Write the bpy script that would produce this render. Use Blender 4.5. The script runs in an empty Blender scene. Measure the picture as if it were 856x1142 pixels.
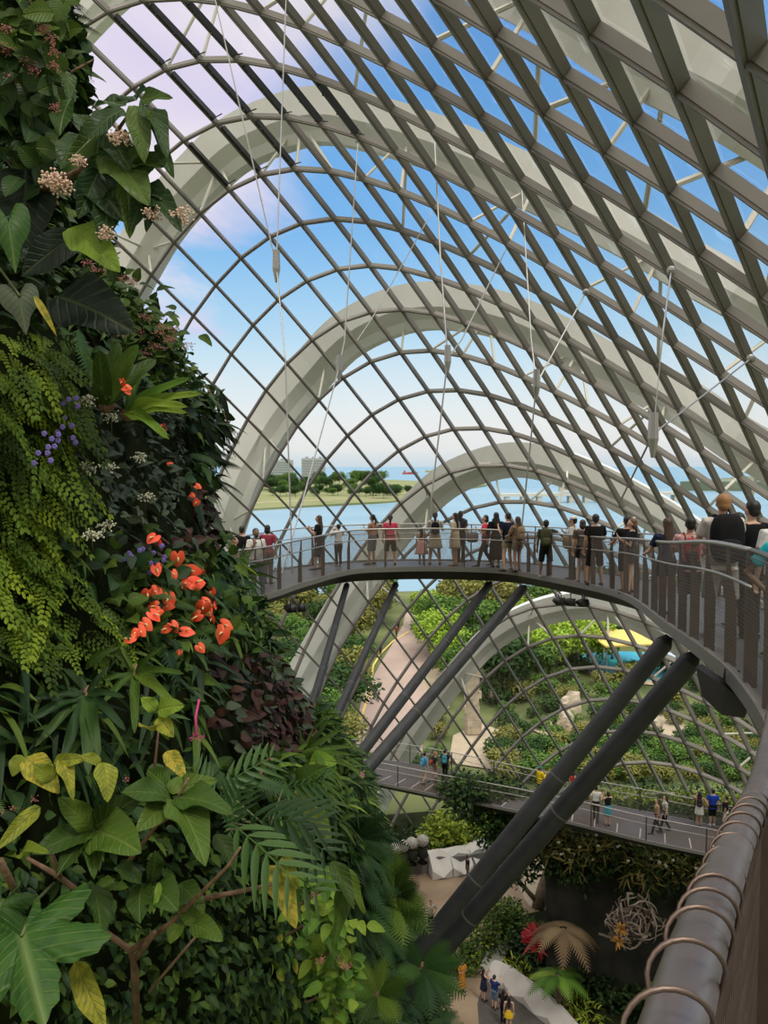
import bpy, bmesh, math, random
import numpy as np
from mathutils import Vector, Matrix, noise
random.seed(7); rng = np.random.default_rng(7)
C = bpy.context.scene.collection
PI = math.pi
# ------------------------------------------------------------------ camera, sky, light, exposure
F = 900.0; EYE = Vector((0, 0, 27.0)); PITCH = math.atan(52 / F)
cam_data = bpy.data.cameras.new('camera'); cam = bpy.data.objects.new('camera', cam_data); C.objects.link(cam)
cam.location = EYE; cam.rotation_euler = (PI / 2 - PITCH, 0, 0)
cam_data.sensor_fit = 'VERTICAL'; cam_data.sensor_height = 24; cam_data.lens = 24 * F / 1142
cam_data.clip_start = 0.05; cam_data.clip_end = 20000
bpy.context.scene.camera = cam
sc = bpy.context.scene
sc.view_settings.view_transform = 'Standard'; sc.view_settings.look = 'None'
sc.view_settings.exposure = 0.12; sc.view_settings.gamma = 1.0; sc.view_settings.use_curve_mapping = False
sc.cycles.use_denoising = True
sc.cycles.max_bounces = 6; sc.cycles.diffuse_bounces = 3; sc.cycles.glossy_bounces = 2
sc.cycles.transmission_bounces = 3; sc.cycles.transparent_max_bounces = 16
sc.cycles.caustics_reflective = False; sc.cycles.caustics_refractive = False

def build_world():
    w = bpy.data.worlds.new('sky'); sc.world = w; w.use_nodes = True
    nt = w.node_tree; n = nt.nodes; l = nt.links; n.clear()
    out = n.new('ShaderNodeOutputWorld'); bg = n.new('ShaderNodeBackground'); l.new(bg.outputs[0], out.inputs[0])
    tc = n.new('ShaderNodeTexCoord'); sep = n.new('ShaderNodeSeparateXYZ'); l.new(tc.outputs['Generated'], sep.inputs[0])
    def M(op, a, b=None, c=None):
        m = n.new('ShaderNodeMath'); m.operation = op
        for i, v in enumerate((a, b, c)):
            if v is None: continue
            if isinstance(v, (int, float)): m.inputs[i].default_value = v
            else: l.new(v, m.inputs[i])
        return m.outputs[0]
    ramp = n.new('ShaderNodeValToRGB'); l.new(sep.outputs['Z'], ramp.inputs[0])
    cr = ramp.color_ramp; cr.interpolation = 'B_SPLINE'
    pts = [(0, (.58, .68, .76)), (.02, (.86, .81, .79)), (.075, (.84, .86, .87)), (.16, (.46, .71, .91)), (.28, (.17, .44, .84)), (.5, (.13, .34, .76)), (1, (.2, .4, .8))]
    while len(cr.elements) < len(pts): cr.elements.new(.5)
    for e, (p, c) in zip(cr.elements, pts): e.position = p; e.color = (*c, 1)
    # planar cloud coordinates
    zz = M('ADD', M('MAXIMUM', sep.outputs['Z'], 0.0), .12)
    cmb = n.new('ShaderNodeCombineXYZ'); l.new(M('DIVIDE', sep.outputs['X'], zz), cmb.inputs[0]); l.new(M('DIVIDE', sep.outputs['Y'], zz), cmb.inputs[1])
    nz = n.new('ShaderNodeTexNoise'); nz.inputs['Scale'].default_value = .9; nz.inputs['Detail'].default_value = 6; nz.inputs['Roughness'].default_value = .55
    nz.inputs['Distortion'].default_value = .6
    l.new(cmb.outputs[0], nz.inputs['Vector'])
    # big cloud bank toward upper left and overhead: signed amount
    bank = M('ADD', M('MULTIPLY', sep.outputs['X'], -1.15), M('MULTIPLY', sep.outputs['Z'], .95))
    bank = M('ADD', bank, -.46)
    fac = M('ADD', M('MULTIPLY', bank, 2.2), M('MULTIPLY', M('ADD', nz.outputs['Fac'], -.5), 2.4))
    mr = n.new('ShaderNodeMapRange'); mr.interpolation_type = 'SMOOTHSTEP'; l.new(fac, mr.inputs[0])
    mr.inputs[1].default_value = -.12; mr.inputs[2].default_value = .42
    cc = n.new('ShaderNodeValToRGB'); nz2 = n.new('ShaderNodeTexNoise'); nz2.inputs['Scale'].default_value = 1.3; l.new(cmb.outputs[0], nz2.inputs['Vector'])
    l.new(nz2.outputs['Fac'], cc.inputs[0])
    cc.color_ramp.elements[0].position = .35; cc.color_ramp.elements[0].color = (.70, .62, .84, 1)
    cc.color_ramp.elements[1].position = .62; cc.color_ramp.elements[1].color = (.94, .84, .86, 1)
    mix = n.new('ShaderNodeMix'); mix.data_type = 'RGBA'; l.new(mr.outputs[0], mix.inputs[0]); l.new(ramp.outputs[0], mix.inputs[6]); l.new(cc.outputs[0], mix.inputs[7])
    # unseen sky overhead and behind: warm white tint added to warm the light
    wm_ = n.new('ShaderNodeMapRange'); l.new(sep.outputs['Z'], wm_.inputs[0]); wm_.inputs[1].default_value = .5; wm_.inputs[2].default_value = .75
    bk = n.new('ShaderNodeMapRange'); l.new(sep.outputs['Y'], bk.inputs[0]); bk.inputs[1].default_value = .25; bk.inputs[2].default_value = -.3
    mx2 = n.new('ShaderNodeMix'); mx2.data_type = 'RGBA'; l.new(M('MAXIMUM', wm_.outputs[0], bk.outputs[0]), mx2.inputs[0]); l.new(mix.outputs[2], mx2.inputs[6]); mx2.inputs[7].default_value = (1, .92, .80, 1)
    l.new(mx2.outputs[2], bg.inputs[0])
    # unseen sky above the frame's top edge: brightness added to light the interior
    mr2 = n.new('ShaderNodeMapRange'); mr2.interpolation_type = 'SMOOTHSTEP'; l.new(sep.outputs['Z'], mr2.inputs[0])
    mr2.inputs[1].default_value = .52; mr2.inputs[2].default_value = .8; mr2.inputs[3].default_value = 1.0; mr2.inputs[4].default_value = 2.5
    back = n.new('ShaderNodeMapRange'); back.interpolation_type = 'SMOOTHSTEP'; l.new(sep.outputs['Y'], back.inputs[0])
    back.inputs[1].default_value = .2; back.inputs[2].default_value = -.5; back.inputs[3].default_value = 1.0; back.inputs[4].default_value = .62  # unseen sky behind the viewer dimmed so beam sides facing it stay dark
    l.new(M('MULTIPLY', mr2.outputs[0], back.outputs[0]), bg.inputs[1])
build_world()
sun_data = bpy.data.lights.new('sun', 'SUN'); sun = bpy.data.objects.new('sun', sun_data); C.objects.link(sun)
sun_data.energy = 1.5; sun_data.angle = math.radians(12); sun_data.color = (1, .93, .82)
sun.rotation_euler = Vector((-.30, .46, -.84)).to_track_quat('-Z', 'Y').to_euler()

# ------------------------------------------------------------------ view helpers (turn a measured direction and distance into a place)
_c, _s = math.cos(PITCH), math.sin(PITCH)
def ray(px, py):
    a = (px - 428) / F; b = -(py - 571) / F
    return Vector((a, _c + b * _s, -_s + b * _c))
def at(px, py, y):
    r = ray(px, py); return EYE + r * (y / r.y)
def atz(px, py, z):
    r = ray(px, py); return EYE + r * ((z - EYE.z) / r.z)
def px_of(p):
    x, y, z = p[0], p[1], p[2] - EYE.z
    yc = y * _c - z * _s; zc = y * _s + z * _c
    if yc < .05: return (-9999, -9999)
    return (428 + F * x / yc, 571 - F * zc / yc)

# ------------------------------------------------------------------ object helpers
def empty(name, loc=(0, 0, 0), rz=0.0, **kw):
    o = bpy.data.objects.new(name, None); C.objects.link(o); o.location = loc; o.rotation_euler = (0, 0, rz)
    o.empty_display_size = .1; tag(o, **kw); return o
def tag(o, label=None, cat=None, group=None, kind=None):
    if label: o['label'] = label
    if cat: o['category'] = cat
    if group: o['group'] = group
    if kind: o['kind'] = kind
    return o
class MB:
    """collects vertices and faces and links them as one mesh object"""
    def __init__(s): s.v = []; s.f = []; s.m = []; s.mi = 0
    def add(s, vs, fs):
        b = len(s.v); s.v.extend([tuple(p) for p in vs]); s.f.extend([tuple(i + b for i in q) for q in fs]); s.m.extend([s.mi] * len(fs)); return s
    def box(s, c, d, rot=None, taper=1.0):
        x, y, z = d[0] / 2, d[1] / 2, d[2] / 2; c = Vector(c)
        vs = [Vector((i * x * (taper if k > 0 else 1), j * y * (taper if k > 0 else 1), k * z)) for k in (-1, 1) for j in (-1, 1) for i in (-1, 1)]
        if rot is not None: vs = [rot @ p for p in vs]
        return s.add([c + p for p in vs], [(0, 2, 3, 1), (4, 5, 7, 6), (0, 1, 5, 4), (2, 6, 7, 3), (0, 4, 6, 2), (1, 3, 7, 5)])
    def bar(s, a, b, w, h=None, up=(0, 0, 1)):
        a = Vector(a); b = Vector(b); h = h or w; d = b - a; L = d.length
        if L < 1e-6: return s
        d /= L; up = Vector(up); sd = d.cross(up)
        if sd.length < 1e-4: sd = d.cross(Vector((1, 0, 0)))
        sd.normalize(); u = sd.cross(d)
        vs = [p + sd * (i * w / 2) + u * (j * h / 2) for p in (a, b) for i, j in ((-1, -1), (1, -1), (1, 1), (-1, 1))]
        return s.add(vs, [(0, 3, 2, 1), (4, 5, 6, 7), (0, 1, 5, 4), (1, 2, 6, 5), (2, 3, 7, 6), (3, 0, 4, 7)])
    def tube(s, pts, r, n=8, sq=None, caps=True, ref=(0, 0, 1)):
        """r: float or list; sq: list of (rx, ry) in the frame (side, up)"""
        pts = [Vector(p) for p in pts]; m = len(pts); base = len(s.v); ref = Vector(ref); vs = []
        for i, p in enumerate(pts):
            t = (pts[min(i + 1, m - 1)] - pts[max(i - 1, 0)]); t.normalize()
            sd = t.cross(ref)
            if sd.length < .05: sd = t.cross(Vector((1, 0, 0))) if abs(t.x) < .9 else t.cross(Vector((0, 1, 0)))
            sd.normalize(); up = sd.cross(t)
            if sq: rx, ry = sq[i]
            else: rx = ry = (r[i] if hasattr(r, '__len__') else r)
            for k in range(n):
                a = 2 * PI * k / n; vs.append(p + sd * (rx * math.cos(a)) + up * (ry * math.sin(a)))
        fs = [(i * n + k, i * n + (k + 1) % n, (i + 1) * n + (k + 1) % n, (i + 1) * n + k) for i in range(m - 1) for k in range(n)]
        if caps: fs += [tuple(range(n))[::-1], tuple((m - 1) * n + k for k in range(n))]
        return s.add(vs, fs)
    def ell(s, c, r, nu=12, nv=8, rot=None, fn=None):
        c = Vector(c); vs = [Vector((0, 0, -1))]
        for j in range(1, nv):
            th = PI * j / nv
            for i in range(nu): vs.append(Vector((math.sin(th) * math.cos(2 * PI * i / nu), math.sin(th) * math.sin(2 * PI * i / nu), -math.cos(th))))
        vs.append(Vector((0, 0, 1)))
        fs = [(0, 1 + (i + 1) % nu, 1 + i) for i in range(nu)]
        for j in range(nv - 2):
            for i in range(nu):
                a = 1 + j * nu + i; b = 1 + j * nu + (i + 1) % nu; fs.append((a, b, b + nu, a + nu))
        e = len(vs) - 1; o = 1 + (nv - 2) * nu
        fs += [(o + i, o + (i + 1) % nu, e) for i in range(nu)]
        out = []
        for p in vs:
            if fn: p = fn(p)
            q = Vector((p.x * r[0], p.y * r[1], p.z * r[2]))
            if rot is not None: q = rot @ q
            out.append(c + q)
        return s.add(out, fs)
    def build(s, name, mats, parent=None, smooth=False, **kw):
        me = bpy.data.meshes.new(name); me.from_pydata([tuple(v) for v in s.v], [], s.f)
        if not isinstance(mats, (list, tuple)): mats = [mats]
        for m in mats: me.materials.append(m)
        if len(mats) > 1: me.polygons.foreach_set('material_index', s.m)
        if smooth: me.polygons.foreach_set('use_smooth', [True] * len(me.polygons))
        me.update(); o = bpy.data.objects.new(name, me); C.objects.link(o)
        if parent: o.parent = parent
        tag(o, **kw); return o
def put(mesh, name, loc, rot=(0, 0, 0), scale=1.0, parent=None, **kw):
    o = bpy.data.objects.new(name, mesh); C.objects.link(o); o.location = loc; o.rotation_euler = rot
    o.scale = (scale,) * 3 if isinstance(scale, (int, float)) else scale
    if parent: o.parent = parent
    tag(o, **kw); return o

# ------------------------------------------------------------------ materials
MATS = {}
def mat(name, col, rough=.6, metal=0.0, var=0.0, scale=5.0, bump=0.0, col2=None, spec=.5, coat=0.0, detail=4.0, coord='Object'):
    if name in MATS: return MATS[name]
    m = bpy.data.materials.new(name); m.use_nodes = True; nt = m.node_tree; b = nt.nodes['Principled BSDF']
    b.inputs['Base Color'].default_value = (*col, 1); b.inputs['Roughness'].default_value = rough; b.inputs['Metallic'].default_value = metal
    b.inputs['Specular IOR Level'].default_value = spec; b.inputs['Coat Weight'].default_value = coat
    if var > 0 or bump > 0 or col2:
        tc = nt.nodes.new('ShaderNodeTexCoord'); nz = nt.nodes.new('ShaderNodeTexNoise'); nz.inputs['Scale'].default_value = scale; nz.inputs['Detail'].default_value = detail
        nt.links.new(tc.outputs[coord], nz.inputs['Vector'])
        if var > 0 or col2:
            rp = nt.nodes.new('ShaderNodeValToRGB'); nt.links.new(nz.outputs['Fac'], rp.inputs[0])
            c2 = col2 or tuple(min(1, c * (1 + var)) for c in col); c1 = col if col2 else tuple(c * (1 - var) for c in col)
            rp.color_ramp.elements[0].position = .32; rp.color_ramp.elements[1].position = .68
            rp.color_ramp.elements[0].color = (*c1, 1); rp.color_ramp.elements[1].color = (*c2, 1)
            nt.links.new(rp.outputs[0], b.inputs['Base Color'])
        if bump > 0:
            bp = nt.nodes.new('ShaderNodeBump'); bp.inputs['Strength'].default_value = bump; bp.inputs['Distance'].default_value = .05
            nt.links.new(nz.outputs['Fac'], bp.inputs['Height']); nt.links.new(bp.outputs[0], b.inputs['Normal'])
    MATS[name] = m; return m
def glass_mat(name, tint=(.93, .97, .96), refl=.06):
    if name in MATS: return MATS[name]
    m = bpy.data.materials.new(name); m.use_nodes = True; nt = m.node_tree; n = nt.nodes; n.clear()
    o = n.new('ShaderNodeOutputMaterial'); tr = n.new('ShaderNodeBsdfTransparent'); tr.inputs[0].default_value = (*tint, 1)
    gl = n.new('ShaderNodeBsdfGlossy'); gl.inputs['Roughness'].default_value = .03; gl.inputs[0].default_value = (1, 1, 1, 1)
    mx = n.new('ShaderNodeMixShader'); ge = n.new('ShaderNodeNewGeometry')
    def V(op, *a):
        k = n.new('ShaderNodeMath'); k.operation = op
        for i, q in enumerate(a):
            if isinstance(q, (int, float)): k.inputs[i].default_value = q
            else: nt.links.new(q, k.inputs[i])
        return k
    dt = n.new('ShaderNodeVectorMath'); dt.operation = 'DOT_PRODUCT'; nt.links.new(ge.outputs['Incoming'], dt.inputs[0]); nt.links.new(ge.outputs['Normal'], dt.inputs[1])
    mm = V('MULTIPLY_ADD', V('POWER', V('SUBTRACT', 1.0, V('ABSOLUTE', dt.outputs['Value']).outputs[0]).outputs[0], 5.0).outputs[0], .5, refl * .5)
    nt.links.new(mm.outputs[0], mx.inputs[0]); nt.links.new(tr.outputs[0], mx.inputs[1]); nt.links.new(gl.outputs[0], mx.inputs[2]); nt.links.new(mx.outputs[0], o.inputs[0])
    MATS[name] = m; return m
M_grid = mat('warm_grey_steel', (.22, .20, .185), .55, .1, var=.12, scale=.6)
M_dark = mat('dark_steel', (.030, .031, .036), .55, .2, var=.25, scale=3)
M_white = mat('cream_painted_steel', (.66, .63, .56), .5, var=.04, scale=.3)
M_cable = mat('cable_steel', (.42, .41, .40), .4, .7)
M_louver = mat('black_louvre', (.02, .02, .022), .5)
M_glass = glass_mat('dome_glass')
# ------------------------------------------------------------------ the glass dome: node table of the steel lattice (2 cm units)
RIBS = {"R0":[(-3.7,26.8,44.0),(-1.2,23.4,41.9),(0.7,19.9,39.3),(2.2,15.5,36.1),(3.0,13.0,34.1),(3.6,11.9,33.0),(4.2,10.9,32.1),(4.7,10.1,31.3),(6.2,11.4,31.2)],
"R1":[(-14.6,42.1,33.4),(-12.9,41.9,36.5),(-10.9,41.0,39.1),(-8.7,39.6,40.7),(-6.7,37.6,41.4),(-4.5,35.4,41.4),(-2.4,33.2,40.9),(-0.3,31.1,39.7),(2.0,29.1,38.2),(3.9,27.1,36.6),(5.6,25.3,35.1),(7.0,23.2,33.5),(8.1,21.7,32.2),(9.1,20.2,31.0),(11.5,21.3,30.1)],
"R2":[(-11.0,48.2,19.4),(-9.9,48.5,22.1),(-8.9,48.5,25.0),(-7.8,48.4,27.5),(-6.2,48.0,30.0),(-4.3,47.2,32.1),(-2.2,45.6,34.0),(0.1,43.6,34.9),(2.1,41.5,35.0),(4.0,39.8,34.6),(5.9,38.0,33.8),(7.7,36.6,32.7),(9.4,35.2,31.4),(10.8,33.6,30.4),(12.1,32.0,29.3),(13.3,30.6,28.0),(15.1,30.2,26.8)],
"R3":[(-8.9,51.1,6.7),(-5.6,53.2,12.5),(-2.6,53.8,17.6),(0.1,53.3,21.6),(1.9,52.4,23.9),(3.8,51.0,25.8),(5.6,49.5,26.8),(7.5,47.8,27.3),(9.3,46.3,27.1),(11.3,44.8,26.3),(13.1,43.5,25.3),(15.1,42.0,23.9),(17.0,40.8,22.2)],
"R4":[(-3.6,54.7,-1.4),(-1.4,57.5,1.1),(1.4,58.1,6.1),(4.0,57.9,10.1),(6.8,56.9,13.9),(8.9,55.7,15.9),(11.1,54.2,17.2),(13.3,52.3,17.9),(15.4,50.6,17.7),(17.5,49.1,16.7),(19.5,47.8,15.2),(21.6,46.4,13.1),(25.4,47.5,9.2)]}
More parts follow.
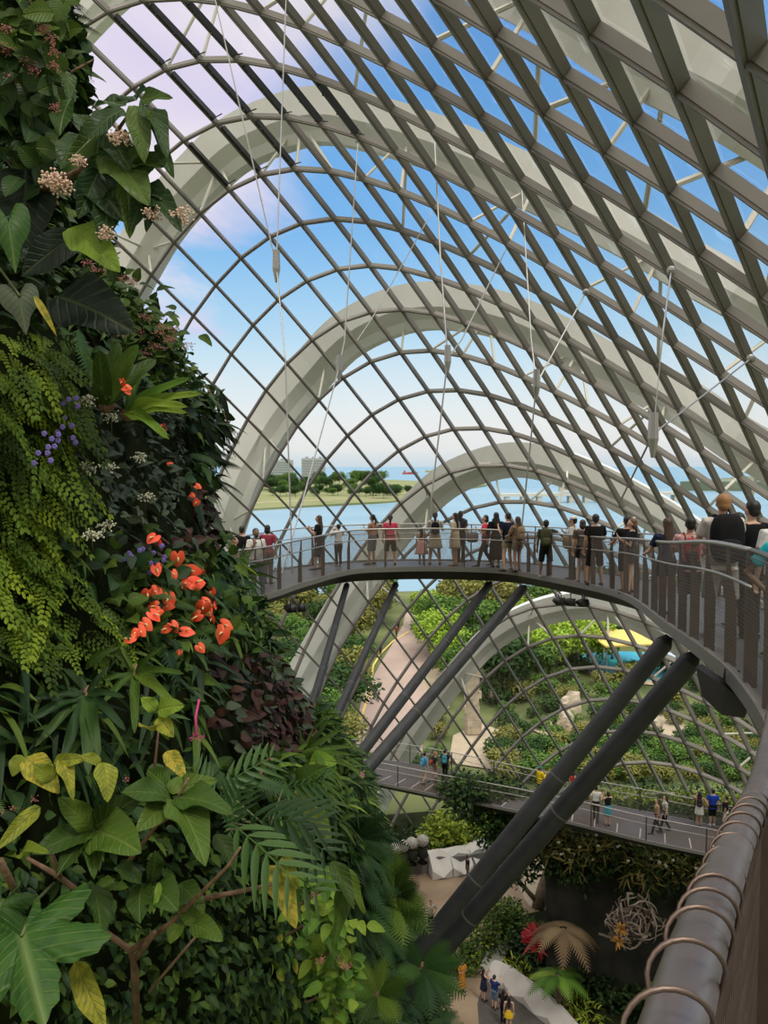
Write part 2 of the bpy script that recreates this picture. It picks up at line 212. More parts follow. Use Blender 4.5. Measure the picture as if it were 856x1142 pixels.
GRID_TXT = """-2385,1497,1382 -2340,1483,1562 -2290,1463,1730 -2234,1438,1883 -2174,1408,2022 -2109,1372,2147 -2039,1331,2257 -1965,1285,2352 -1886,1234,2430 -1804,1179,2494 -1718,1120,2541 -1628,1057,2573 -1536,991,2589 -1442,922,2591 -1346,851,2579 -1249,778,2555 -1151,704,2518 -1053,631,2471 -956,557,2414 -861,485,2350 -767,415,2278 -676,347,2201 -589,282,2120 -505,220,2037 -427,161,1953 -353,105,1868 -285,53,1784 -223,3,1701 -167,-43,1621 -118,-86,1544 -74,-127,1469 -36,-166,1397 -3,-203,1328 23,-237,1262
-2234,1534,1304 -2194,1526,1483 -2148,1513,1649 -2098,1495,1802 -2043,1471,1943 -1983,1441,2070 -1918,1406,2183 -1848,1366,2283 -1774,1321,2367 -1695,1272,2437 -1613,1218,2491 -1527,1160,2529 -1438,1098,2553 -1347,1034,2562 -1253,966,2556 -1159,897,2537 -1063,827,2506 -968,756,2464 -874,686,2411 -780,616,2350 -689,547,2281 -601,481,2208 -516,417,2130 -435,357,2049 -358,299,1967 -287,244,1886 -221,193,1806 -160,144,1727 -105,98,1651 -56,54,1577 -12,12,1505 27,-27,1437 60,-65,1370 88,-101,1306
-2087,1572,1228 -2051,1571,1404 -2011,1564,1569 -1965,1552,1721 -1914,1534,1862 -1859,1510,1991 -1798,1481,2108 -1733,1447,2211 -1663,1407,2300 -1588,1363,2376 -1510,1314,2436 -1427,1261,2481 -1341,1203,2512 -1252,1143,2527 -1162,1080,2527 -1069,1014,2514 -976,947,2488 -883,879,2449 -791,811,2401 -700,743,2343 -611,677,2277 -525,612,2206 -442,550,2131 -364,491,2053 -289,434,1975 -220,380,1896 -155,329,1819 -96,281,1744 -41,235,1671 8,191,1601 52,148,1533 91,107,1466 125,68,1402 155,31,1339
-1945,1612,1154 -1913,1617,1327 -1877,1616,1489 -1835,1609,1641 -1789,1597,1782 -1738,1579,1912 -1681,1556,2030 -1620,1527,2136 -1554,1492,2230 -1483,1453,2311 -1408,1408,2377 -1329,1359,2429 -1246,1306,2465 -1159,1250,2487 -1071,1190,2493 -980,1128,2485 -889,1063,2463 -798,998,2429 -707,933,2383 -618,868,2328 -532,803,2266 -448,741,2197 -368,680,2124 -292,622,2050 -220,567,1974 -152,514,1899 -89,463,1825 -30,415,1753 24,368,1684 73,323,1616 118,280,1550 158,238,1486 193,197,1423 225,158,1362
-1808,1654,1083 -1779,1664,1252 -1746,1669,1411 -1709,1668,1561 -1666,1661,1701 -1619,1648,1831 -1567,1630,1950 -1510,1606,2059 -1447,1577,2157 -1380,1542,2242 -1308,1501,2314 -1232,1456,2371 -1151,1407,2414 -1067,1354,2441 -980,1297,2453 -892,1238,2450 -802,1177,2432 -712,1115,2401 -623,1052,2359 -536,989,2306 -452,927,2246 -371,867,2180 -293,808,2110 -219,751,2038 -149,696,1966 -83,644,1894 -21,593,1823 38,545,1754 91,498,1687 141,452,1622 186,408,1558 227,364,1496 264,322,1434 297,281,1373
-1675,1699,1013 -1650,1714,1178 -1620,1723,1334 -1586,1727,1482 -1547,1725,1620 -1503,1717,1749 -1455,1704,1869 -1401,1685,1979 -1343,1660,2080 -1279,1629,2169 -1210,1593,2245 -1136,1552,2309 -1058,1506,2358 -976,1456,2391 -891,1402,2408 -803,1346,2409 -715,1287,2395 -627,1228,2367 -539,1167,2327 -454,1107,2276 -372,1048,2219 -293,989,2155 -218,932,2088 -146,877,2019 -78,823,1950 -13,771,1881 49,721,1813 107,672,1747 161,624,1682 211,577,1619 256,531,1556 299,486,1495 337,442,1434 372,399,1374
-1548,1745,946 -1525,1765,1106 -1498,1778,1259 -1466,1787,1403 -1430,1789,1539 -1390,1786,1667 -1345,1777,1786 -1295,1763,1897 -1240,1742,1999 -1179,1715,2091 -1113,1683,2173 -1042,1645,2241 -966,1602,2296 -886,1555,2335 -802,1504,2357 -716,1450,2362 -628,1394,2351 -541,1337,2325 -455,1280,2287 -372,1223,2238 -292,1166,2183 -215,1109,2122 -142,1054,2058 -72,999,1993 -6,947,1926 58,895,1860 120,845,1794 178,795,1730 232,746,1668 283,698,1606 330,651,1544 373,604,1484 413,558,1423 448,513,1364
-1426,1795,880 -1405,1818,1036 -1380,1835,1184 -1350,1847,1325 -1317,1854,1458 -1280,1855,1584 -1238,1851,1703 -1191,1840,1814 -1138,1823,1916 -1081,1800,2011 -1018,1771,2095 -949,1736,2168 -875,1696,2228 -796,1651,2273 -714,1602,2300 -628,1551,2310 -541,1497,2301 -455,1443,2277 -370,1389,2239 -289,1335,2192 -211,1280,2139 -137,1226,2081 -66,1172,2021 2,1119,1958 68,1067,1895 132,1016,1831 193,966,1767 251,916,1705 306,865,1644 358,816,1583 405,767,1522 450,718,1462 490,669,1402 526,621,1343
-1309,1847,816 -1289,1873,967 -1266,1894,1111 -1239,1909,1248 -1207,1920,1378 -1172,1924,1502 -1133,1923,1619 -1088,1917,1729 -1039,1903,1831 -984,1884,1927 -924,1858,2014 -858,1826,2090 -786,1788,2155 -708,1745,2205 -626,1698,2237 -541,1648,2250 -455,1597,2244 -369,1546,2220 -286,1495,2184 -207,1443,2138 -131,1391,2087 -59,1338,2032 10,1286,1975 78,1234,1915 143,1183,1854 207,1133,1793 268,1083,1731 327,1032,1670 383,981,1609 435,930,1549 483,878,1489 528,827,1429 568,775,1370 605,724,1312
-1199,1903,753 -1180,1931,898 -1157,1954,1038 -1131,1973,1171 -1101,1986,1299 -1068,1993,1420 -1030,1996,1535 -988,1992,1643 -942,1983,1745 -890,1966,1841 -832,1944,1929 -768,1914,2008 -697,1878,2077 -621,1836,2132 -539,1791,2168 -454,1743,2184 -369,1694,2179 -284,1646,2157 -203,1597,2121 -125,1547,2077 -52,1497,2028 19,1446,1975 87,1395,1920 154,1344,1863 220,1294,1804 284,1244,1744 346,1194,1684 406,1144,1624 462,1092,1565 514,1039,1505 562,985,1446 606,931,1387 647,876,1329 684,821,1271
-1094,1962,690 -1075,1992,830 -1053,2017,966 -1028,2037,1095 -999,2053,1220 -967,2063,1338 -931,2068,1451 -891,2067,1558 -846,2061,1658 -797,2047,1753 -741,2027,1842 -679,2000,1923 -610,1966,1994 -534,1926,2053 -453,1882,2092 -368,1835,2111 -283,1789,2107 -200,1742,2086 -121,1695,2051 -45,1647,2009 28,1598,1961 97,1548,1910 165,1498,1857 232,1448,1802 298,1399,1745 362,1349,1687 425,1299,1628 484,1248,1569 540,1195,1511 592,1141,1452 640,1085,1394 684,1028,1336 725,970,1278 761,912,1221
-995,2024,626 -976,2055,762 -955,2082,893 -930,2104,1019 -901,2121,1140 -870,2133,1256 -835,2140,1367 -796,2142,1472 -753,2138,1572 -705,2127,1666 -652,2110,1754 -592,2085,1836 -524,2052,1909 -449,2014,1969 -368,1971,2011 -284,1926,2031 -199,1881,2029 -117,1835,2008 -39,1789,1975 36,1741,1934 108,1693,1888 177,1644,1839 244,1594,1787 310,1545,1733 376,1496,1677 440,1447,1621 502,1396,1563 562,1344,1506 617,1290,1449 669,1234,1391 717,1177,1334 761,1118,1276 801,1058,1219 838,996,1162
-901,2090,562 -883,2122,693 -861,2149,820 -836,2172,943 -808,2191,1060 -776,2204,1174 -742,2213,1282 -704,2216,1386 -662,2214,1485 -616,2206,1578 -564,2190,1666 -506,2167,1748 -439,2137,1822 -365,2100,1883 -284,2058,1925 -200,2015,1946 -115,1970,1944 -34,1925,1924 43,1878,1892 117,1831,1853 188,1782,1808 257,1733,1761 324,1684,1710 389,1635,1657 454,1586,1602 517,1536,1547 579,1484,1492 637,1431,1435 692,1376,1379 744,1319,1322 791,1260,1266 835,1199,1209 875,1137,1152 911,1073,1095
-813,2159,495 -795,2192,623 -773,2219,746 -748,2243,865 -719,2262,980 -688,2276,1090 -653,2286,1197 -615,2291,1299 -574,2290,1396 -529,2284,1489 -479,2270,1577 -422,2249,1659 -356,2220,1733 -282,2184,1794 -200,2144,1836 -116,2101,1856 -32,2056,1855 48,2010,1836 125,1963,1804 198,1915,1766 268,1866,1723 336,1816,1677 403,1767,1627 467,1717,1575 531,1667,1522 593,1616,1468 653,1564,1414 710,1509,1359 765,1453,1303 815,1395,1247 862,1334,1191 906,1272,1134 946,1208,1077 982,1142,1020
-730,2232,425 -712,2264,550 -690,2292,671 -665,2315,786 -636,2335,898 -604,2349,1005 -568,2360,1109 -531,2366,1209 -490,2366,1306 -445,2361,1398 -396,2349,1485 -339,2329,1567 -274,2301,1640 -199,2267,1701 -118,2227,1744 -33,2184,1763 50,2138,1762 130,2091,1743 206,2043,1712 279,1994,1675 348,1944,1633 416,1893,1587 481,1842,1539 545,1792,1489 607,1740,1437 667,1688,1385 725,1634,1331 781,1578,1277 834,1520,1222 884,1461,1167 930,1399,1111 973,1335,1054 1013,1269,997 1049,1202,939
-651,2307,351 -633,2338,474 -612,2366,592 -586,2389,705 -557,2409,814 -524,2424,918 -488,2435,1019 -449,2441,1117 -408,2443,1212 -364,2438,1302 -314,2427,1389 -258,2408,1470 -192,2381,1544 -118,2346,1605 -36,2307,1647 49,2263,1667 132,2217,1666 211,2168,1647 287,2118,1617 358,2068,1579 427,2016,1538 494,1964,1494 558,1911,1448 620,1859,1400 680,1805,1349 739,1751,1297 795,1695,1244 849,1638,1191 900,1578,1136 949,1517,1081 994,1454,1025 1037,1389,968 1076,1321,910 1113,1252,851
-576,2383,272 -558,2415,393 -537,2442,510 -511,2465,621 -482,2484,728 -449,2499,829 -412,2510,927 -372,2517,1022 -329,2518,1114 -284,2514,1203 -234,2503,1289 -177,2484,1370 -111,2457,1443 -36,2423,1504 45,2383,1547 129,2338,1567 212,2291,1566 292,2240,1548 367,2189,1518 437,2136,1481 505,2083,1441 570,2029,1398 633,1974,1354 693,1919,1307 752,1863,1257 808,1806,1206 862,1748,1154 914,1688,1100 963,1627,1046 1011,1564,991 1055,1499,934 1097,1432,877 1135,1364,818 1172,1293,759
-505,2461,186 -487,2492,307 -465,2519,423 -439,2541,533 -410,2560,638 -377,2574,738 -339,2585,833 -298,2591,924 -253,2593,1013 -206,2588,1100 -154,2577,1185 -96,2558,1266 -29,2531,1339 46,2496,1399 126,2455,1441 209,2410,1462 292,2360,1462 371,2308,1445 446,2254,1416 516,2199,1380 582,2143,1341 645,2087,1300 705,2029,1256 764,1971,1211 820,1913,1162 874,1853,1112 926,1792,1060 976,1730,1007 1024,1667,953 1069,1602,897 1112,1535,840 1153,1467,782 1191,1397,722 1226,1325,661
-438,2540,94 -418,2569,215 -395,2595,330 -369,2617,440 -340,2635,544 -307,2648,643 -269,2658,736 -226,2664,825 -179,2664,911 -129,2659,996 -75,2646,1078 -15,2627,1158 53,2599,1230 127,2564,1289 207,2523,1331 289,2476,1353 371,2425,1354 450,2371,1339 524,2314,1312 593,2257,1278 657,2198,1240 718,2139,1199 777,2078,1157 833,2017,1112 887,1955,1064 939,1893,1015 988,1829,964 1036,1765,911 1081,1699,856 1125,1632,800 1166,1563,742 1205,1492,682 1242,1420,621 1276,1346,559
-374,2617,-5 -352,2646,115 -328,2671,230 -300,2691,340 -270,2708,444 -236,2721,543 -199,2729,636 -156,2733,723 -107,2732,806 -54,2725,888 3,2711,968 65,2691,1046 133,2663,1117 207,2627,1176 287,2585,1217 368,2537,1239 449,2484,1242 527,2428,1230 600,2369,1205 668,2309,1173 731,2247,1137 790,2184,1097 846,2121,1055 900,2056,1010 951,1991,964 1000,1926,915 1048,1859,865 1093,1792,812 1136,1723,757 1178,1653,700 1217,1581,641 1254,1508,580 1289,1434,517 1322,1357,453
-313,2693,-112 -288,2720,9 -261,2744,124 -231,2763,234 -199,2778,338 -164,2789,436 -125,2796,529 -82,2797,615 -33,2794,697 21,2785,776 79,2770,855 142,2749,932 211,2721,1003 286,2685,1060 365,2642,1101 446,2593,1123 526,2538,1127 603,2480,1117 674,2419,1095 741,2355,1066 802,2290,1031 860,2224,992 913,2157,951 964,2090,908 1013,2021,862 1060,1952,814 1105,1883,763 1148,1812,710 1189,1740,655 1228,1667,597 1265,1592,537 1300,1516,475 1333,1438,410 1364,1359,344
-255,2766,-226 -227,2792,-106 -196,2813,10 -163,2831,120 -128,2844,224 -89,2852,322 -48,2856,414 -3,2855,500 46,2849,581 98,2838,660 155,2823,740 217,2802,817 287,2773,887 363,2738,945 442,2694,985 523,2643,1007 602,2587,1011 677,2527,1002 747,2463,982 812,2397,955 872,2328,922 927,2259,886 979,2189,846 1027,2118,803 1074,2046,758 1118,1974,710 1160,1900,660 1201,1826,606 1239,1750,550 1276,1674,492 1310,1595,430 1343,1516,366 1373,1434,300 1401,1351,231
-199,2836,-348 -167,2859,-227 -133,2878,-111 -96,2893,-1 -56,2904,103 -13,2909,202 31,2910,294 78,2906,380 125,2897,462 176,2885,542 231,2869,622 292,2849,700 361,2821,771 437,2785,829 517,2741,869 599,2689,890 677,2631,894 751,2569,885 819,2503,867 882,2433,842 940,2362,812 993,2289,777 1042,2216,739 1089,2141,698 1133,2066,653 1174,1990,606 1214,1913,555 1252,1834,501 1288,1755,444 1322,1674,384 1353,1591,321 1383,1507,256 1410,1422,187 1436,1335,116
-145,2901,-477 -109,2922,-355 -70,2938,-239 -29,2950,-128 14,2957,-23 61,2960,76 109,2957,170 156,2951,257 204,2940,340 252,2927,421 306,2911,502 366,2890,580 434,2863,652 510,2828,711 590,2784,753 672,2731,774 750,2672,777 824,2607,768 890,2538,750 951,2466,727 1006,2392,699 1057,2317,667 1104,2240,631 1148,2162,591 1190,2082,547 1230,2002,499 1267,1921,448 1302,1838,393 1335,1753,335 1365,1668,274 1394,1580,210 1420,1492,143 1444,1401,72 1467,1309,-1
-93,2961,-613 -52,2978,-489 -10,2992,-372 35,3000,-260 82,3005,-154 131,3004,-53 180,2999,42 229,2991,132 277,2979,218 327,2965,301 380,2949,381 440,2928,460 508,2902,531 583,2867,591 663,2823,633 744,2770,655 822,2709,658 895,2643,649 960,2572,632 1018,2497,611 1071,2421,586 1120,2342,556 1165,2261,522 1207,2179,482 1247,2096,438 1284,2011,391 1318,1924,339 1350,1836,284 1380,1747,225 1407,1656,163 1432,1563,97 1455,1469,28 1476,1373,-45 1494,1276,-121
-43,3015,-755 2,3029,-630 48,3039,-510 96,3045,-396 146,3047,-288 196,3044,-184 246,3038,-86 296,3028,7 347,3016,95 399,3002,180 454,2985,261 515,2964,338 583,2938,408 657,2904,467 737,2860,509 817,2808,532 894,2746,536 965,2678,529 1028,2605,514 1084,2528,495 1136,2448,472 1183,2366,444 1226,2281,410 1266,2195,372 1303,2106,328 1337,2016,281 1369,1924,228 1397,1831,172 1424,1736,113 1448,1639,49 1469,1540,-19 1488,1440,-90 1505,1338,-164 1520,1234,-242
6,3062,-903 53,3073,-775 103,3081,-652 153,3084,-535 205,3084,-424 256,3080,-317 308,3073,-216 360,3063,-120 413,3051,-29 468,3037,58 527,3020,140 590,2999,216 659,2973,284 734,2939,341 812,2897,382 891,2844,405 966,2783,412 1034,2714,407 1096,2639,395 1151,2559,378 1201,2476,356 1246,2389,329 1287,2300,297 1325,2209,259 1359,2115,216 1390,2019,168 1418,1921,116 1444,1822,59 1467,1720,-2 1487,1617,-67 1504,1511,-136 1519,1404,-209 1532,1296,-285 1542,1185,-366
51,3103,-1057 102,3112,-925 154,3117,-798 206,3119,-678 259,3117,-562 313,3113,-452 367,3106,-347 422,3096,-248 478,3085,-154 537,3071,-65 599,3054,17 666,3033,92 736,3007,158 811,2974,212 888,2932,252 965,2881,276 1038,2820,286 1105,2751,284 1165,2674,275 1218,2591,260 1266,2504,240 1310,2413,214 1348,2319,182 1383,2222,145 1415,2122,102 1443,2020,54 1468,1915,1 1489,1809,-56 1508,1700,-118 1525,1590,-184 1538,1477,-255 1549,1363,-330 1557,1247,-409 1562,1129,-491
94,3137,-1215 147,3144,-1079 201,3147,-948 255,3148,-822 311,3147,-703 366,3143,-588 423,3136,-480 482,3128,-377 542,3117,-280 605,3104,-191 671,3088,-108 741,3067,-34 814,3042,30 889,3009,82 965,2967,120 1039,2917,146 1110,2857,159 1175,2787,161 1234,2709,154 1286,2624,141 1332,2533,122 1374,2437,96 1410,2337,65 1442,2234,28 1470,2127,-14 1495,2018,-62 1516,1907,-115 1534,1793,-174 1549,1676,-236 1561,1558,-304 1570,1438,-376 1576,1316,-453 1580,1192,-533 1580,1066,-619
134,3165,-1378 189,3170,-1236 244,3173,-1100 301,3174,-970 359,3173,-845 417,3169,-726 478,3164,-614 540,3157,-508 605,3148,-409 673,3136,-318 743,3121,-236 816,3101,-163 891,3076,-101 967,3043,-50 1041,3002,-12 1114,2952,15 1182,2892,30 1245,2822,35 1303,2743,32 1354,2656,20 1399,2561,2 1438,2461,-22 1472,2355,-53 1501,2245,-90 1526,2132,-132 1547,2015,-180 1564,1895,-234 1578,1773,-293 1589,1649,-357 1596,1522,-426 1601,1394,-499 1602,1263,-577 1601,1131,-660 1596,996,-747
171,3187,-1546 227,3191,-1398 284,3194,-1256 343,3195,-1120 404,3195,-990 466,3193,-867 531,3190,-750 598,3185,-641 668,3178,-540 740,3168,-448 815,3153,-366 891,3135,-294 968,3110,-233 1044,3077,-183 1118,3037,-145 1188,2987,-117 1255,2927,-99 1317,2857,-91 1372,2777,-93 1422,2687,-102 1465,2589,-119 1502,2484,-143 1534,2372,-173 1560,2256,-210 1582,2135,-252 1599,2010,-301 1612,1882,-355 1622,1751,-414 1628,1617,-479 1630,1482,-549 1630,1344,-624 1627,1205,-704 1620,1064,-788 1611,920,-878
204,3202,-1717 261,3206,-1562 320,3210,-1414 382,3213,-1272 446,3214,-1137 512,3215,-1009 582,3214,-888 654,3211,-777 729,3206,-674 807,3198,-581 886,3185,-499 965,3167,-428 1043,3143,-367 1120,3111,-318 1194,3071,-278 1263,3021,-249 1328,2961,-230 1388,2891,-220 1442,2810,-218 1490,2718,-226 1531,2617,-241 1566,2507,-264 1596,2389,-294 1619,2265,-331 1637,2136,-374 1651,2003,-423 1660,1865,-477 1665,1725,-538 1666,1582,-603 1664,1437,-674 1658,1290,-751 1649,1141,-832 1638,991,-919 1623,838,-1010"""
GA0,GD0=-9,-12
def load_grid():
    return [[Vector([int(q) * .02 for q in p.split(',')]) for p in row.split()] for row in GRID_TXT.split('\n')]
G = load_grid(); NA, ND = len(G), len(G[0]); CEN = Vector((0, 22, 6))
def gnode(a, d): return G[a - GA0][d - GD0]
def gnormal(i, j):
    u = G[min(i + 1, NA - 1)][j] - G[max(i - 1, 0)][j]; v = G[i][min(j + 1, ND - 1)] - G[i][max(j - 1, 0)]
    return u.cross(v).normalized() * GSIGN       # points into the building
GSIGN = 1.0
GSIGN = 1.0 if gnormal(18, 16).dot(EYE - G[18][16]) > 0 else -1.0
NRM = [[gnormal(i, j) for j in range(ND)] for i in range(NA)]
def keep(p): return p.z > -2.0 and p.y > 1.5
def beam_line(pts, nrs, w, h, name, parent):
    """a deep steel fin following the nodes, glass side at the node, depth h into the building"""
    mb = MB(); m = len(pts); vs = []
    for i, (p, nr) in enumerate(zip(pts, nrs)):
        t = (pts[min(i + 1, m - 1)] - pts[max(i - 1, 0)]).normalized(); sd = t.cross(nr).normalized()
        prof = [(-w * .5, 0), (-w * .5, h * .78), (-w * .36, h * .80), (-w * .36, h), (w * .36, h), (w * .36, h * .80), (w * .5, h * .78), (w * .5, 0)]
        for (x, y) in prof: vs.append(p + sd * x + nr * y)
    k = 8; fs = [(i * k + j, i * k + (j + 1) % k, (i + 1) * k + (j + 1) % k, (i + 1) * k + j) for i in range(m - 1) for j in range(k)]
    fs += [tuple(range(k))[::-1], tuple((m - 1) * k + j for j in range(k))]
    mb.add(vs, fs); return mb.build(name, M_grid, parent)
dome = empty('ceiling', (0, 0, 0), label='curved glass dome on a diamond lattice of grey steel beams', cat='glass dome', kind='structure')
def runs(seq):
    out = []; cur = []
    for it in seq:
        if keep(it[0]): cur.append(it)
        elif cur: out.append(cur); cur = []
    if cur: out.append(cur)
    return [r for r in out if len(r) > 1]
BW, BH = .13, .27
for i in range(NA):
    for r in runs([(G[i][j], NRM[i][j]) for j in range(ND)]):
        beam_line([p for p, n in r], [n for p, n in r], BW, BH, 'arch_beam', dome)
for j in range(ND):
    for r in runs([(G[i][j], NRM[i][j]) for i in range(NA)]):
        beam_line([p for p, n in r], [n for p, n in r], BW, BH * 1.08, 'diagonal_beam', dome)
mb = MB()
vs = [G[i][j] - NRM[i][j] * .03 for i in range(NA) for j in range(ND)]
fs = [(i * ND + j, i * ND + j + 1, (i + 1) * ND + j + 1, (i + 1) * ND + j) for i in range(NA - 1) for j in range(ND - 1)
      if keep(G[i][j]) and keep(G[i + 1][j + 1]) and keep(G[i + 1][j]) and keep(G[i][j + 1])]
mb.add(vs, fs).build('glazing', M_glass, dome)
# opened vent flaps with black arms, high on the left
def louvre(a, d, part=1.0):
    p0, p1 = gnode(a, d), gnode(a + 1, d); nr = NRM[a - GA0][d - GD0]; q0 = p0.lerp(p1, .08); q1 = p0.lerp(p1, .9)
    sd = (p1 - p0).cross(nr).normalized()
    if sd.dot(gnode(a, d + 1) - p0) < 0: sd = -sd
    mb = MB(); off = sd * .17 + nr * .22
    mb.bar(q0 + off, q1 + off, .14, .24, nr)
    for t in (.12, .5, .9):
        c = q0.lerp(q1, t) + off; mb.bar(c + nr * .1, c + nr * .24 + sd * .12, .05, .05)
    mb.bar(q1 + off, q1 + off + sd * .55 + nr * .05, .035, .035)
    mb.build('vent_motor', M_louver, dome)
for a, d in ((-1, 3), (-1, 4), (-1, 5), (0, 3), (0, 4), (0, 5), (0, 6), (1, 2), (1, 3), (1, 4), (0, 7)): louvre(a, d)

# ------------------------------------------------------------------ white arches standing outside the dome
def smooth_curve(pts, n):
    pts = [Vector(p) for p in pts]; out = []; m = len(pts)
    for i in range(m - 1):
        p0, p1, p2, p3 = pts[max(i - 1, 0)], pts[i], pts[i + 1], pts[min(i + 2, m - 1)]
        for k in range(n):
            t = k / n; out.append(.5 * ((2 * p1) + (-p0 + p2) * t + (2 * p0 - 5 * p1 + 4 * p2 - p3) * t * t + (-p0 + 3 * p1 - 3 * p2 + p3) * t ** 3))
    out.append(pts[-1]); return out
RL = {'R0': ('nearest white steel arch crossing outside the glass at the upper right', 2.2, 3.0), 'R1': ('largest full white steel arch behind the upper glass, its left foot behind the plants', 2.2, 3.2),
      'R2': ('middle white steel arch standing outside the glass over the far shore', 2.2, 3.1), 'R3': ('white steel arch rising behind the upper walkway beside the water', 2.0, 2.7),
      'R4': ('lowest white steel arch below the upper walkway, over the garden trees', 1.8, 2.4)}
arch_pts = {}; M_arch = mat('white_arch_paint', (.84, .82, .79), .55, var=.04, scale=.3)
for k, (lab, wd, ht) in RL.items():
    pts = [Vector(p) for p in RIBS[k]]
    push = []
    for p in pts:
        q, n_ = min(((G[i][j], NRM[i][j]) for i in range(NA) for j in range(ND)), key=lambda w: (w[0] - p).length)
        push.append(min(8.0, max(2.8, 2.3 / max(.2, n_.dot((EYE - p).normalized())))))
    push = [sum(push[max(0, i - 1):i + 2]) / len(push[max(0, i - 1):i + 2]) for i in range(len(push))]
    pts = [p + (p - EYE).normalized() * h for p, h in zip(pts, push)]
    a = pts[0] + (pts[0] - pts[1]) * .01
    # run the ends on down
    e0 = pts[0] - pts[2]; e1 = pts[-1] - pts[-3]
    for s_ in range(1, 5):
        pts.insert(0, pts[0] + e0 * .55 + Vector((0, 0, -.6 * s_)))
        pts.append(pts[-1] + e1 * .55 + Vector((0, 0, -.6 * s_)))
    pts = [p for p in pts if p.z > -4]
    cv = smooth_curve(pts, 4); arch_pts[k] = cv; m = len(cv)
    mean = sum(cv, Vector()) / m; cov = np.cov(np.array([[p.x, p.y] for p in cv]).T); ev, evec = np.linalg.eigh(cov); nrm = Vector((evec[0, 0], evec[1, 0], 0)).normalized()
    if nrm.y > 0: nrm = -nrm                    # faces back toward the viewer's side
    mb = MB(); vs = []
    for i, p in enumerate(cv):
        t = (cv[min(i + 1, m - 1)] - cv[max(i - 1, 0)]).normalized(); o = nrm.cross(t).normalized()
        if o.z < 0 and abs(o.z) > .2 or (p - CEN).dot(o) < 0: o = -o
        # cross-section: tall outer face, chamfer, narrow soffit
        prof = [(-.5 * wd, .5 * ht), (.5 * wd, .5 * ht), (.5 * wd, -.05 * ht), (.28 * wd, -.30 * ht), (.20 * wd, -.5 * ht), (-.20 * wd, -.5 * ht), (-.28 * wd, -.30 * ht), (-.5 * wd, -.05 * ht)]
        sc_ = min(1.0, max(.42, (p - EYE).length / 44 - .08)) * .82 if k != 'R0' else .62
        for (x, y) in prof: vs.append(p + nrm * x * sc_ + o * y * sc_)
    kk = 8; fs = [(i * kk + j, i * kk + (j + 1) % kk, (i + 1) * kk + (j + 1) % kk, (i + 1) * kk + j) for i in range(m - 1) for j in range(kk)]
    fs += [tuple(range(kk))[::-1], tuple((m - 1) * kk + j for j in range(kk))]
    root = mb.add(vs, fs).build('white_arch', M_arch, label=lab, cat='arch', kind='structure')
    # V struts tying the arch to the lattice
    nodes = [(gnode(aa, dd), aa, dd) for aa in range(-8, 20) for dd in range(-8, 20) if keep(gnode(aa, dd))]
    for i in range(6, m - 6, 8):
        p = cv[i]; near = sorted(nodes, key=lambda q: (q[0] - p).length)
        if (near[0][0] - p).length > 6: continue
        st = MB(); st.tube([p, near[0][0]], .07, 6); st.tube([p, near[1][0]], .07, 6); st.tube([p, near[3][0]], .07, 6)
        st.build('strut', M_white, root)
# ------------------------------------------------------------------ outside: land, water, road, far shore
def ground_mat():
    m = mat('garden_ground', (.05, .08, .02), .95, col2=(.17, .19, .07), scale=.12, detail=8, bump=.2); return m
M_ground = ground_mat()
M_water = mat('bay_water', (.20, .34, .46), .35, spec=.5, col2=(.28, .43, .54), scale=.01, bump=.12)
M_sea = mat('sea_water', (.19, .34, .48), .5)
M_road = mat('pinkish_road', (.40, .30, .27), .9, var=.10, scale=.15)
M_line = mat('yellow_line', (.72, .52, .16), .8)
M_path = mat('sandy_path', (.44, .36, .27), .95, var=.12, scale=.3)
M_grass = mat('shore_grass', (.16, .20, .07), .95, col2=(.28, .28, .13), scale=.02, detail=6)
def flat_poly(name, pts, z, m, th=.0, **kw):
    n = len(pts); v = [(p[0], p[1], z) for p in pts]; mb = MB()
    if th:
        v += [(p[0], p[1], z - th) for p in pts]
        mb.add(v, [tuple(range(n)), tuple(range(2 * n - 1, n - 1, -1))] + [(i, i + n, (i + 1) % n + n, (i + 1) % n) for i in range(n)])
    else: mb.add(v, [tuple(range(n))])
    o = mb.build(name, m, **kw); return o
def fix_up(o):
    bm = bmesh.new(); bm.from_mesh(o.data); bmesh.ops.triangulate(bm, faces=bm.faces[:]); bmesh.ops.recalc_face_normals(bm, faces=bm.faces[:]); bm.to_mesh(o.data); bm.free(); return o
flat_poly('sea', [(-9000, 150), (9000, 150), (9000, 15000), (-9000, 15000)], -1.6, M_sea, kind='structure')
mbw = MB().add([(-700, 150, -1.2), (900, 150, -1.2), (900, 1000, -1.2), (-700, 1000, -1.2)], [(0, 1, 2, 3)]).build('water', M_water, kind='structure')
land = fix_up(flat_poly('land', [(-400, -120), (400, -120), (400, 150), (160, 158), (95, 166), (40, 178), (0, 172), (-25, 168), (-60, 172), (-400, 182)], -.1, M_ground, 3, kind='structure'))
spit = [atz(*p, 0)[:2] for p in [(90, 590), (200, 574), (280, 567.5), (350, 563.5), (420, 560), (462, 557), (474, 554)]] 
spit += [(150, 1150), (20, 1500), (-400, 1700), (-1500, 1700), (-1500, 700)]
fix_up(flat_poly('far_shore', spit, .2, M_grass, 3, kind='structure'))
mb = MB()   # pale path along the far shore
pp_ = [atz(x, y, .3) for x, y in [(150, 573), (240, 563.5), (300, 560), (360, 557.5), (420, 555.5), (462, 553.5)]]
for a_, b_ in zip(pp_, pp_[1:]): mb.bar(a_, b_, 6, .3)
mb.build('shore_path', M_path, kind='structure')
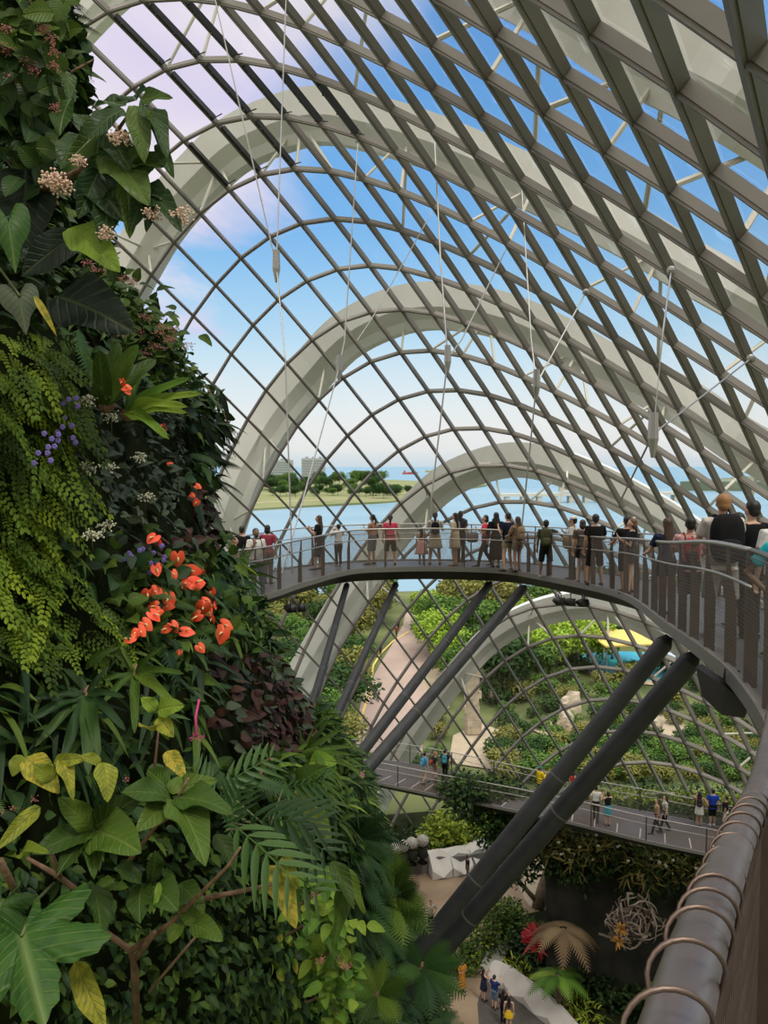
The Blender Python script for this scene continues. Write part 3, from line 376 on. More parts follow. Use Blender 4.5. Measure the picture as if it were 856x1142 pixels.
# road with its yellow line
rl = [(392, 850), (396, 815), (402, 785), (413, 760), (427, 735), (441, 712), (449, 697), (452, 683)]
rr_ = [(470, 850), (472, 815), (477, 785), (482, 760), (482, 737), (474, 712), (467, 697), (464, 683)]
L_ = [atz(x, y, .02) for x, y in rl]; R_ = [atz(x, y, .02) for x, y in rr_]
MB().add(L_ + R_, [(i, i + 8, i + 9, i + 1) for i in range(7)]).build('road', M_road, kind='structure')
mb = MB(); q = [atz(x, y, .05) for x, y in [(396, 816), (404, 795), (411, 775), (414, 757), (416, 742), (425, 728), (438, 715), (456, 704)]]
for a_, b_ in zip(q, q[1:]): mb.bar(a_, b_, .28, .03)
mb.build('road_line', M_line, kind='structure')
for k, pts in enumerate([[(500, 850), (505, 820), (535, 806), (560, 815), (590, 822), (640, 850), (620, 870)], [(590, 812), (620, 800), (700, 812), (735, 835), (700, 850), (640, 838)],
                         [(700, 800), (735, 790), (770, 812), (765, 826), (730, 822)], [(470, 760), (485, 745), (500, 742), (515, 760), (500, 790), (478, 800)], [(640, 745), (700, 730), (760, 745), (740, 765), (680, 760)]]):
    fix_up(flat_poly('garden_path', [atz(x, y, .03)[:2] for x, y in pts], .03 + k * .004, M_path, kind='structure'))

# ---- leaf batches -----------------------------------------------------------------
class Batch:
    """many copies of small templates gathered into one mesh with a per-copy tint"""
    def __init__(s): s.V = []; s.F = []; s.T = []; s.U = []; s.n = 0
    def add(s, V, Fc, tint, U=None):
        s.U.append(np.zeros((len(V), 3)) + .5 if U is None else U); s.V.append(V); s.F.append(Fc + s.n); s.T.append(np.zeros(len(V)) + tint); s.n += len(V)
    def place(s, tpl, pos, d, up, L, W=None, droop=0.0, tint=None, roll=0.0):
        V, Fc = tpl; W = W or L; d = np.array(d, float); d /= np.linalg.norm(d); up = np.array(up, float)
        sd = np.cross(d, up); nn = np.linalg.norm(sd)
        if nn < 1e-3: sd = np.cross(d, [1, .3, .1]); nn = np.linalg.norm(sd)
        sd /= nn; u = np.cross(sd, d)
        if roll: sd, u = sd * math.cos(roll) + u * math.sin(roll), u * math.cos(roll) - sd * math.sin(roll)
        P_ = np.array(pos)[None] + V[:, :1] * W * sd + V[:, 1:2] * L * d + V[:, 2:3] * L * u
        if droop: P_[:, 2] -= droop * L * np.abs(V[:, 1]) ** 2
        s.add(P_, Fc, (rng.random() if tint is None else tint) + .16 * (np.abs(V[:, 0]) < 1e-6) * (V[:, 1] > .02) - .05, np.stack([np.abs(V[:, 0]) / max(1e-6, np.abs(V[:, 0]).max()), V[:, 1], V[:, 2] * 0], 1))
    def build(s, name, m, parent=None, smooth=True, **kw):
        if not s.V: return None
        V = np.concatenate(s.V); T = np.concatenate(s.T)
        me = bpy.data.meshes.new(name); me.vertices.add(len(V)); me.vertices.foreach_set('co', V.astype(np.float32).ravel())
        Fs = np.concatenate(s.F); tri = Fs[:, 0] == Fs[:, 3]; ln_ = np.where(tri, 3, 4); keep_ = np.ones(Fs.shape, bool); keep_[tri, 3] = False
        idx = Fs[keep_]; st = np.concatenate([[0], np.cumsum(ln_)[:-1]])
        me.loops.add(len(idx)); me.loops.foreach_set('vertex_index', idx.astype(np.int32)); me.polygons.add(len(Fs)); me.polygons.foreach_set('loop_start', st.astype(np.int32)); me.polygons.foreach_set('loop_total', ln_.astype(np.int32))
        at_ = me.attributes.new('tint', 'FLOAT', 'POINT'); at_.data.foreach_set('value', T.astype(np.float32))
        au = me.attributes.new('leafco', 'FLOAT_VECTOR', 'POINT'); au.data.foreach_set('vector', np.concatenate(s.U).astype(np.float32).ravel())
        me.update(calc_edges=True); me.validate()
        if smooth: me.polygons.foreach_set('use_smooth', np.ones(len(Fs), dtype=bool))
        for q in (m if isinstance(m, (list, tuple)) else [m]): me.materials.append(q)
        o = bpy.data.objects.new(name, me); C.objects.link(o)
        if parent: o.parent = parent
        tag(o, **kw); return o
def leaf_mat(name, cols, rough=.45, trans=.25, mottle=0.0, mcol=None, mscale=20, veins=0.0):
    if name in MATS: return MATS[name]
    m = bpy.data.materials.new(name); m.use_nodes = True; nt = m.node_tree; n = nt.nodes; b = n['Principled BSDF']; o = n['Material Output']
    a = n.new('ShaderNodeAttribute'); a.attribute_name = 'tint'; rp = n.new('ShaderNodeValToRGB'); nt.links.new(a.outputs['Fac'], rp.inputs[0])
    cr = rp.color_ramp
    while len(cr.elements) < len(cols): cr.elements.new(.5)
    for i, (e, c) in enumerate(zip(cr.elements, cols)): e.position = i / max(1, len(cols) - 1); e.color = (*c, 1)
    col = rp.outputs[0]
    if mottle:
        nz = n.new('ShaderNodeTexNoise'); nz.inputs['Scale'].default_value = mscale; tc = n.new('ShaderNodeTexCoord'); nt.links.new(tc.outputs['Object'], nz.inputs['Vector'])
        mr = n.new('ShaderNodeMapRange'); nt.links.new(nz.outputs['Fac'], mr.inputs[0]); mr.inputs[1].default_value = .45; mr.inputs[2].default_value = .65; mr.inputs[4].default_value = mottle
        mx = n.new('ShaderNodeMix'); mx.data_type = 'RGBA'; nt.links.new(mr.outputs[0], mx.inputs[0]); nt.links.new(col, mx.inputs[6]); mx.inputs[7].default_value = (*mcol, 1); col = mx.outputs[2]
    if veins:
        la = n.new('ShaderNodeAttribute'); la.attribute_name = 'leafco'; sp = n.new('ShaderNodeSeparateXYZ'); nt.links.new(la.outputs['Vector'], sp.inputs[0])
        def Q(op, *a):
            k = n.new('ShaderNodeMath'); k.operation = op
            for i, v in enumerate(a):
                if isinstance(v, (int, float)): k.inputs[i].default_value = v
                else: nt.links.new(v, k.inputs[i])
            return k.outputs[0]
        ph = Q('FRACT', Q('SUBTRACT', Q('MULTIPLY', sp.outputs[1], 8.0), Q('MULTIPLY', sp.outputs[0], 2.4)))
        rib = Q('SUBTRACT', 1.0, Q('MINIMUM', 1.0, Q('MULTIPLY', Q('ABSOLUTE', Q('SUBTRACT', ph, .5)), 6.0)))
        mid = Q('SUBTRACT', 1.0, Q('MINIMUM', 1.0, Q('MULTIPLY', sp.outputs[0], 11.0)))
        vv = Q('MAXIMUM', Q('MULTIPLY', rib, .55), mid)
        vm = n.new('ShaderNodeMix'); vm.data_type = 'RGBA'; nt.links.new(Q('MULTIPLY', vv, veins), vm.inputs[0]); nt.links.new(col, vm.inputs[6]); vm.inputs[7].default_value = (.30, .38, .14, 1); col = vm.outputs[2]
        bp = n.new('ShaderNodeBump'); bp.inputs['Strength'].default_value = .6; bp.inputs['Distance'].default_value = .01; bp.invert = True; nt.links.new(vv, bp.inputs['Height']); nt.links.new(bp.outputs[0], b.inputs['Normal'])
    nt.links.new(col, b.inputs['Base Color']); b.inputs['Roughness'].default_value = rough; b.inputs['Specular IOR Level'].default_value = .18
    tl = n.new('ShaderNodeBsdfTranslucent'); nt.links.new(col, tl.inputs[0]); ms = n.new('ShaderNodeMixShader'); ms.inputs[0].default_value = trans
    nt.links.new(b.outputs[0], ms.inputs[1]); nt.links.new(tl.outputs[0], ms.inputs[2]); nt.links.new(ms.outputs[0], o.inputs[0])
    MATS[name] = m; return m
def t_leaf(nx, ny, prof, fold=.25, curl=0.0, wav=0.0, vein=0.0):
    """strip leaf: y 0..1 along, prof(t) half width"""
    V = []; Fc = []
    for j in range(ny + 1):
        t = j / ny; w = prof(t)
        for i in range(-nx, nx + 1):
            s_ = i / nx; x = s_ * w
            z = abs(x) * fold - curl * t * t + wav * math.sin(t * 9 + s_ * 2) * abs(s_) * w + vein * math.cos(t * 34 - abs(s_) * 7) * (1 - abs(s_)) * min(1, abs(s_) * 4)
            V.append((x, t, z))
    k = 2 * nx + 1
    for j in range(ny):
        for i in range(k - 1): a = j * k + i; Fc.append((a, a + 1, a + k + 1, a + k))
    return np.array(V), np.array(Fc)
def join_t(parts):
    V = []; Fc = []; n = 0
    for v, f in parts: V.append(v); Fc.append(f + n); n += len(v)
    return np.concatenate(V), np.concatenate(Fc)
def xf(tpl, pos, d, up, L, W):
    b = Batch(); b.place(tpl, pos, d, up, L, W, tint=0); return b.V[0], b.F[0]
ov = lambda t: .02 + .33 * math.sin(PI * min(1, t ** .8)) ** .75 * (1 - .25 * t) if 0 < t < 1 else .01
ln = lambda t: .012 + .075 * math.sin(PI * min(1, t ** .65)) if t < 1 else .004
hr = lambda t: (.30 + .28 * math.sin(PI * min(1, (t + .06) ** .75))) * (1 - t ** 1.6) + .004
T_OV = t_leaf(2, 7, ov, .3, .12, .1); T_OVB = t_leaf(3, 12, ov, .22, .22, .25, .012)
T_SM = t_leaf(1, 3, ov, .3, .1); T_LN = t_leaf(1, 6, ln, .3, .25); T_STRAP = t_leaf(2, 14, lambda t: .01 + .085 * math.sin(PI * min(1, t ** .8)) ** .5 if t < 1 else .002, .35, .2, .5)
def t_radial(n, rf, rings=2, dome=.12, fold=0.0):
    V = [(0, 0, 0)]; Fc = []
    for k in range(1, rings + 1):
        for i in range(n):
            a = 2 * PI * i / n; r = rf(a) * k / rings; V.append((r * math.sin(a), r * math.cos(a) , -dome * (k / rings) ** 2 + fold * abs(math.sin(a)) * r))
    for i in range(n): Fc.append((0, 1 + i, 1 + (i + 1) % n, 0))
    for k in range(rings - 1):
        for i in range(n): a = 1 + k * n + i; b = 1 + k * n + (i + 1) % n; Fc.append((a, a + n, b + n, b))
    return np.array(V, float), np.array(Fc)
def heart_r(a):
    a = abs((a + PI) % (2 * PI) - PI); tip = math.exp(-(a / .30) ** 1.3) * .34; body = .36 + .06 * math.cos(a * 2 + 2.2) + .12 * math.exp(-((a - 2.45) / .5) ** 2)
    notch = .40 * math.exp(-((PI - a) / .22) ** 2); return max(.05, body + tip - notch)
T_HEART = t_radial(28, heart_r, 3, .10, .12)
def spathe_r(a):
    a = abs((a + PI) % (2 * PI) - PI); return .40 + .22 * math.exp(-(a / .38) ** 1.4) + .07 * math.exp(-((a - 2.5) / .4) ** 2) - .22 * math.exp(-((PI - a) / .2) ** 2)
T_SPATHE = t_radial(24, spathe_r, 3, .08, .10)
def lobed_r(a):
    a = (a + PI) % (2 * PI) - PI; k = 2 * PI / 6.2; q = abs(((a + k / 2) % k) - k / 2) / (k / 2)
    big = 1 - .24 * (abs(a) / PI) ** 1.2
    return big * (.50 + .50 * (1 - q ** 1.35) + .07 * (abs((a * 15 / PI) % 1 - .5) * 2 - .5)) if abs(a) < 2.8 else .18
T_LOBE = t_radial(120, lobed_r, 4, .16, .0)
def pinnate(n, prof, lf, ang=1.0, tip=True, width=1.0, sx=1.0):
    parts = []
    for k in range(n):
        t = .12 + .86 * k / (n - 1)
        for s_ in (-1, 1):
            l = prof(t); d = Vector((s_ * math.sin(ang), math.cos(ang), -.15)); parts.append(xf(lf, (0, t, 0), d, (0, 0, 1), l, l * width))
    parts.append(xf(t_leaf(1, 2, lambda t: .008, 0), (0, 0, 0), (0, 1, 0), (0, 0, 1), 1, 1)); return join_t(parts)
T_SPLIT = pinnate(6, lambda t: .5 * math.sin(PI * (t * .8 + .12)) ** .6 + .12, t_leaf(1, 5, ln, .25, .2), .85, width=.85)
T_FERN = pinnate(15, lambda t: .24 * math.sin(PI * (t * .75 + .22)) ** .8 + .02, t_leaf(1, 2, lambda t: .13 * (1 - t) + .01, .1), 1.05, width=1.1)
def t_maiden():
    parts = []; fan = t_radial(6, lambda a: .55 + .3 * math.cos(a), 1, .05)
    for k in range(9):
        t = .1 + .1 * k
        for s_ in (-1, 1):
            l = .34 * (1 - t) + .08
            for q in range(1, 6 if k < 5 else 4):
                r = l * q / 5; parts.append(xf(fan, (s_ * r * .80, t + r * .42 + .02 * (q % 2), -.1 * r), (s_ * .4, 1, -.2), (rng.normal(0, .4), rng.normal(0, .3), 1), .062, .05))
    return join_t(parts)
T_MAID = t_maiden()
# ---- trees in the gardens outside
def tree_mesh(kind, seed):
    r = random.Random(seed); b = Batch()
    lf = T_SM
    blobs = []
    if kind == 'round': blobs = [(Vector((r.uniform(-1, 1), r.uniform(-1, 1), r.uniform(.0, 1.1))) * 2.2, r.uniform(1.2, 2.1)) for _ in range(16)]; n = 2600; ls = .48
    elif kind == 'umbrella': blobs = [(Vector((r.uniform(-1, 1) * 3.4, r.uniform(-1, 1) * 3.4, r.uniform(0, .6))), r.uniform(1.0, 1.6)) for _ in range(20)]; n = 2800; ls = .42
    elif kind == 'column': blobs = [(Vector((r.uniform(-.5, .5), r.uniform(-.5, .5), k * .8)), 1.3 - k * .12) for k in range(8)]; n = 1700; ls = .42
    else: blobs = [(Vector((r.uniform(-1, 1), r.uniform(-1, 1), r.uniform(0, .5))) * 1.2, r.uniform(.6, 1.0)) for _ in range(7)]; n = 900; ls = .3
    for _ in range(n):
        c, rad = r.choice(blobs); d = Vector((r.gauss(0, 1), r.gauss(0, 1), r.gauss(.25, 1))).normalized(); p = c + d * rad * r.uniform(.7, 1.05)
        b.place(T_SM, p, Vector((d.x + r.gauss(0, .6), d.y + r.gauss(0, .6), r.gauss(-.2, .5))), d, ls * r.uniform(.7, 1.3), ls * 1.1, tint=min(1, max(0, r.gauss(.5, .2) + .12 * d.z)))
    return b, blobs
M_bark = mat('bark', (.12, .085, .06), .9, var=.3, scale=6, bump=.4)
TREE_COLS = {'lime': [(.20, .34, .03), (.42, .58, .08)], 'mid': [(.05, .12, .02), (.16, .28, .06)], 'deep': [(.02, .06, .02), (.07, .14, .04)], 'olive': [(.12, .15, .03), (.34, .32, .10)]}
TM = {}
def get_tree(kind, colour, seed):
    key = (kind, colour, seed)
    if key not in TM:
        b, blobs = tree_mesh(kind, seed); o = b.build('crown', leaf_mat('tree_' + colour, TREE_COLS[colour], .7, .25)); cm = o.data; bpy.data.objects.remove(o)
        mb = MB(); rr = random.Random(seed + 5); h = 3.2 if kind != 'shrub' else .8
        mb.tube([(0, 0, -h), (.1, .05, -h * .5), (0, 0, .2)], [.26, .2, .15] if kind != 'shrub' else [.08, .07, .05], 7)
        for c, rad in blobs[:6]: mb.tube([(0, 0, -h * .3), c * .6, c], [.12, .07, .03], 5)
        t = mb.build('trunk', M_bark, smooth=True); tm = t.data; bpy.data.objects.remove(t); TM[key] = (cm, tm, h)
    return TM[key]
TREE_LAB = {('round', 'mid'): 'rounded mid-green tree in the gardens outside the dome', ('round', 'deep'): 'dense dark-green tree in the gardens outside the dome', ('umbrella', 'lime'): 'wide lime-green tree in the gardens outside the dome',
            ('round', 'olive'): 'olive-yellow tree in the gardens outside the dome', ('umbrella', 'mid'): 'wide flat-topped green tree in the gardens outside the dome', ('column', 'deep'): 'narrow dark upright tree outside the dome',
            ('shrub', 'mid'): 'low green shrub in the gardens outside the dome', ('shrub', 'olive'): 'low yellowish shrub in the gardens outside the dome', ('shrub', 'deep'): 'low dark shrub in the gardens outside the dome', ('round', 'lime'): 'bright yellow-green round tree outside the dome'}
def where(x, y):
    px, py = px_of((x, y, 0)); a = 'left of the curving road' if px < 400 else 'right of the curving road' if px < 530 else 'behind the stone pillar side of the garden' if px < 600 else 'below the lowest white arch' if px < 680 else 'behind the near slanting columns' if px < 770 else 'at the far right of the garden'
    b = 'by the water' if py < 690 else 'in the middle distance' if py < 745 else 'closer to the dome' if py < 810 else 'close to the glass'
    return a + ', ' + b
def tree(kind, colour, seed, x, y, z, s, lab=None, group=None, far=False):
    if lab is None:
        lab = TREE_LAB[(kind, colour)].split(' in the gardens')[0].split(' outside the dome')[0] + ' ' + where(x, y); group = lab
    cm, tm, h = get_tree(kind, colour, seed)
    root = empty('shrub' if kind == 'shrub' else 'tree', (x, y, z), random.uniform(0, 6), label=lab or TREE_LAB[(kind, colour)], cat='shrub' if kind == 'shrub' else 'tree', group=group or TREE_LAB[(kind, colour)])
    c = put(cm, 'crown', (0, 0, h * s), (0, 0, 0), s, root); t = put(tm, 'trunk', (0, 0, h * s), (0, 0, 0), s, root); return root
def in_poly(x, y, P_):
    c = False; n = len(P_); j = n - 1
    for i in range(n):
        if (P_[i][1] > y) != (P_[j][1] > y) and x < (P_[j][0] - P_[i][0]) * (y - P_[i][1]) / (P_[j][1] - P_[i][1]) + P_[i][0]: c = not c
        j = i
    return c
ROADP = rl + rr_[::-1]
def shell_front_y(x): return 66 - .012 * (x - 6) ** 2
# scattered planting (px regions turned into ground positions)
rt = random.Random(11); placed = []
def scatter(n, box, kinds, smin, smax, mind):
    k = 0; tries = 0
    while k < n and tries < n * 30:
        tries += 1; px = rt.uniform(box[0], box[2]); py = rt.uniform(box[1], box[3]); p = atz(px, py, 0)
        if in_poly(px, py, [(a - 7, b) for a, b in rl] + [(a + 8, b) for a, b in rr_[::-1]]): continue
        if 684 < px < 800 and 712 < py < 800 and kinds[0][0] != 'shrub': continue
        if any((p - q).length < mind for q in placed): continue
        if p.y < 67.5 or abs(px - 526) < (34 if py > 790 else 16) and py > 700: continue
        kd, colr, sd = rt.choice(kinds); s = rt.uniform(smin, smax)
        placed.append(p.copy()); tree(kd, colr, sd, p.x, p.y, 0, s); k += 1
tree_named = [('umbrella', 'lime', 3, 612, 752, 1.35, 'large lime-green tree above the lowest white arch'), ('round', 'lime', 5, 655, 745, 1.0, 'bright green round tree right of the large lime-green tree'),
              ('round', 'deep', 2, 560, 775, 1.2, 'dark tree just right of the stone pillar'), ('round', 'olive', 4, 705, 712, 1.1, 'olive-yellow tree left of the yellow canopy'),
              ('umbrella', 'mid', 6, 520, 715, 1.3, 'wide green tree right of the curving road'), ('round', 'deep', 2, 380, 810, .95, 'dark round tree between the two left columns beside the road')]
for kd, colr, sd, px, py, s, lab in tree_named:
    p = atz(px, py, 0); placed.append(p.copy()); tree(kd, colr, sd, p.x, p.y, 0, s, lab, group='named garden trees')
scatter(38, (260, 668, 900, 706), [('round', 'mid', 1), ('round', 'deep', 2), ('umbrella', 'mid', 6), ('round', 'olive', 4)], .9, 1.35, 5.5)
scatter(26, (560, 700, 900, 760), [('round', 'mid', 1), ('umbrella', 'lime', 3), ('round', 'olive', 4), ('round', 'deep', 2)], .6, .95, 6)
scatter(14, (470, 700, 600, 770), [('round', 'mid', 1), ('round', 'lime', 5), ('umbrella', 'mid', 6), ('round', 'deep', 2)], .6, 1.0, 4.5)
scatter(12, (380, 668, 436, 700), [('round', 'mid', 1), ('round', 'olive', 4)], .7, 1.0, 4.5)
scatter(26, (285, 690, 400, 870), [('round', 'mid', 1), ('round', 'deep', 2), ('round', 'olive', 4)], .6, .95, 4.0)
scatter(90, (400, 790, 960, 905), [('shrub', 'mid', 8), ('shrub', 'deep', 8), ('shrub', 'olive', 9)], .5, .95, 1.9)
scatter(30, (540, 740, 900, 850), [('shrub', 'mid', 8), ('shrub', 'olive', 9), ('shrub', 'deep', 8)], .7, 1.3, 2.4)
scatter(60, (530, 832, 900, 880), [('shrub', 'mid', 8), ('shrub', 'deep', 8), ('shrub', 'olive', 9)], .55, .95, 1.5)
scatter(16, (400, 850, 540, 890), [('shrub', 'mid', 8), ('shrub', 'deep', 8)], .55, .95, 1.6)
# far shore trees
for k in range(140):
    px = rt.uniform(205, 462); d = rt.choice([0, 0, 1, 1, 2]); py = [553, 547, 541][d] + rt.uniform(-2, 1.5); p = atz(px, py, 0)
    if 262 < px < 300 and d == 0: continue
    if px > 425 and d > 0: continue
    loc_ = 'at the left edge of the belt' if px < 262 else 'left of the tower blocks' if px < 300 else 'below the left tower block' if px < 332 else 'below the wider tower block' if px < 366 else 'just right of the tower blocks' if px < 400 else 'near the tip of the shore'
    lab = '%s row tree on the far shore, %s' % (['front', 'middle', 'back'][d], loc_)
    tree('round', rt.choice(['mid', 'deep', 'deep']), rt.choice([1, 2]), p.x, p.y, 0, rt.uniform(1.0, 1.5) * (1 + .5 * d), lab, lab)
p = atz(428, 556, 0); tree('round', 'deep', 2, p.x, p.y, 0, 1.9, 'tall tree standing alone at the tip of the far shore', 'lone far trees')
p = atz(416, 556, 0); tree('column', 'deep', 2, p.x, p.y, 0, 1.7, 'slim tree beside the lone tree at the far shore tip', 'lone far trees')
# tower blocks, ships, barrage
M_bld = mat('hazy_grey_facade', (.46, .50, .54), .8); M_bldw = mat('facade_bands', (.30, .35, .41), .6)
for lab, x0, x1, y0, yd in (('low grey tower block on the far shore, left of the taller one', 303, 326, 513, 1150), ('wider grey tower block on the far shore with dark window bands', 337, 362, 511, 1150)):
    a_ = at(x0, 533, yd); b_ = at(x1, y0, yd); w = b_.x - a_.x; h = b_.z
    e = empty('tower_block', ((a_.x + b_.x) / 2, yd, 0), 0, label=lab, cat='building')
    MB().box((0, 0, h / 2), (w, 22, h)).build('facade', M_bld, e)
    mb = MB()
    for k in range(7): mb.box((0, -11.2, h * (.3 + .1 * k)), (w * .94, .6, h * .03))
    for k in range(3): mb.box((-w * .3 + k * w * .3, 0, h + 1), (w * .12, 8, 2))
    mb.build('window_bands', M_bldw, e)
def ship(px, py, yd, L, hull, deck, lab):
    p = at(px, py, yd); e = empty('cargo_ship', (p.x, p.y, -1.5), 0, label=lab, cat='ship')
    h = L * .09; mb = MB(); mb.add([(-L / 2, -L * .08, h), (L / 2, -L * .08, h * 1.4), (L / 2, L * .08, h * 1.4), (-L / 2, L * .08, h), (-L * .46, -L * .06, -2), (L * .40, -L * .03, -2), (L * .40, L * .03, -2), (-L * .46, L * .06, -2)],
       [(0, 1, 2, 3), (4, 7, 6, 5), (0, 4, 5, 1), (1, 5, 6, 2), (2, 6, 7, 3), (3, 7, 4, 0)]); mb.build('hull', mat('hull_' + lab[:6], hull, .6), e)
    mb = MB(); mb.box((-L * .33, 0, h + L * .07), (L * .12, L * .12, L * .14)); mb.tube([(L * .1, 0, h), (L * .1, 0, h + L * .2)], L * .012, 6); mb.tube([(L * .28, 0, h), (L * .28, 0, h + L * .14)], L * .01, 6)
    mb.box((L * .08, 0, h + L * .02), (L * .5, L * .1, L * .05)); mb.build('superstructure', mat('deckhouse_' + lab[:6], deck, .6), e)
ship(457, 527.5, 2600, 52, (.62, .10, .08), (.55, .14, .10), 'red hulled ship at sea left of the hanging cable')
ship(480, 522, 3400, 48, (.60, .42, .10), (.66, .45, .12), 'yellow ship at sea right of the red one')
e = empty('barrage', (0, 0, 0), label='long pale low barrage bridge across the water at the right', cat='bridge')
p0, p1 = at(556, 551, 600), at(760, 549, 640); p0.z = p1.z = 5
MB().bar(p0, p1, 10, 2.2).build('deck', mat('barrage_concrete', (.66, .62, .54), .8), e)
mb = MB()
for k in range(12): q = p0.lerp(p1, (k + .5) / 12); mb.box((q.x, q.y, 1.5), (3.5, 9, 6))
mb.build('piers', mat('barrage_concrete', (.66, .62, .54), .8), e)
mb = MB(); q = p0.lerp(p1, .45); mb.box((q.x, q.y, 9), (38, 9, 4)); mb.box((q.x, q.y, 11.6), (44, 12, .8)); mb.build('gatehouse', mat('barrage_roof', (.7, .68, .62), .8), e)
e = fix_up(flat_poly('headland', [(330, 900), (1200, 760), (1600, 1600), (700, 1500)], 9, mat('headland_green', (.16, .20, .14), .95, var=.2, scale=.01), 12, kind='structure'))
# stone pillar, rocks, playground
M_stone = mat('pale_stacked_stone', (.50, .42, .33), .9, var=.25, scale=1.5, bump=.8)
p = atz(526, 818, 0); mb = MB()
for k in range(11):
    a = random.uniform(0, 1); mb.box((random.uniform(-.08, .08), 0, .45 + k * .72), (1.5 - .03 * k + random.uniform(-.15, .15), 1.3, .70), Matrix.Rotation(a * .3, 3, 'Z'))
o = mb.build('stone_pillar', M_stone, label='tall stacked stone pillar rising left of the garden trees outside', cat='pillar'); o.location = p
for k, (px, py, s, lab) in enumerate([(637, 800, 1.5, 'tall pale rock outside, left of the nearest slanting columns'), (631, 815, 1.1, 'low pale rock left of the tall pale rock outside'), (725, 822, 1.3, 'white rock outside under the near slanting columns'), (495, 765, 1.4, 'brown boulder beside the road'), (672, 832, 1.0, 'small pale rock between the slanting columns')]):
    p = atz(px, py, 0); mb = MB()
    def rf(q, k=k): return q * (1 + .35 * noise.noise(q * 1.7 + Vector((k * 5, 0, 0))))
    mb.ell((0, 0, s * .7), (s * .8, s * .7, s * 1.2), 14, 10, fn=rf); o = mb.build('rock', M_stone, label=lab, cat='rock'); o.location = p
p = atz(700, 752, 0); e = empty('playground_canopy', p, .3, label='yellow canopy roof over the playground', cat='canopy')
mb = MB(); mb.add([(-5, -2.5, 4.6), (5, -2.5, 4.3), (5, 2.5, 5.2), (-5, 2.5, 5.5), (-5, -2.5, 4.4), (5, -2.5, 4.1), (5, 2.5, 5.0), (-5, 2.5, 5.3)], [(0, 1, 2, 3), (4, 7, 6, 5), (0, 4, 5, 1), (1, 5, 6, 2), (2, 6, 7, 3), (3, 7, 4, 0)]); mb.build('canopy_roof', mat('yellow_canopy', (.80, .55, .16), .7), e)
for x, y in ((-4.5, -2), (4.5, -2), (4.5, 2), (-4.5, 2)): MB().tube([(x, y, -.1), (x, y, 4.5)], .1, 6).build('post', M_cable, e)
p = atz(712, 742, 0); fix_up(flat_poly('splash_pool', [(p.x + 9 * math.cos(a) * (1 + .2 * math.sin(3 * a)), p.y + 8 * math.sin(a)) for a in [k * PI / 12 for k in range(24)]], .06, mat('blue_playground_floor', (.05, .30, .62), .5, col2=(.06, .50, .50), scale=.25), .05, label='bright blue and teal playground floor', cat='playground'))
for px, py, lab in ((655, 742, 'pale solar panelled roof left of the playground'), (760, 752, 'pale solar panelled roof right of the playground behind the near column')):
    p = atz(px, py, 0); e = empty('garden_shelter', p, .5, label=lab, cat='shelter')
    m = mat('solar_roof', (.62, .68, .80), .4, col2=(.40, .50, .72), scale=1.5)
    mb = MB(); mb.box((0, 0, 3.4), (8, 5, .2), Matrix.Rotation(.12, 3, 'X'))
    for k in range(5): mb.box((-3.2 + 1.6 * k, 0, 3.53), (.08, 4.9, .04), Matrix.Rotation(.12, 3, 'X'))
    mb.build('roof', m, e)
    for x, y in ((-3.5, -2), (3.5, -2), (3.5, 2), (-3.5, 2)): MB().tube([(x, y, 0), (x, y, 3.3)], .08, 6).build('post', M_cable, e)
# ------------------------------------------------------------------ upper walkway
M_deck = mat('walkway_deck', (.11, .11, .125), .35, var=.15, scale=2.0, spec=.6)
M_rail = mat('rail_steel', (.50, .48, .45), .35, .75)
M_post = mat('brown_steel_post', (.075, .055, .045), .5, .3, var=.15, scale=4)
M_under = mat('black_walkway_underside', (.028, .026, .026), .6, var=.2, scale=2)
M_edge = mat('grey_deck_edge', (.23, .22, .21), .5, .3)
def mesh_mat(name, cell, alpha, col):
    m = bpy.data.materials.new(name); m.use_nodes = True; nt = m.node_tree; n = nt.nodes; b = n['Principled BSDF']; o = n['Material Output']
    b.inputs['Base Color'].default_value = (*col, 1); b.inputs['Metallic'].default_value = .5; b.inputs['Roughness'].default_value = .5
    tr = n.new('ShaderNodeBsdfTransparent'); mx = n.new('ShaderNodeMixShader'); uv = n.new('ShaderNodeUVMap')
    sp = n.new('ShaderNodeSeparateXYZ'); nt.links.new(uv.outputs[0], sp.inputs[0])
    def Mn(op, *a):
        k = n.new('ShaderNodeMath'); k.operation = op
        for i, v in enumerate(a):
            if isinstance(v, (int, float)): k.inputs[i].default_value = v
            else: nt.links.new(v, k.inputs[i])
        return k.outputs[0]
    d1 = Mn('ADD', sp.outputs[0], Mn('MULTIPLY', sp.outputs[1], .5)); d2 = Mn('SUBTRACT', sp.outputs[0], Mn('MULTIPLY', sp.outputs[1], .5))
    f1 = Mn('LESS_THAN', Mn('FRACT', Mn('DIVIDE', d1, cell)), alpha); f2 = Mn('LESS_THAN', Mn('FRACT', Mn('DIVIDE', d2, cell)), alpha)
    nt.links.new(Mn('MAXIMUM', f1, f2), mx.inputs[0]); nt.links.new(tr.outputs[0], mx.inputs[1]); nt.links.new(b.outputs[0], mx.inputs[2]); nt.links.new(mx.outputs[0], o.inputs[0])
    MATS[name] = m; return m
M_mesh = mesh_mat('wire_mesh', .04, .24, (.20, .16, .135))
M_mesh2 = mesh_mat('wire_mesh_far', .05, .09, (.32, .30, .27))
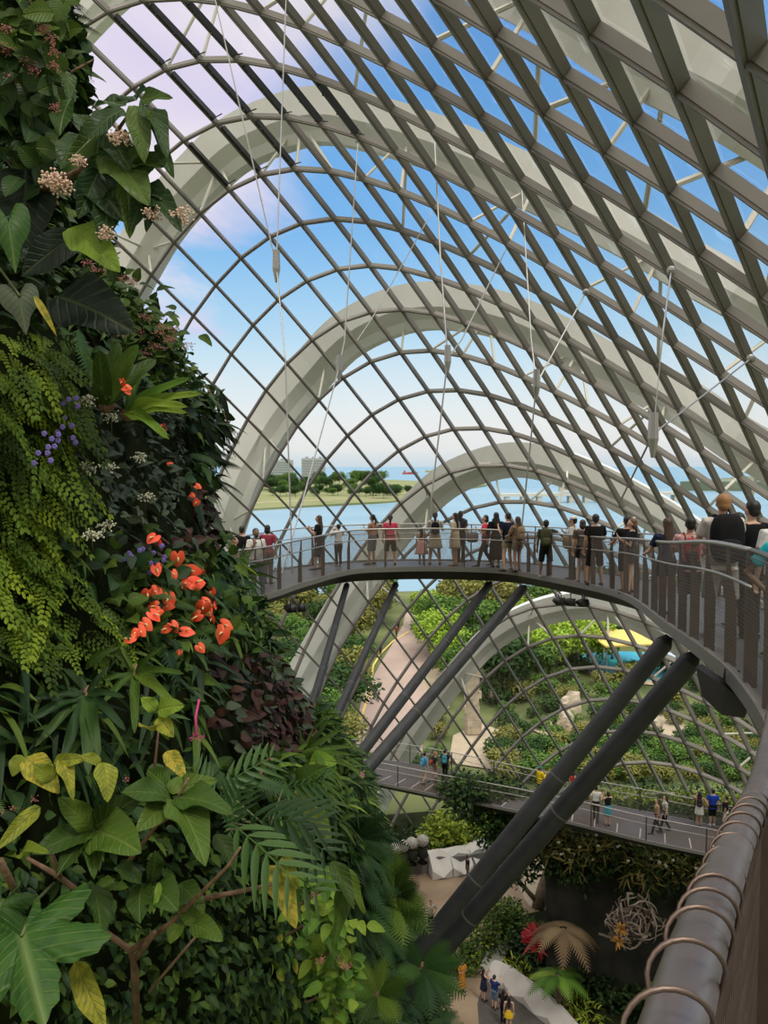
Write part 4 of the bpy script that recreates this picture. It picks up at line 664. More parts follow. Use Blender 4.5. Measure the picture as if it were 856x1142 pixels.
RAW = [(-5.8, 15.5, -3.28), (-5.2, 17.6, -3.26), (-3.35, 20.2, -3.24), (-2.45, 22.8, -3.22), (-1.05, 24.7, -3.2), (.3, 25.3, -3.2), (1.85, 25.3, -3.2), (3.6, 24.7, -3.15), (4.65, 22.6, -3.07), (5.2, 19.6, -2.93), (5.1, 16.8, -2.75), (4.3, 12.3, -2.38), (3.65, 9.3, -2.12), (3.3, 7.7, -2.02), (2.8, 5.9, -1.92), (2.35, 4.6, -1.92), (1.62, 3.2, -1.95), (.92, 1.9, -1.95), (.62, 1.33, -1.83), (.45, 1.02, -1.75), (.313, .75, -1.68), (.193, .51, -1.6), (-.02, .1, -1.6), (-.5, -1.1, -1.6)]
# anchor the visible stretch on measured sight lines
EDGE_PX = [(284, 667, 20.2), (337, 651, 22.6), (389, 637, 24.7), (437, 634, 25.3), (493, 633.5, 25.4), (560, 636, 24.9), (609, 644, 22.6), (669, 656, 19.6), (703, 667, 16.8), (741, 695, 12.3), (781, 723, 9.3), (817, 753, 7.7), (856, 809, 5.9)]
edge = [EYE + Vector(p) for p in RAW]
for k, (x, y, d) in enumerate(EDGE_PX): edge[2 + k] = at(x, y, d)
edge_s = smooth_curve(edge, 5)
def resample(pts, step):
    out = [pts[0]]; acc = 0.0
    for a, b in zip(pts, pts[1:]):
        d = (b - a).length
        while acc + d >= step:
            t = (step - acc) / d; a = a.lerp(b, t); out.append(a); d = (b - a).length; acc = 0.0
        acc += d
    out.append(pts[-1]); return out
edge_s = resample(edge_s, .25)
def side(pts, i):
    a = pts[max(0, i - 3)]; b = pts[min(len(pts) - 1, i + 3)]; t = (b - a); t.z = 0; t.normalize(); return Vector((t.y, -t.x, 0)), t
WID = 2.1
def offset(pts, w, dz=0.0):
    out = []
    for i, p in enumerate(pts):
        s_, t = side(pts, i); q = p - s_ * w; q.z = p.z + dz; out.append(q)
    return out
# the deck lies outward of the near edge (away from the mountain side)
far_s = offset(edge_s, WID)
def smooth_list(p, k):
    for _ in range(k): p = [p[0]] + [(p[i - 1] + p[i] * 2 + p[i + 1]) / 4 for i in range(1, len(p) - 1)] + [p[-1]]
    return p
far_s = smooth_list(far_s, 12)
def ribbon_solid(A, B, prof, name, m, parent, **kw):
    """prof: list of (u, dz): u 0 at A, 1 at B"""
    k = len(prof); vs = []
    for a, b in zip(A, B):
        for u, dz in prof: q = a.lerp(b, u); vs.append((q.x, q.y, q.z + dz))
    m_ = len(A); fs = [(i * k + j, i * k + (j + 1) % k, (i + 1) * k + (j + 1) % k, (i + 1) * k + j) for i in range(m_ - 1) for j in range(k)]
    fs += [tuple(range(k)), tuple((m_ - 1) * k + j for j in range(k))[::-1]]
    return fix_up(MB().add(vs, fs).build(name, m, parent, **kw))
walk = empty('walkway', (0, 0, 0), label='upper curved steel walkway with wire mesh railing crossing the dome full of visitors', cat='walkway')
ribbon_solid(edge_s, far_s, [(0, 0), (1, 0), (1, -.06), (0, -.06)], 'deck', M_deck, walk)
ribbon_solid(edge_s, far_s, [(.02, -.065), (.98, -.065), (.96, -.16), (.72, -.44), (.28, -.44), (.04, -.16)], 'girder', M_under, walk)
def curve_bar(pts, w, h, name, m, parent, n=None):
    mb = MB(); vs = []; k = 4
    if n: mb.tube(pts, w, n); return mb.build(name, m, parent, smooth=True)
    for i, p in enumerate(pts):
        s_, t = side(pts, i)
        for x, z in ((-w / 2, -h / 2), (w / 2, -h / 2), (w / 2, h / 2), (-w / 2, h / 2)): vs.append(p + s_ * x + Vector((0, 0, z)))
    fs = [(i * k + j, i * k + (j + 1) % k, (i + 1) * k + (j + 1) % k, (i + 1) * k + j) for i in range(len(pts) - 1) for j in range(k)] + [(0, 1, 2, 3)]
    return mb.add(vs, fs).build(name, m, parent)
up = lambda pts, z: [p + Vector((0, 0, z)) for p in pts]
curve_bar(up(edge_s, -.03), .07, .15, 'edge_plate', M_edge, walk); curve_bar(up(far_s, -.03), .07, .15, 'edge_plate', M_edge, walk)
HR = 1.25
near_part = [p for p in edge_s if p.y < 7.0]; cut = len(edge_s) - len(near_part)
curve_bar(up(edge_s[:cut + 1], HR), .024, 0, 'handrail', M_rail, walk, 8); curve_bar(up(far_s, HR), .022, 0, 'handrail', M_rail, walk, 8)
curve_bar(up(edge_s[:cut + 1], HR - .32), .016, 0, 'middle_rail', M_rail, walk, 6); curve_bar(up(far_s, HR - .32), .016, 0, 'middle_rail', M_rail, walk, 6)
M_tube = mat('worn_dark_tube', (.20, .165, .16), .36, .75, var=.18, scale=9, bump=.08)
curve_bar(up(smooth_list(edge_s[cut:], 2), HR), .0225, 0, 'handrail', M_tube, walk, 20)
def post_obj(p, s_, t, inward, big):
    mb = MB(); h = HR
    d = .05 if not big else .075; th = .014
    # flat blade standing across the fence line, tapering to the top, with a bracket
    a = [p + s_ * (inward * u * d) + Vector((0, 0, z)) for u, z in ((0, -.1), (1.5, -.1), (1.5, .62), (.55, h * .82), (.3, h), (0, h))]
    k = len(a); vs = [q - t * th for q in a] + [q + t * th for q in a]
    mb.add(vs, [tuple(range(k)), tuple(range(2 * k - 1, k - 1, -1))] + [(i, (i + 1) % k, (i + 1) % k + k, i + k) for i in range(k)])
    return fix_up(mb.build('post', M_post, walk))
for pts, inw in ((edge_s, -1), (far_s, 1)):
    k = 2
    while k < len(pts) - 1:
        p = pts[k]; s_, t = side(pts, k)
        if p.y > 1.2: post_obj(p, s_, t, inw, True)
        k += 5 if p.y > 14 else 4
def mesh_panel(pts, h0, h1, name, m, parent, uvz=1.0):
    me = bpy.data.meshes.new(name); v = []; f = []; uvs = []; L = 0; Ls = [0]
    for a, b in zip(pts, pts[1:]): L += (b - a).length; Ls.append(L)
    for p in pts: v += [(p.x, p.y, p.z + h0), (p.x, p.y, p.z + h1)]
    for i in range(len(pts) - 1):
        f.append((2 * i, 2 * i + 2, 2 * i + 3, 2 * i + 1)); uvs += [(Ls[i], h0), (Ls[i + 1], h0), (Ls[i + 1], h1), (Ls[i], h1)]
    me.from_pydata(v, [], f); ul = me.uv_layers.new(name='UVMap')
    for i, q in enumerate(uvs): ul.data[i].uv = q
    me.materials.append(m); o = bpy.data.objects.new(name, me); C.objects.link(o); o.parent = parent; return o
mesh_panel(edge_s[:cut + 1], .02, HR - .02, 'wire_mesh_panel', M_mesh, walk)
mesh_panel(far_s, .02, HR - .02, 'wire_mesh_panel', M_mesh2, walk)
# close mesh beside the viewer: real rods under the dark tube
near = resample(smooth_curve([p + Vector((0, 0, 0)) for p in edge_s[cut:]], 2), .03); mb = MB()
for i, p in enumerate(near):
    if p.y < .25 or p.y > 4: continue
    if i + 8 < len(near):
        a = p + Vector((0, 0, HR - .06)); b = near[i + 8] + Vector((0, 0, .03)); 
        mb.tube([a, b], .0016, 4); 
        mb.tube([near[i + 8] + Vector((0, 0, HR - .06)), p + Vector((0, 0, .03))], .0016, 4)
mb.build('wire_mesh_panel', M_post, walk)
mesh_panel(edge_s[cut:], .02, HR - .02, 'wire_mesh_panel', M_mesh, walk)
curve_bar([p + Vector((0, 0, HR - .055)) for p in near], .004, 0, 'edge_cable', M_cable, walk, 6)
# lacing wire wound round the tube and the edge cable
nr = resample([p + Vector((0, 0, HR)) for p in near if .2 < p.y < 3.4], .004); wire = []
for i, p in enumerate(nr):
    s_, t = side(nr, i); a = -2 * PI * i * .004 / .088
    ca, sa = math.cos(a), math.sin(a); r1 = .0245; dz = sa * r1 if sa > 0 else sa * .062
    wire.append(p + s_ * (ca * r1 * (1 if sa > 0 else 1 - .3 * abs(sa))) + Vector((0, 0, dz)))
wm = mat('lacing_wire', (.15, .11, .09), .4, .7)
MB().tube(wire, .0021, 6).build('lacing_wire', wm, walk, smooth=True, label='thin brown wire wound in loops round the tube')
# loudspeaker / lamp boxes hung below the deck
def hung_lamp(px, py, y, s, lab, kind=0):
    p = at(px, py, y); e = empty('floodlight', p, random.uniform(-.4, .4), label=lab, cat='floodlight')
    mb = MB(); mb.tube([(-s * .5, 0, 0), (-s * .2, 0, -s * .1), (s * .3, 0, -s * .1)], [s * .12, s * .3, s * .26], 10, ref=(0, 1, 0)); mb.build('lamp_body', M_louver, e, smooth=True)
    mb = MB(); mb.tube([(s * .3, 0, -s * .1), (s * .36, 0, -s * .1)], s * .29, 12); mb.build('lamp_rim', M_louver, e)
    mb = MB(); mb.bar((0, -s * .32, -s * .1), (0, -s * .32, s * .5), s * .06); mb.bar((0, s * .32, -s * .1), (0, s * .32, s * .5), s * .06); mb.bar((0, -s * .35, s * .5), (0, s * .35, s * .5), s * .08); mb.build('bracket', M_louver, e); return e
hung_lamp(325, 677, 21.6, .42, 'left one of two small black floodlights hung under the left end of the upper walkway')
hung_lamp(335, 676, 22.0, .42, 'right one of two small black floodlights hung under the left end of the upper walkway')
for k, (px, lab) in enumerate([(624, 'leftmost black floodlight clustered below the bend of the upper walkway'), (636, 'middle black floodlight clustered below the bend of the upper walkway'), (650, 'right black floodlight clustered below the bend of the upper walkway')]):
    hung_lamp(px, 669 + k, 20.6, .36, lab)
# big black hood under the near edge
e = empty('speaker_hood', at(804, 774, 7.9), -.5, label='large black wedge shaped hood hung under the walkway near edge at the right', cat='hood')
mb = MB(); mb.add([(-.28, -.06, .30), (-.24, .14, .30), (-.20, -.12, -.02), (-.14, .16, 0), (.02, -.16, -.20), (.06, .18, -.18), (.26, -.1, -.22), (.28, .12, -.2), (.30, -.08, -.06), (.3, .1, -.05), (.05, -.12, .12), (.06, .14, .12)],
    [(0, 1, 3, 2), (2, 3, 5, 4), (4, 5, 7, 6), (6, 7, 9, 8), (8, 9, 11, 10), (10, 11, 1, 0), (0, 2, 4, 6, 8, 10), (1, 11, 9, 7, 5, 3)]); hd_ = fix_up(mb.build('hood', M_louver, e)); e.scale = (.85,) * 3
mb = MB(); 
for k in range(4): mb.tube([(.02 + k * .07, 0, .08 - .03 * k), (.04 + k * .07, .02, .3)], .018, 6)
mb.build('hanger', M_louver, e)
# ------------------------------------------------------------------ slanting columns
def column(p0, p1, r, lab):
    e = empty('slanted_column', p1, 0, label=lab, cat='column', group='slanting steel columns under the upper walkway')
    a = p0 - p1; mb = MB(); mb.tube([(0, 0, 0), a * .5, a * .985], [r, r, r * .97], 24); mb.tube([a * .985, a], [r * .97, r * .45], 24); mb.build('tube', M_dark, e, smooth=False)
    for t in (.22, .45, .68):
        q = a * t; d = a.normalized(); MB().tube([q - d * .012, q + d * .012], r * 1.012, 24).build('weld_ring', mat('weld_grey', (.10, .10, .105), .6), e)
    return e
for (x0, y0, d0_, x1, y1, d1_, r, lab) in [
    (387, 651, 25.6, 349, 783, 18.5, .10, 'leftmost slanting dark column under the walkway'), (442, 650, 26.2, 369, 812, 18.5, .105, 'second slanting dark column from the left, beside the leftmost'),
    (547, 650, 26.0, 404, 838, 18.5, .135, 'third slanting dark column from the left, in the middle pair'), (585, 654, 24.3, 407, 860, 17.5, .145, 'fourth slanting dark column, lower one of the middle pair'),
    (746, 710, 12.9, 492, 1030, 12.4, .145, 'thick near slanting column, upper one of the right pair'), (776, 729, 10.6, 482, 1072, 11.6, .145, 'thick near slanting column, lower one of the right pair')]:
    a = at(x0, y0, d0_); b = at(x1, y1, d1_); b2 = b + (b - a).normalized() * 3.2
    column(a, b2, r, lab)
# ------------------------------------------------------------------ suspension cables
def cable(pts, r, lab, conn=None):
    P_ = [at(*q) for q in pts]; e = empty('suspension_cable', P_[0], 0, label=lab, cat='cable')
    MB().tube([q - P_[0] for q in P_], r, 6).build('strand', M_cable, e)
    if conn is not None:
        q = P_[conn] - P_[0]; MB().tube([q + Vector((0, 0, .45)), q + Vector((0, 0, -.1)), q + Vector((0, 0, -.5))], [.10, .12, .04], 8).build('connector', M_cable, e)
    MB().ell((0, 0, 0), (.12, .12, .12), 8, 6).build('anchor', M_cable, e)
cable([(238, -8, 27), (308, 296, 24.5)], .022, 'thin cable from the top left down to the connector left of centre')
cable([(319, -8, 27), (308, 296, 24.5), (318, 400, 23.6), (326, 640, 22.6)], .022, 'near vertical cable through the left connector down to the walkway', 1)
cable([(399, 157, 35.5), (384, 380, 30), (378, 410, 29), (337, 560, 25), (314, 640, 23)], .025, 'cable slanting down left of centre to the far walkway rail', 2)
cable([(484, 150, 33), (491, 290, 29), (499, 400, 27.6), (481, 555, 27), (478, 626, 27)], .028, 'central hanging cable reaching down to the middle of the walkway', 2)
cable([(484, 232, 36), (414, 356, 31), (398, 380, 30)], .022, 'short diagonal cable left of the central hanging cable')
cable([(566, 274, 33), (515, 378, 28.5), (499, 400, 27.6)], .025, 'diagonal cable joining the central cable from the right')
cable([(653, 326, 27.5), (598, 428, 25.5), (585, 555, 26), (577, 632, 26)], .026, 'cable right of centre running down to the walkway bend', 1)
cable([(581, 202, 30), (592, 378, 26.5), (598, 428, 25.5)], .022, 'thin upright cable above the right of centre connector')
cable([(748, 302, 20), (739, 370, 18), (728, 484, 17), (690, 562, 19.5)], .022, 'near cable at the right running down behind the visitors', 2)
cable([(837, 400, 21), (728, 484, 17)], .020, 'long diagonal cable at the far right')
# ------------------------------------------------------------------ lower walkway
LZ = 10.0
nearL = [atz(*q, LZ) for q in [(300, 880), (340, 868), (375, 866), (405, 870), (458, 880.6), (503, 890), (560, 901), (640, 918), (716, 937), (801, 955), (860, 972), (930, 995), (1010, 1020)]]
farL = [atz(*q, LZ) for q in [(320, 858), (350, 848), (385, 846), (423, 848), (458, 852.6), (503, 861), (550, 871.5), (600, 883), (673, 897), (741, 910), (817, 926), (905, 942), (990, 960)]]
nearL = smooth_curve(nearL, 6); farL = smooth_curve(farL, 6)
M_deck2 = mat('lower_deck', (.085, .065, .055), .75, col2=(.12, .11, .13), scale=.35, spec=.2)
low = empty('walkway', (0, 0, 0), label='lower straight walkway with thin wire rails running across near the bottom of the dome', cat='walkway')
ribbon_solid(nearL, farL, [(0, 0), (1, 0), (1, -.08), (0, -.08)], 'deck', M_deck2, low)
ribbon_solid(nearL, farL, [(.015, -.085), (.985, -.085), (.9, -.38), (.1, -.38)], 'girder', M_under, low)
mb = MB()
for i in range(2, len(nearL) - 1, 2):   # pale strips let into the deck
    a, b = nearL[i], farL[i]; mb.bar(a.lerp(b, .06) + Vector((0, 0, .006)), a.lerp(b, .30) + Vector((.5, 0, .006)), .05, .012)
mb.build('deck_strip', mat('pale_strip', (.5, .45, .4), .7), low)
for pts in (nearL, farL):
    curve_bar(up(pts, 1.12), .024, 0, 'handrail', M_rail, low, 6); curve_bar(up(pts, .78), .016, 0, 'middle_rail', M_rail, low, 6)
    curve_bar(up(pts, -.03), .06, .14, 'edge_plate', M_edge, low)
    mesh_panel(pts, .02, 1.1, 'wire_mesh_panel', M_mesh2, low)
    rs = resample(pts, 2.55)
    for p in rs[1:-1]: MB().box((p.x, p.y, p.z + .56), (.05, .05, 1.16)).build('post', M_post, low)
# ------------------------------------------------------------------ planted mountain
def cy_of(z):       # z relative to the eye
    t = min(1, max(0, (-z - 1.5) / 6.5)); return 7.5 + 5.8 * t * t * (3 - 2 * t)
SIL = [(40, -160), (62, -60), (66, 0), (80, 60), (100, 130), (130, 250), (150, 320), (195, 380), (232, 450), (236, 560), (262, 650), (305, 720), (335, 800), (375, 870), (410, 960), (455, 1060), (490, 1142), (520, 1240), (540, 1400), (550, 1700)]
def theta_table():
    out = []
    for px, py in SIL:
        px -= 12
        th = math.atan2((px - 428) / F, 1.0); z = 0.0
        for _ in range(40):
            cy = cy_of(z); ux, uy = math.sin(th), math.cos(th); L = -8.5 * ux + cy * uy; yt = L * uy
            r = ray(px, py); z = .5 * z + .5 * (r.z * yt / r.y)
        R = 8.5 * uy + cy * ux; out.append((z, R))
    return sorted(out)
RT = theta_table()
def R_of(z):
    if z <= RT[0][0]: return RT[0][1]
    if z >= RT[-1][0]: return RT[-1][1]
    for (z0, r0), (z1, r1) in zip(RT, RT[1:]):
        if z0 <= z <= z1: return r0 + (r1 - r0) * (z - z0) / (z1 - z0)
def lump(a, z): 
    v = Vector((math.cos(a) * 3.2, math.sin(a) * 3.2, z * .55)); return .38 * noise.noise(v * .8) + .16 * noise.noise(v * 2.3)
def wall_pt(a, z, extra=0.0, flat=False):      # a: angle about the axis
    r = R_of(z) + (0 if flat else lump(a, z)) + extra - .12; return Vector((-8.5 + r * math.cos(a), cy_of(z) + r * math.sin(a), EYE.z + z))
def wall_n(a, z):
    e = .05; p = wall_pt(a, z, 0, True); u = wall_pt(a + e, z, 0, True) - p; v = wall_pt(a, z + e, 0, True) - p; n = u.cross(v).normalized()
    if n.dot(Vector((math.cos(a), math.sin(a), 0))) < 0: n = -n
    return n
A0, A1, NAa = -2.75, 1.5, 120; ZS = [-27 + .42 * k for k in range(int((27 + 11.5) / .42))]
mb = MB(); vs = [wall_pt(A0 + (A1 - A0) * i / NAa, z) for z in ZS for i in range(NAa + 1)]
vs = [Vector((p.x, p.y, max(p.z, .0))) for p in vs]
n1 = NAa + 1; fs = [(j * n1 + i, j * n1 + i + 1, (j + 1) * n1 + i + 1, (j + 1) * n1 + i) for j in range(len(ZS) - 1) for i in range(NAa)]
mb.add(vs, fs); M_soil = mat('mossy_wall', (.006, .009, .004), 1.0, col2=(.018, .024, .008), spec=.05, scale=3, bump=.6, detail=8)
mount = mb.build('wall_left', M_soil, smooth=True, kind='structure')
def hit(px, py, extra=0.0):
    r = ray(px, py).normalized(); t = 2.5; prev = None
    while t < 30:
        p = EYE + r * t; z = p.z - EYE.z; rad = math.hypot(p.x + 8.5, p.y - cy_of(z)); a = math.atan2(p.y - cy_of(z), p.x + 8.5)
        if rad < R_of(z) + lump(a, z) - .12 + extra: return p, a, z
        t += .04
    return None
def hitp(px, py, extra=0.0):
    h = hit(px, py, extra)
    if h is None:
        for k in range(30):
            h = hit(px - 4 * k, py, extra)
            if h: return h
    return h
# leaf materials
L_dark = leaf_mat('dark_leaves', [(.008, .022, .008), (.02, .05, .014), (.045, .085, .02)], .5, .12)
L_mid = leaf_mat('mid_leaves', [(.02, .045, .007), (.045, .095, .013), (.095, .155, .02)], .45, .2, veins=0.22)
L_bright = leaf_mat('bright_leaves', [(.06, .14, .02), (.12, .24, .03), (.24, .34, .04)], .45, .3, veins=0.25)
L_maid = leaf_mat('maidenhair_green', [(.03, .06, .008), (.10, .17, .014), (.24, .32, .02)], .6, .3)
L_grey = leaf_mat('grey_green_leaves', [(.018, .03, .022), (.04, .06, .04), (.07, .09, .055)], .5, .1, veins=0.18)
L_red = leaf_mat('maroon_leaves', [(.022, .012, .010), (.05, .02, .016), (.075, .04, .03)], .5, .15)
L_yel = leaf_mat('yellowing_leaves', [(.16, .22, .02), (.34, .34, .04), (.46, .36, .05)], .45, .3, mottle=.8, mcol=(.16, .20, .03), mscale=30, veins=.25)
L_med = leaf_mat('medinilla_leaves', [(.015, .04, .015), (.035, .08, .022), (.09, .15, .03)], .38, .25, veins=0.25)
L_split = leaf_mat('split_leaf_green', [(.015, .04, .012), (.03, .075, .02), (.055, .11, .026)], .4, .15)
L_lobe = leaf_mat('lobed_leaf_green', [(.03, .085, .015), (.045, .12, .018)], .42, .25, mottle=.5, mcol=(.02, .06, .02), mscale=14, veins=0.35)
L_blk = leaf_mat('black_green_leaf', [(.006, .014, .010), (.014, .026, .016)], .4, .05, veins=0.12)
M_stem = mat('green_stem', (.08, .10, .03), .6); M_twig = mat('brown_twig', (.17, .10, .06), .85, var=.35, scale=14, bump=.5)
# region map (which planting grows where)
def zone(px, py):
    if py < 400 and px > 60 and py < 310: return 'med'
    if px < 62 and 370 < py < 720: return 'maid'
    if px < 125 and 600 < py < 720 and px < 60 + (py - 600) * .6: return 'maid'
    if px < 125 and 395 < py < 600: return 'grey' if px > 75 else 'maid'
    if 120 < px and 300 < py < 430: return 'small'
    if 100 <= px < 205 and 430 < py < 600: return 'grey'
    if 130 < px < 240 and 545 < py < 620: return 'red'
    if px >= 205 and 420 < py < 600: return 'mix'
    if px < 250 and 590 < py < 725: return 'mid'
    if 215 <= px and 560 < py < 730: return 'lance'
    if 225 < px < 345 and 730 < py < 840: return 'red'
    if px < 250 and 715 < py < 830: return 'strap'
    if px > 300 and py < 920: return 'lance'
    if px > 385 and py > 880: return 'dfern'
    if py > 980 and 300 < px <= 400: return 'yel'
    if py > 900: return 'small2'
    return 'mix'
BT = {k: Batch() for k in ('dark', 'mid', 'bright', 'maid', 'grey', 'red', 'yel', 'split')}
def scatter_wall(n, a0, a1, z0, z1, size=1.0):
    for _ in range(n):
        a = random.uniform(a0, a1); z = random.uniform(z0, z1); n_ = wall_n(a, z); p = wall_pt(a, z, random.uniform(-.02, .22))
        px, py = px_of(p)
        if px < -120 or px > 620 or py < -150 or py > 1300: 
            if random.random() < .75: continue
        d2 = (EYE - p); dist = d2.length
        if n_.dot(d2) < -.35 * dist and random.random() < .8: continue
        zn = zone(px, py); r = random.random(); dn = Vector((0, 0, -1)); side_ = n_.cross(Vector((0, 0, 1))).normalized()
        rd = Vector((random.gauss(0, 1), random.gauss(0, 1), random.gauss(0, 1)))
        out = (n_ * random.uniform(.3, 1.1) + side_ * random.gauss(0, .8) + Vector((0, 0, random.gauss(-.25, .5))))
        up = n_ + Vector((0, 0, .7)) + rd * .35
        g = size * max(1.0, min(1.6, dist / 8))
        if zn == 'maid': BT['maid'].place(T_MAID, p + n_ * .05, n_ * .45 + side_ * random.gauss(0, .35) + Vector((0, 0, -.35)), up, random.uniform(.20, .36) * g, None, .35, min(1, max(0, random.gauss(.45, .28)))) if r < .78 else (BT['mid'].place(T_SM, p, out, up, .09 * g, .1 * g, .1, .2) if r < .85 else None)
        elif zn == 'grey': BT['grey'].place(T_HEART if r < .7 else T_OV, p, out, up, random.uniform(.06, .13) * g, None, .1)
        elif zn == 'small': BT['mid' if r < .7 else 'dark'].place(T_SM, p, out, up, random.uniform(.08, .14) * g, .09 * g, .1)
        elif zn == 'small2': BT['mid' if r < .4 else 'dark'].place(T_SM if r < .8 else T_OV, p, out, up, random.uniform(.07, .13) * g, .09 * g, .1)
        elif zn == 'red': BT['red' if r < .62 else 'grey'].place(T_OV, p, out, up, random.uniform(.08, .16) * g, .14 * g, .25)
        elif zn == 'lance': BT['mid' if r < .5 else 'dark' if r < .93 else 'bright'].place(T_LN, p, out + Vector((0, 0, .3)), up, random.uniform(.18, .36) * g, .30 * g, .45)
        elif zn == 'strap': BT['mid' if r < .4 else 'dark'].place(T_LN, p, out + Vector((0, 0, .1)), up, random.uniform(.25, .42) * g, .34 * g, .5)
        elif zn == 'dfern': BT['split' if r < .35 else 'dark' if r < .8 else 'mid'].place(T_FERN if r < .35 else T_LN if r < .8 else T_SM, p, out, up, random.uniform(.2, .42) * g if r < .35 else .16 * g, None, .35)
        elif zn == 'yel': BT['bright' if r < .3 else 'yel' if r < .40 else 'dark'].place(T_SM if r > .25 else T_OV, p, out, up, random.uniform(.08, .15) * g, .11 * g, .15)
        elif zn == 'med': BT['dark' if r < .8 else 'mid'].place(T_OV, p, out, up, random.uniform(.12, .22) * g, .2 * g, .2)
        else:
            if r < .12: BT['split'].place(T_FERN, p, out, up, random.uniform(.25, .4) * g, None, .4)
            else: BT['dark' if r < .5 else 'mid' if r < .94 else 'bright'].place(T_OV if r < .6 else T_LN, p, out, up, random.uniform(.10, .2) * g, .17 * g, .25)
scatter_wall(21000, -1.5, .75, -4.5, 6.5)
scatter_wall(17000, -1.4, .95, -10, -4.5)
scatter_wall(7000, -1.3, .4, -6, -2.2)
scatter_wall(1500, -1.2, .9, -26, -10, 1.8)
for k, (nm, m_) in {'dark': ('foliage', L_dark), 'mid': ('foliage', L_mid), 'bright': ('foliage', L_bright), 'maid': ('foliage', L_maid), 'grey': ('foliage', L_grey), 'red': ('foliage', L_red), 'yel': ('foliage', L_yel), 'split': ('foliage', L_split)}.items():
    lab = {'dark': 'dark green mixed foliage covering the planted wall', 'mid': 'mid green mixed foliage covering the planted wall', 'bright': 'bright green leaves scattered over the planted wall', 'maid': 'yellow-green maidenhair fern hanging in curtains at the far left', 'grey': 'dark grey-green begonia leaves above the orange flowers',
           'red': 'maroon leaves mixed into the planted wall', 'yel': 'yellow leaves low in the planted wall', 'split': 'fern fronds mixed into the lower planted wall'}[k]
    BT[k].build('foliage', m_, label=lab, cat='foliage', kind='stuff')
# ---- single plants
def vdir(p): return (EYE - p).normalized()
def plant(name, pos, lab, cat='plant', group=None): return empty(name, pos, 0, label=lab, cat=cat, group=group)
def leaf_obj(parent, tpl, m, pos, d, up, L, W=None, droop=.1, tint=None, name='leaf', base=None):
    b = Batch(); o0 = Vector(parent.location); b.place(tpl, Vector(pos) - o0, d, up, L, W, droop, rng.random() if tint is None else tint); return b.build(name, m, parent)
def stem(parent, pts, r, m=None, name='stem'):
    o0 = parent.location; mb = MB(); mb.tube([Vector(p) - o0 for p in pts], r if hasattr(r, '__len__') else [r] * len(pts), 6); return mb.build(name, m or M_stem, parent, smooth=True)
cat_ = lambda a, b, t: a.lerp(b, t)
def flower_cluster(parent, pos, s, m, n=60, name='flower_cluster', hang=.6):
    mb = MB(); o0 = Vector(parent.location)
    for _ in range(n):
        d = Vector((random.gauss(0, 1), random.gauss(0, 1), random.gauss(0, 1))).normalized() * s * random.uniform(.45, 1); d.z = d.z * .7 - hang * s * .3
        q = Vector(pos) - o0 + d; mb.tube([Vector(pos) - o0 + d * .2, q], s * .012, 3, caps=False); mb.ell(q, (s * .085,) * 3, 5, 4)
    return mb.build(name, m, parent, smooth=True)
M_pinkfl = mat('pale_pink_buds', (.62, .42, .32), .6, col2=(.75, .55, .42), scale=40); M_dpink = mat('dusky_pink_flowers', (.45, .16, .15), .6, var=.25, scale=30)
M_anth = mat('coral_spathe', (.88, .07, .03), .45, col2=(.90, .17, .08), scale=8, spec=.25); M_spad = mat('pale_spadix', (.80, .62, .30), .6)
M_whfl = mat('white_flowers', (.66, .66, .50), .6); M_viol = mat('violet_flowers', (.16, .12, .40), .6); M_magenta = mat('magenta_flower', (.5, .03, .18), .5)
# shrub overhanging at the top left (pairs of broad leaves on woody stems)
def px3(px, py, y): return at(px, py, y)
def shrub_leaves(root, specs, m, tpl=T_OVB, fold=None):
    for (bx, by, tx, ty, y0, y1, w) in specs:
        a = px3(bx, by, y0); b = px3(tx, ty, y1); d = b - a; L = d.length
        up = vdir(a) + Vector((random.gauss(0, .35), random.gauss(0, .35), .55 + random.gauss(0, .3))); leaf_obj(root, tpl, m, a, d, up, L, L * w, .12)
base = px3(70, 170, 4.6); med = plant('overhanging_shrub', base, 'broad-leaved shrub with pink flower heads leaning out against the sky at upper left', 'shrub')
stem(med, [px3(40, 215, 5), px3(90, 190, 4.7), px3(128, 150, 4.5), px3(150, 118, 4.4)], [.022, .018, .012, .006], M_twig)
stem(med, [px3(90, 190, 4.7), px3(140, 190, 4.5), px3(175, 215, 4.4)], [.016, .012, .006], M_twig)
stem(med, [px3(60, 120, 5), px3(80, 80, 4.9), px3(105, 66, 4.9)], [.012, .008, .004], M_twig)
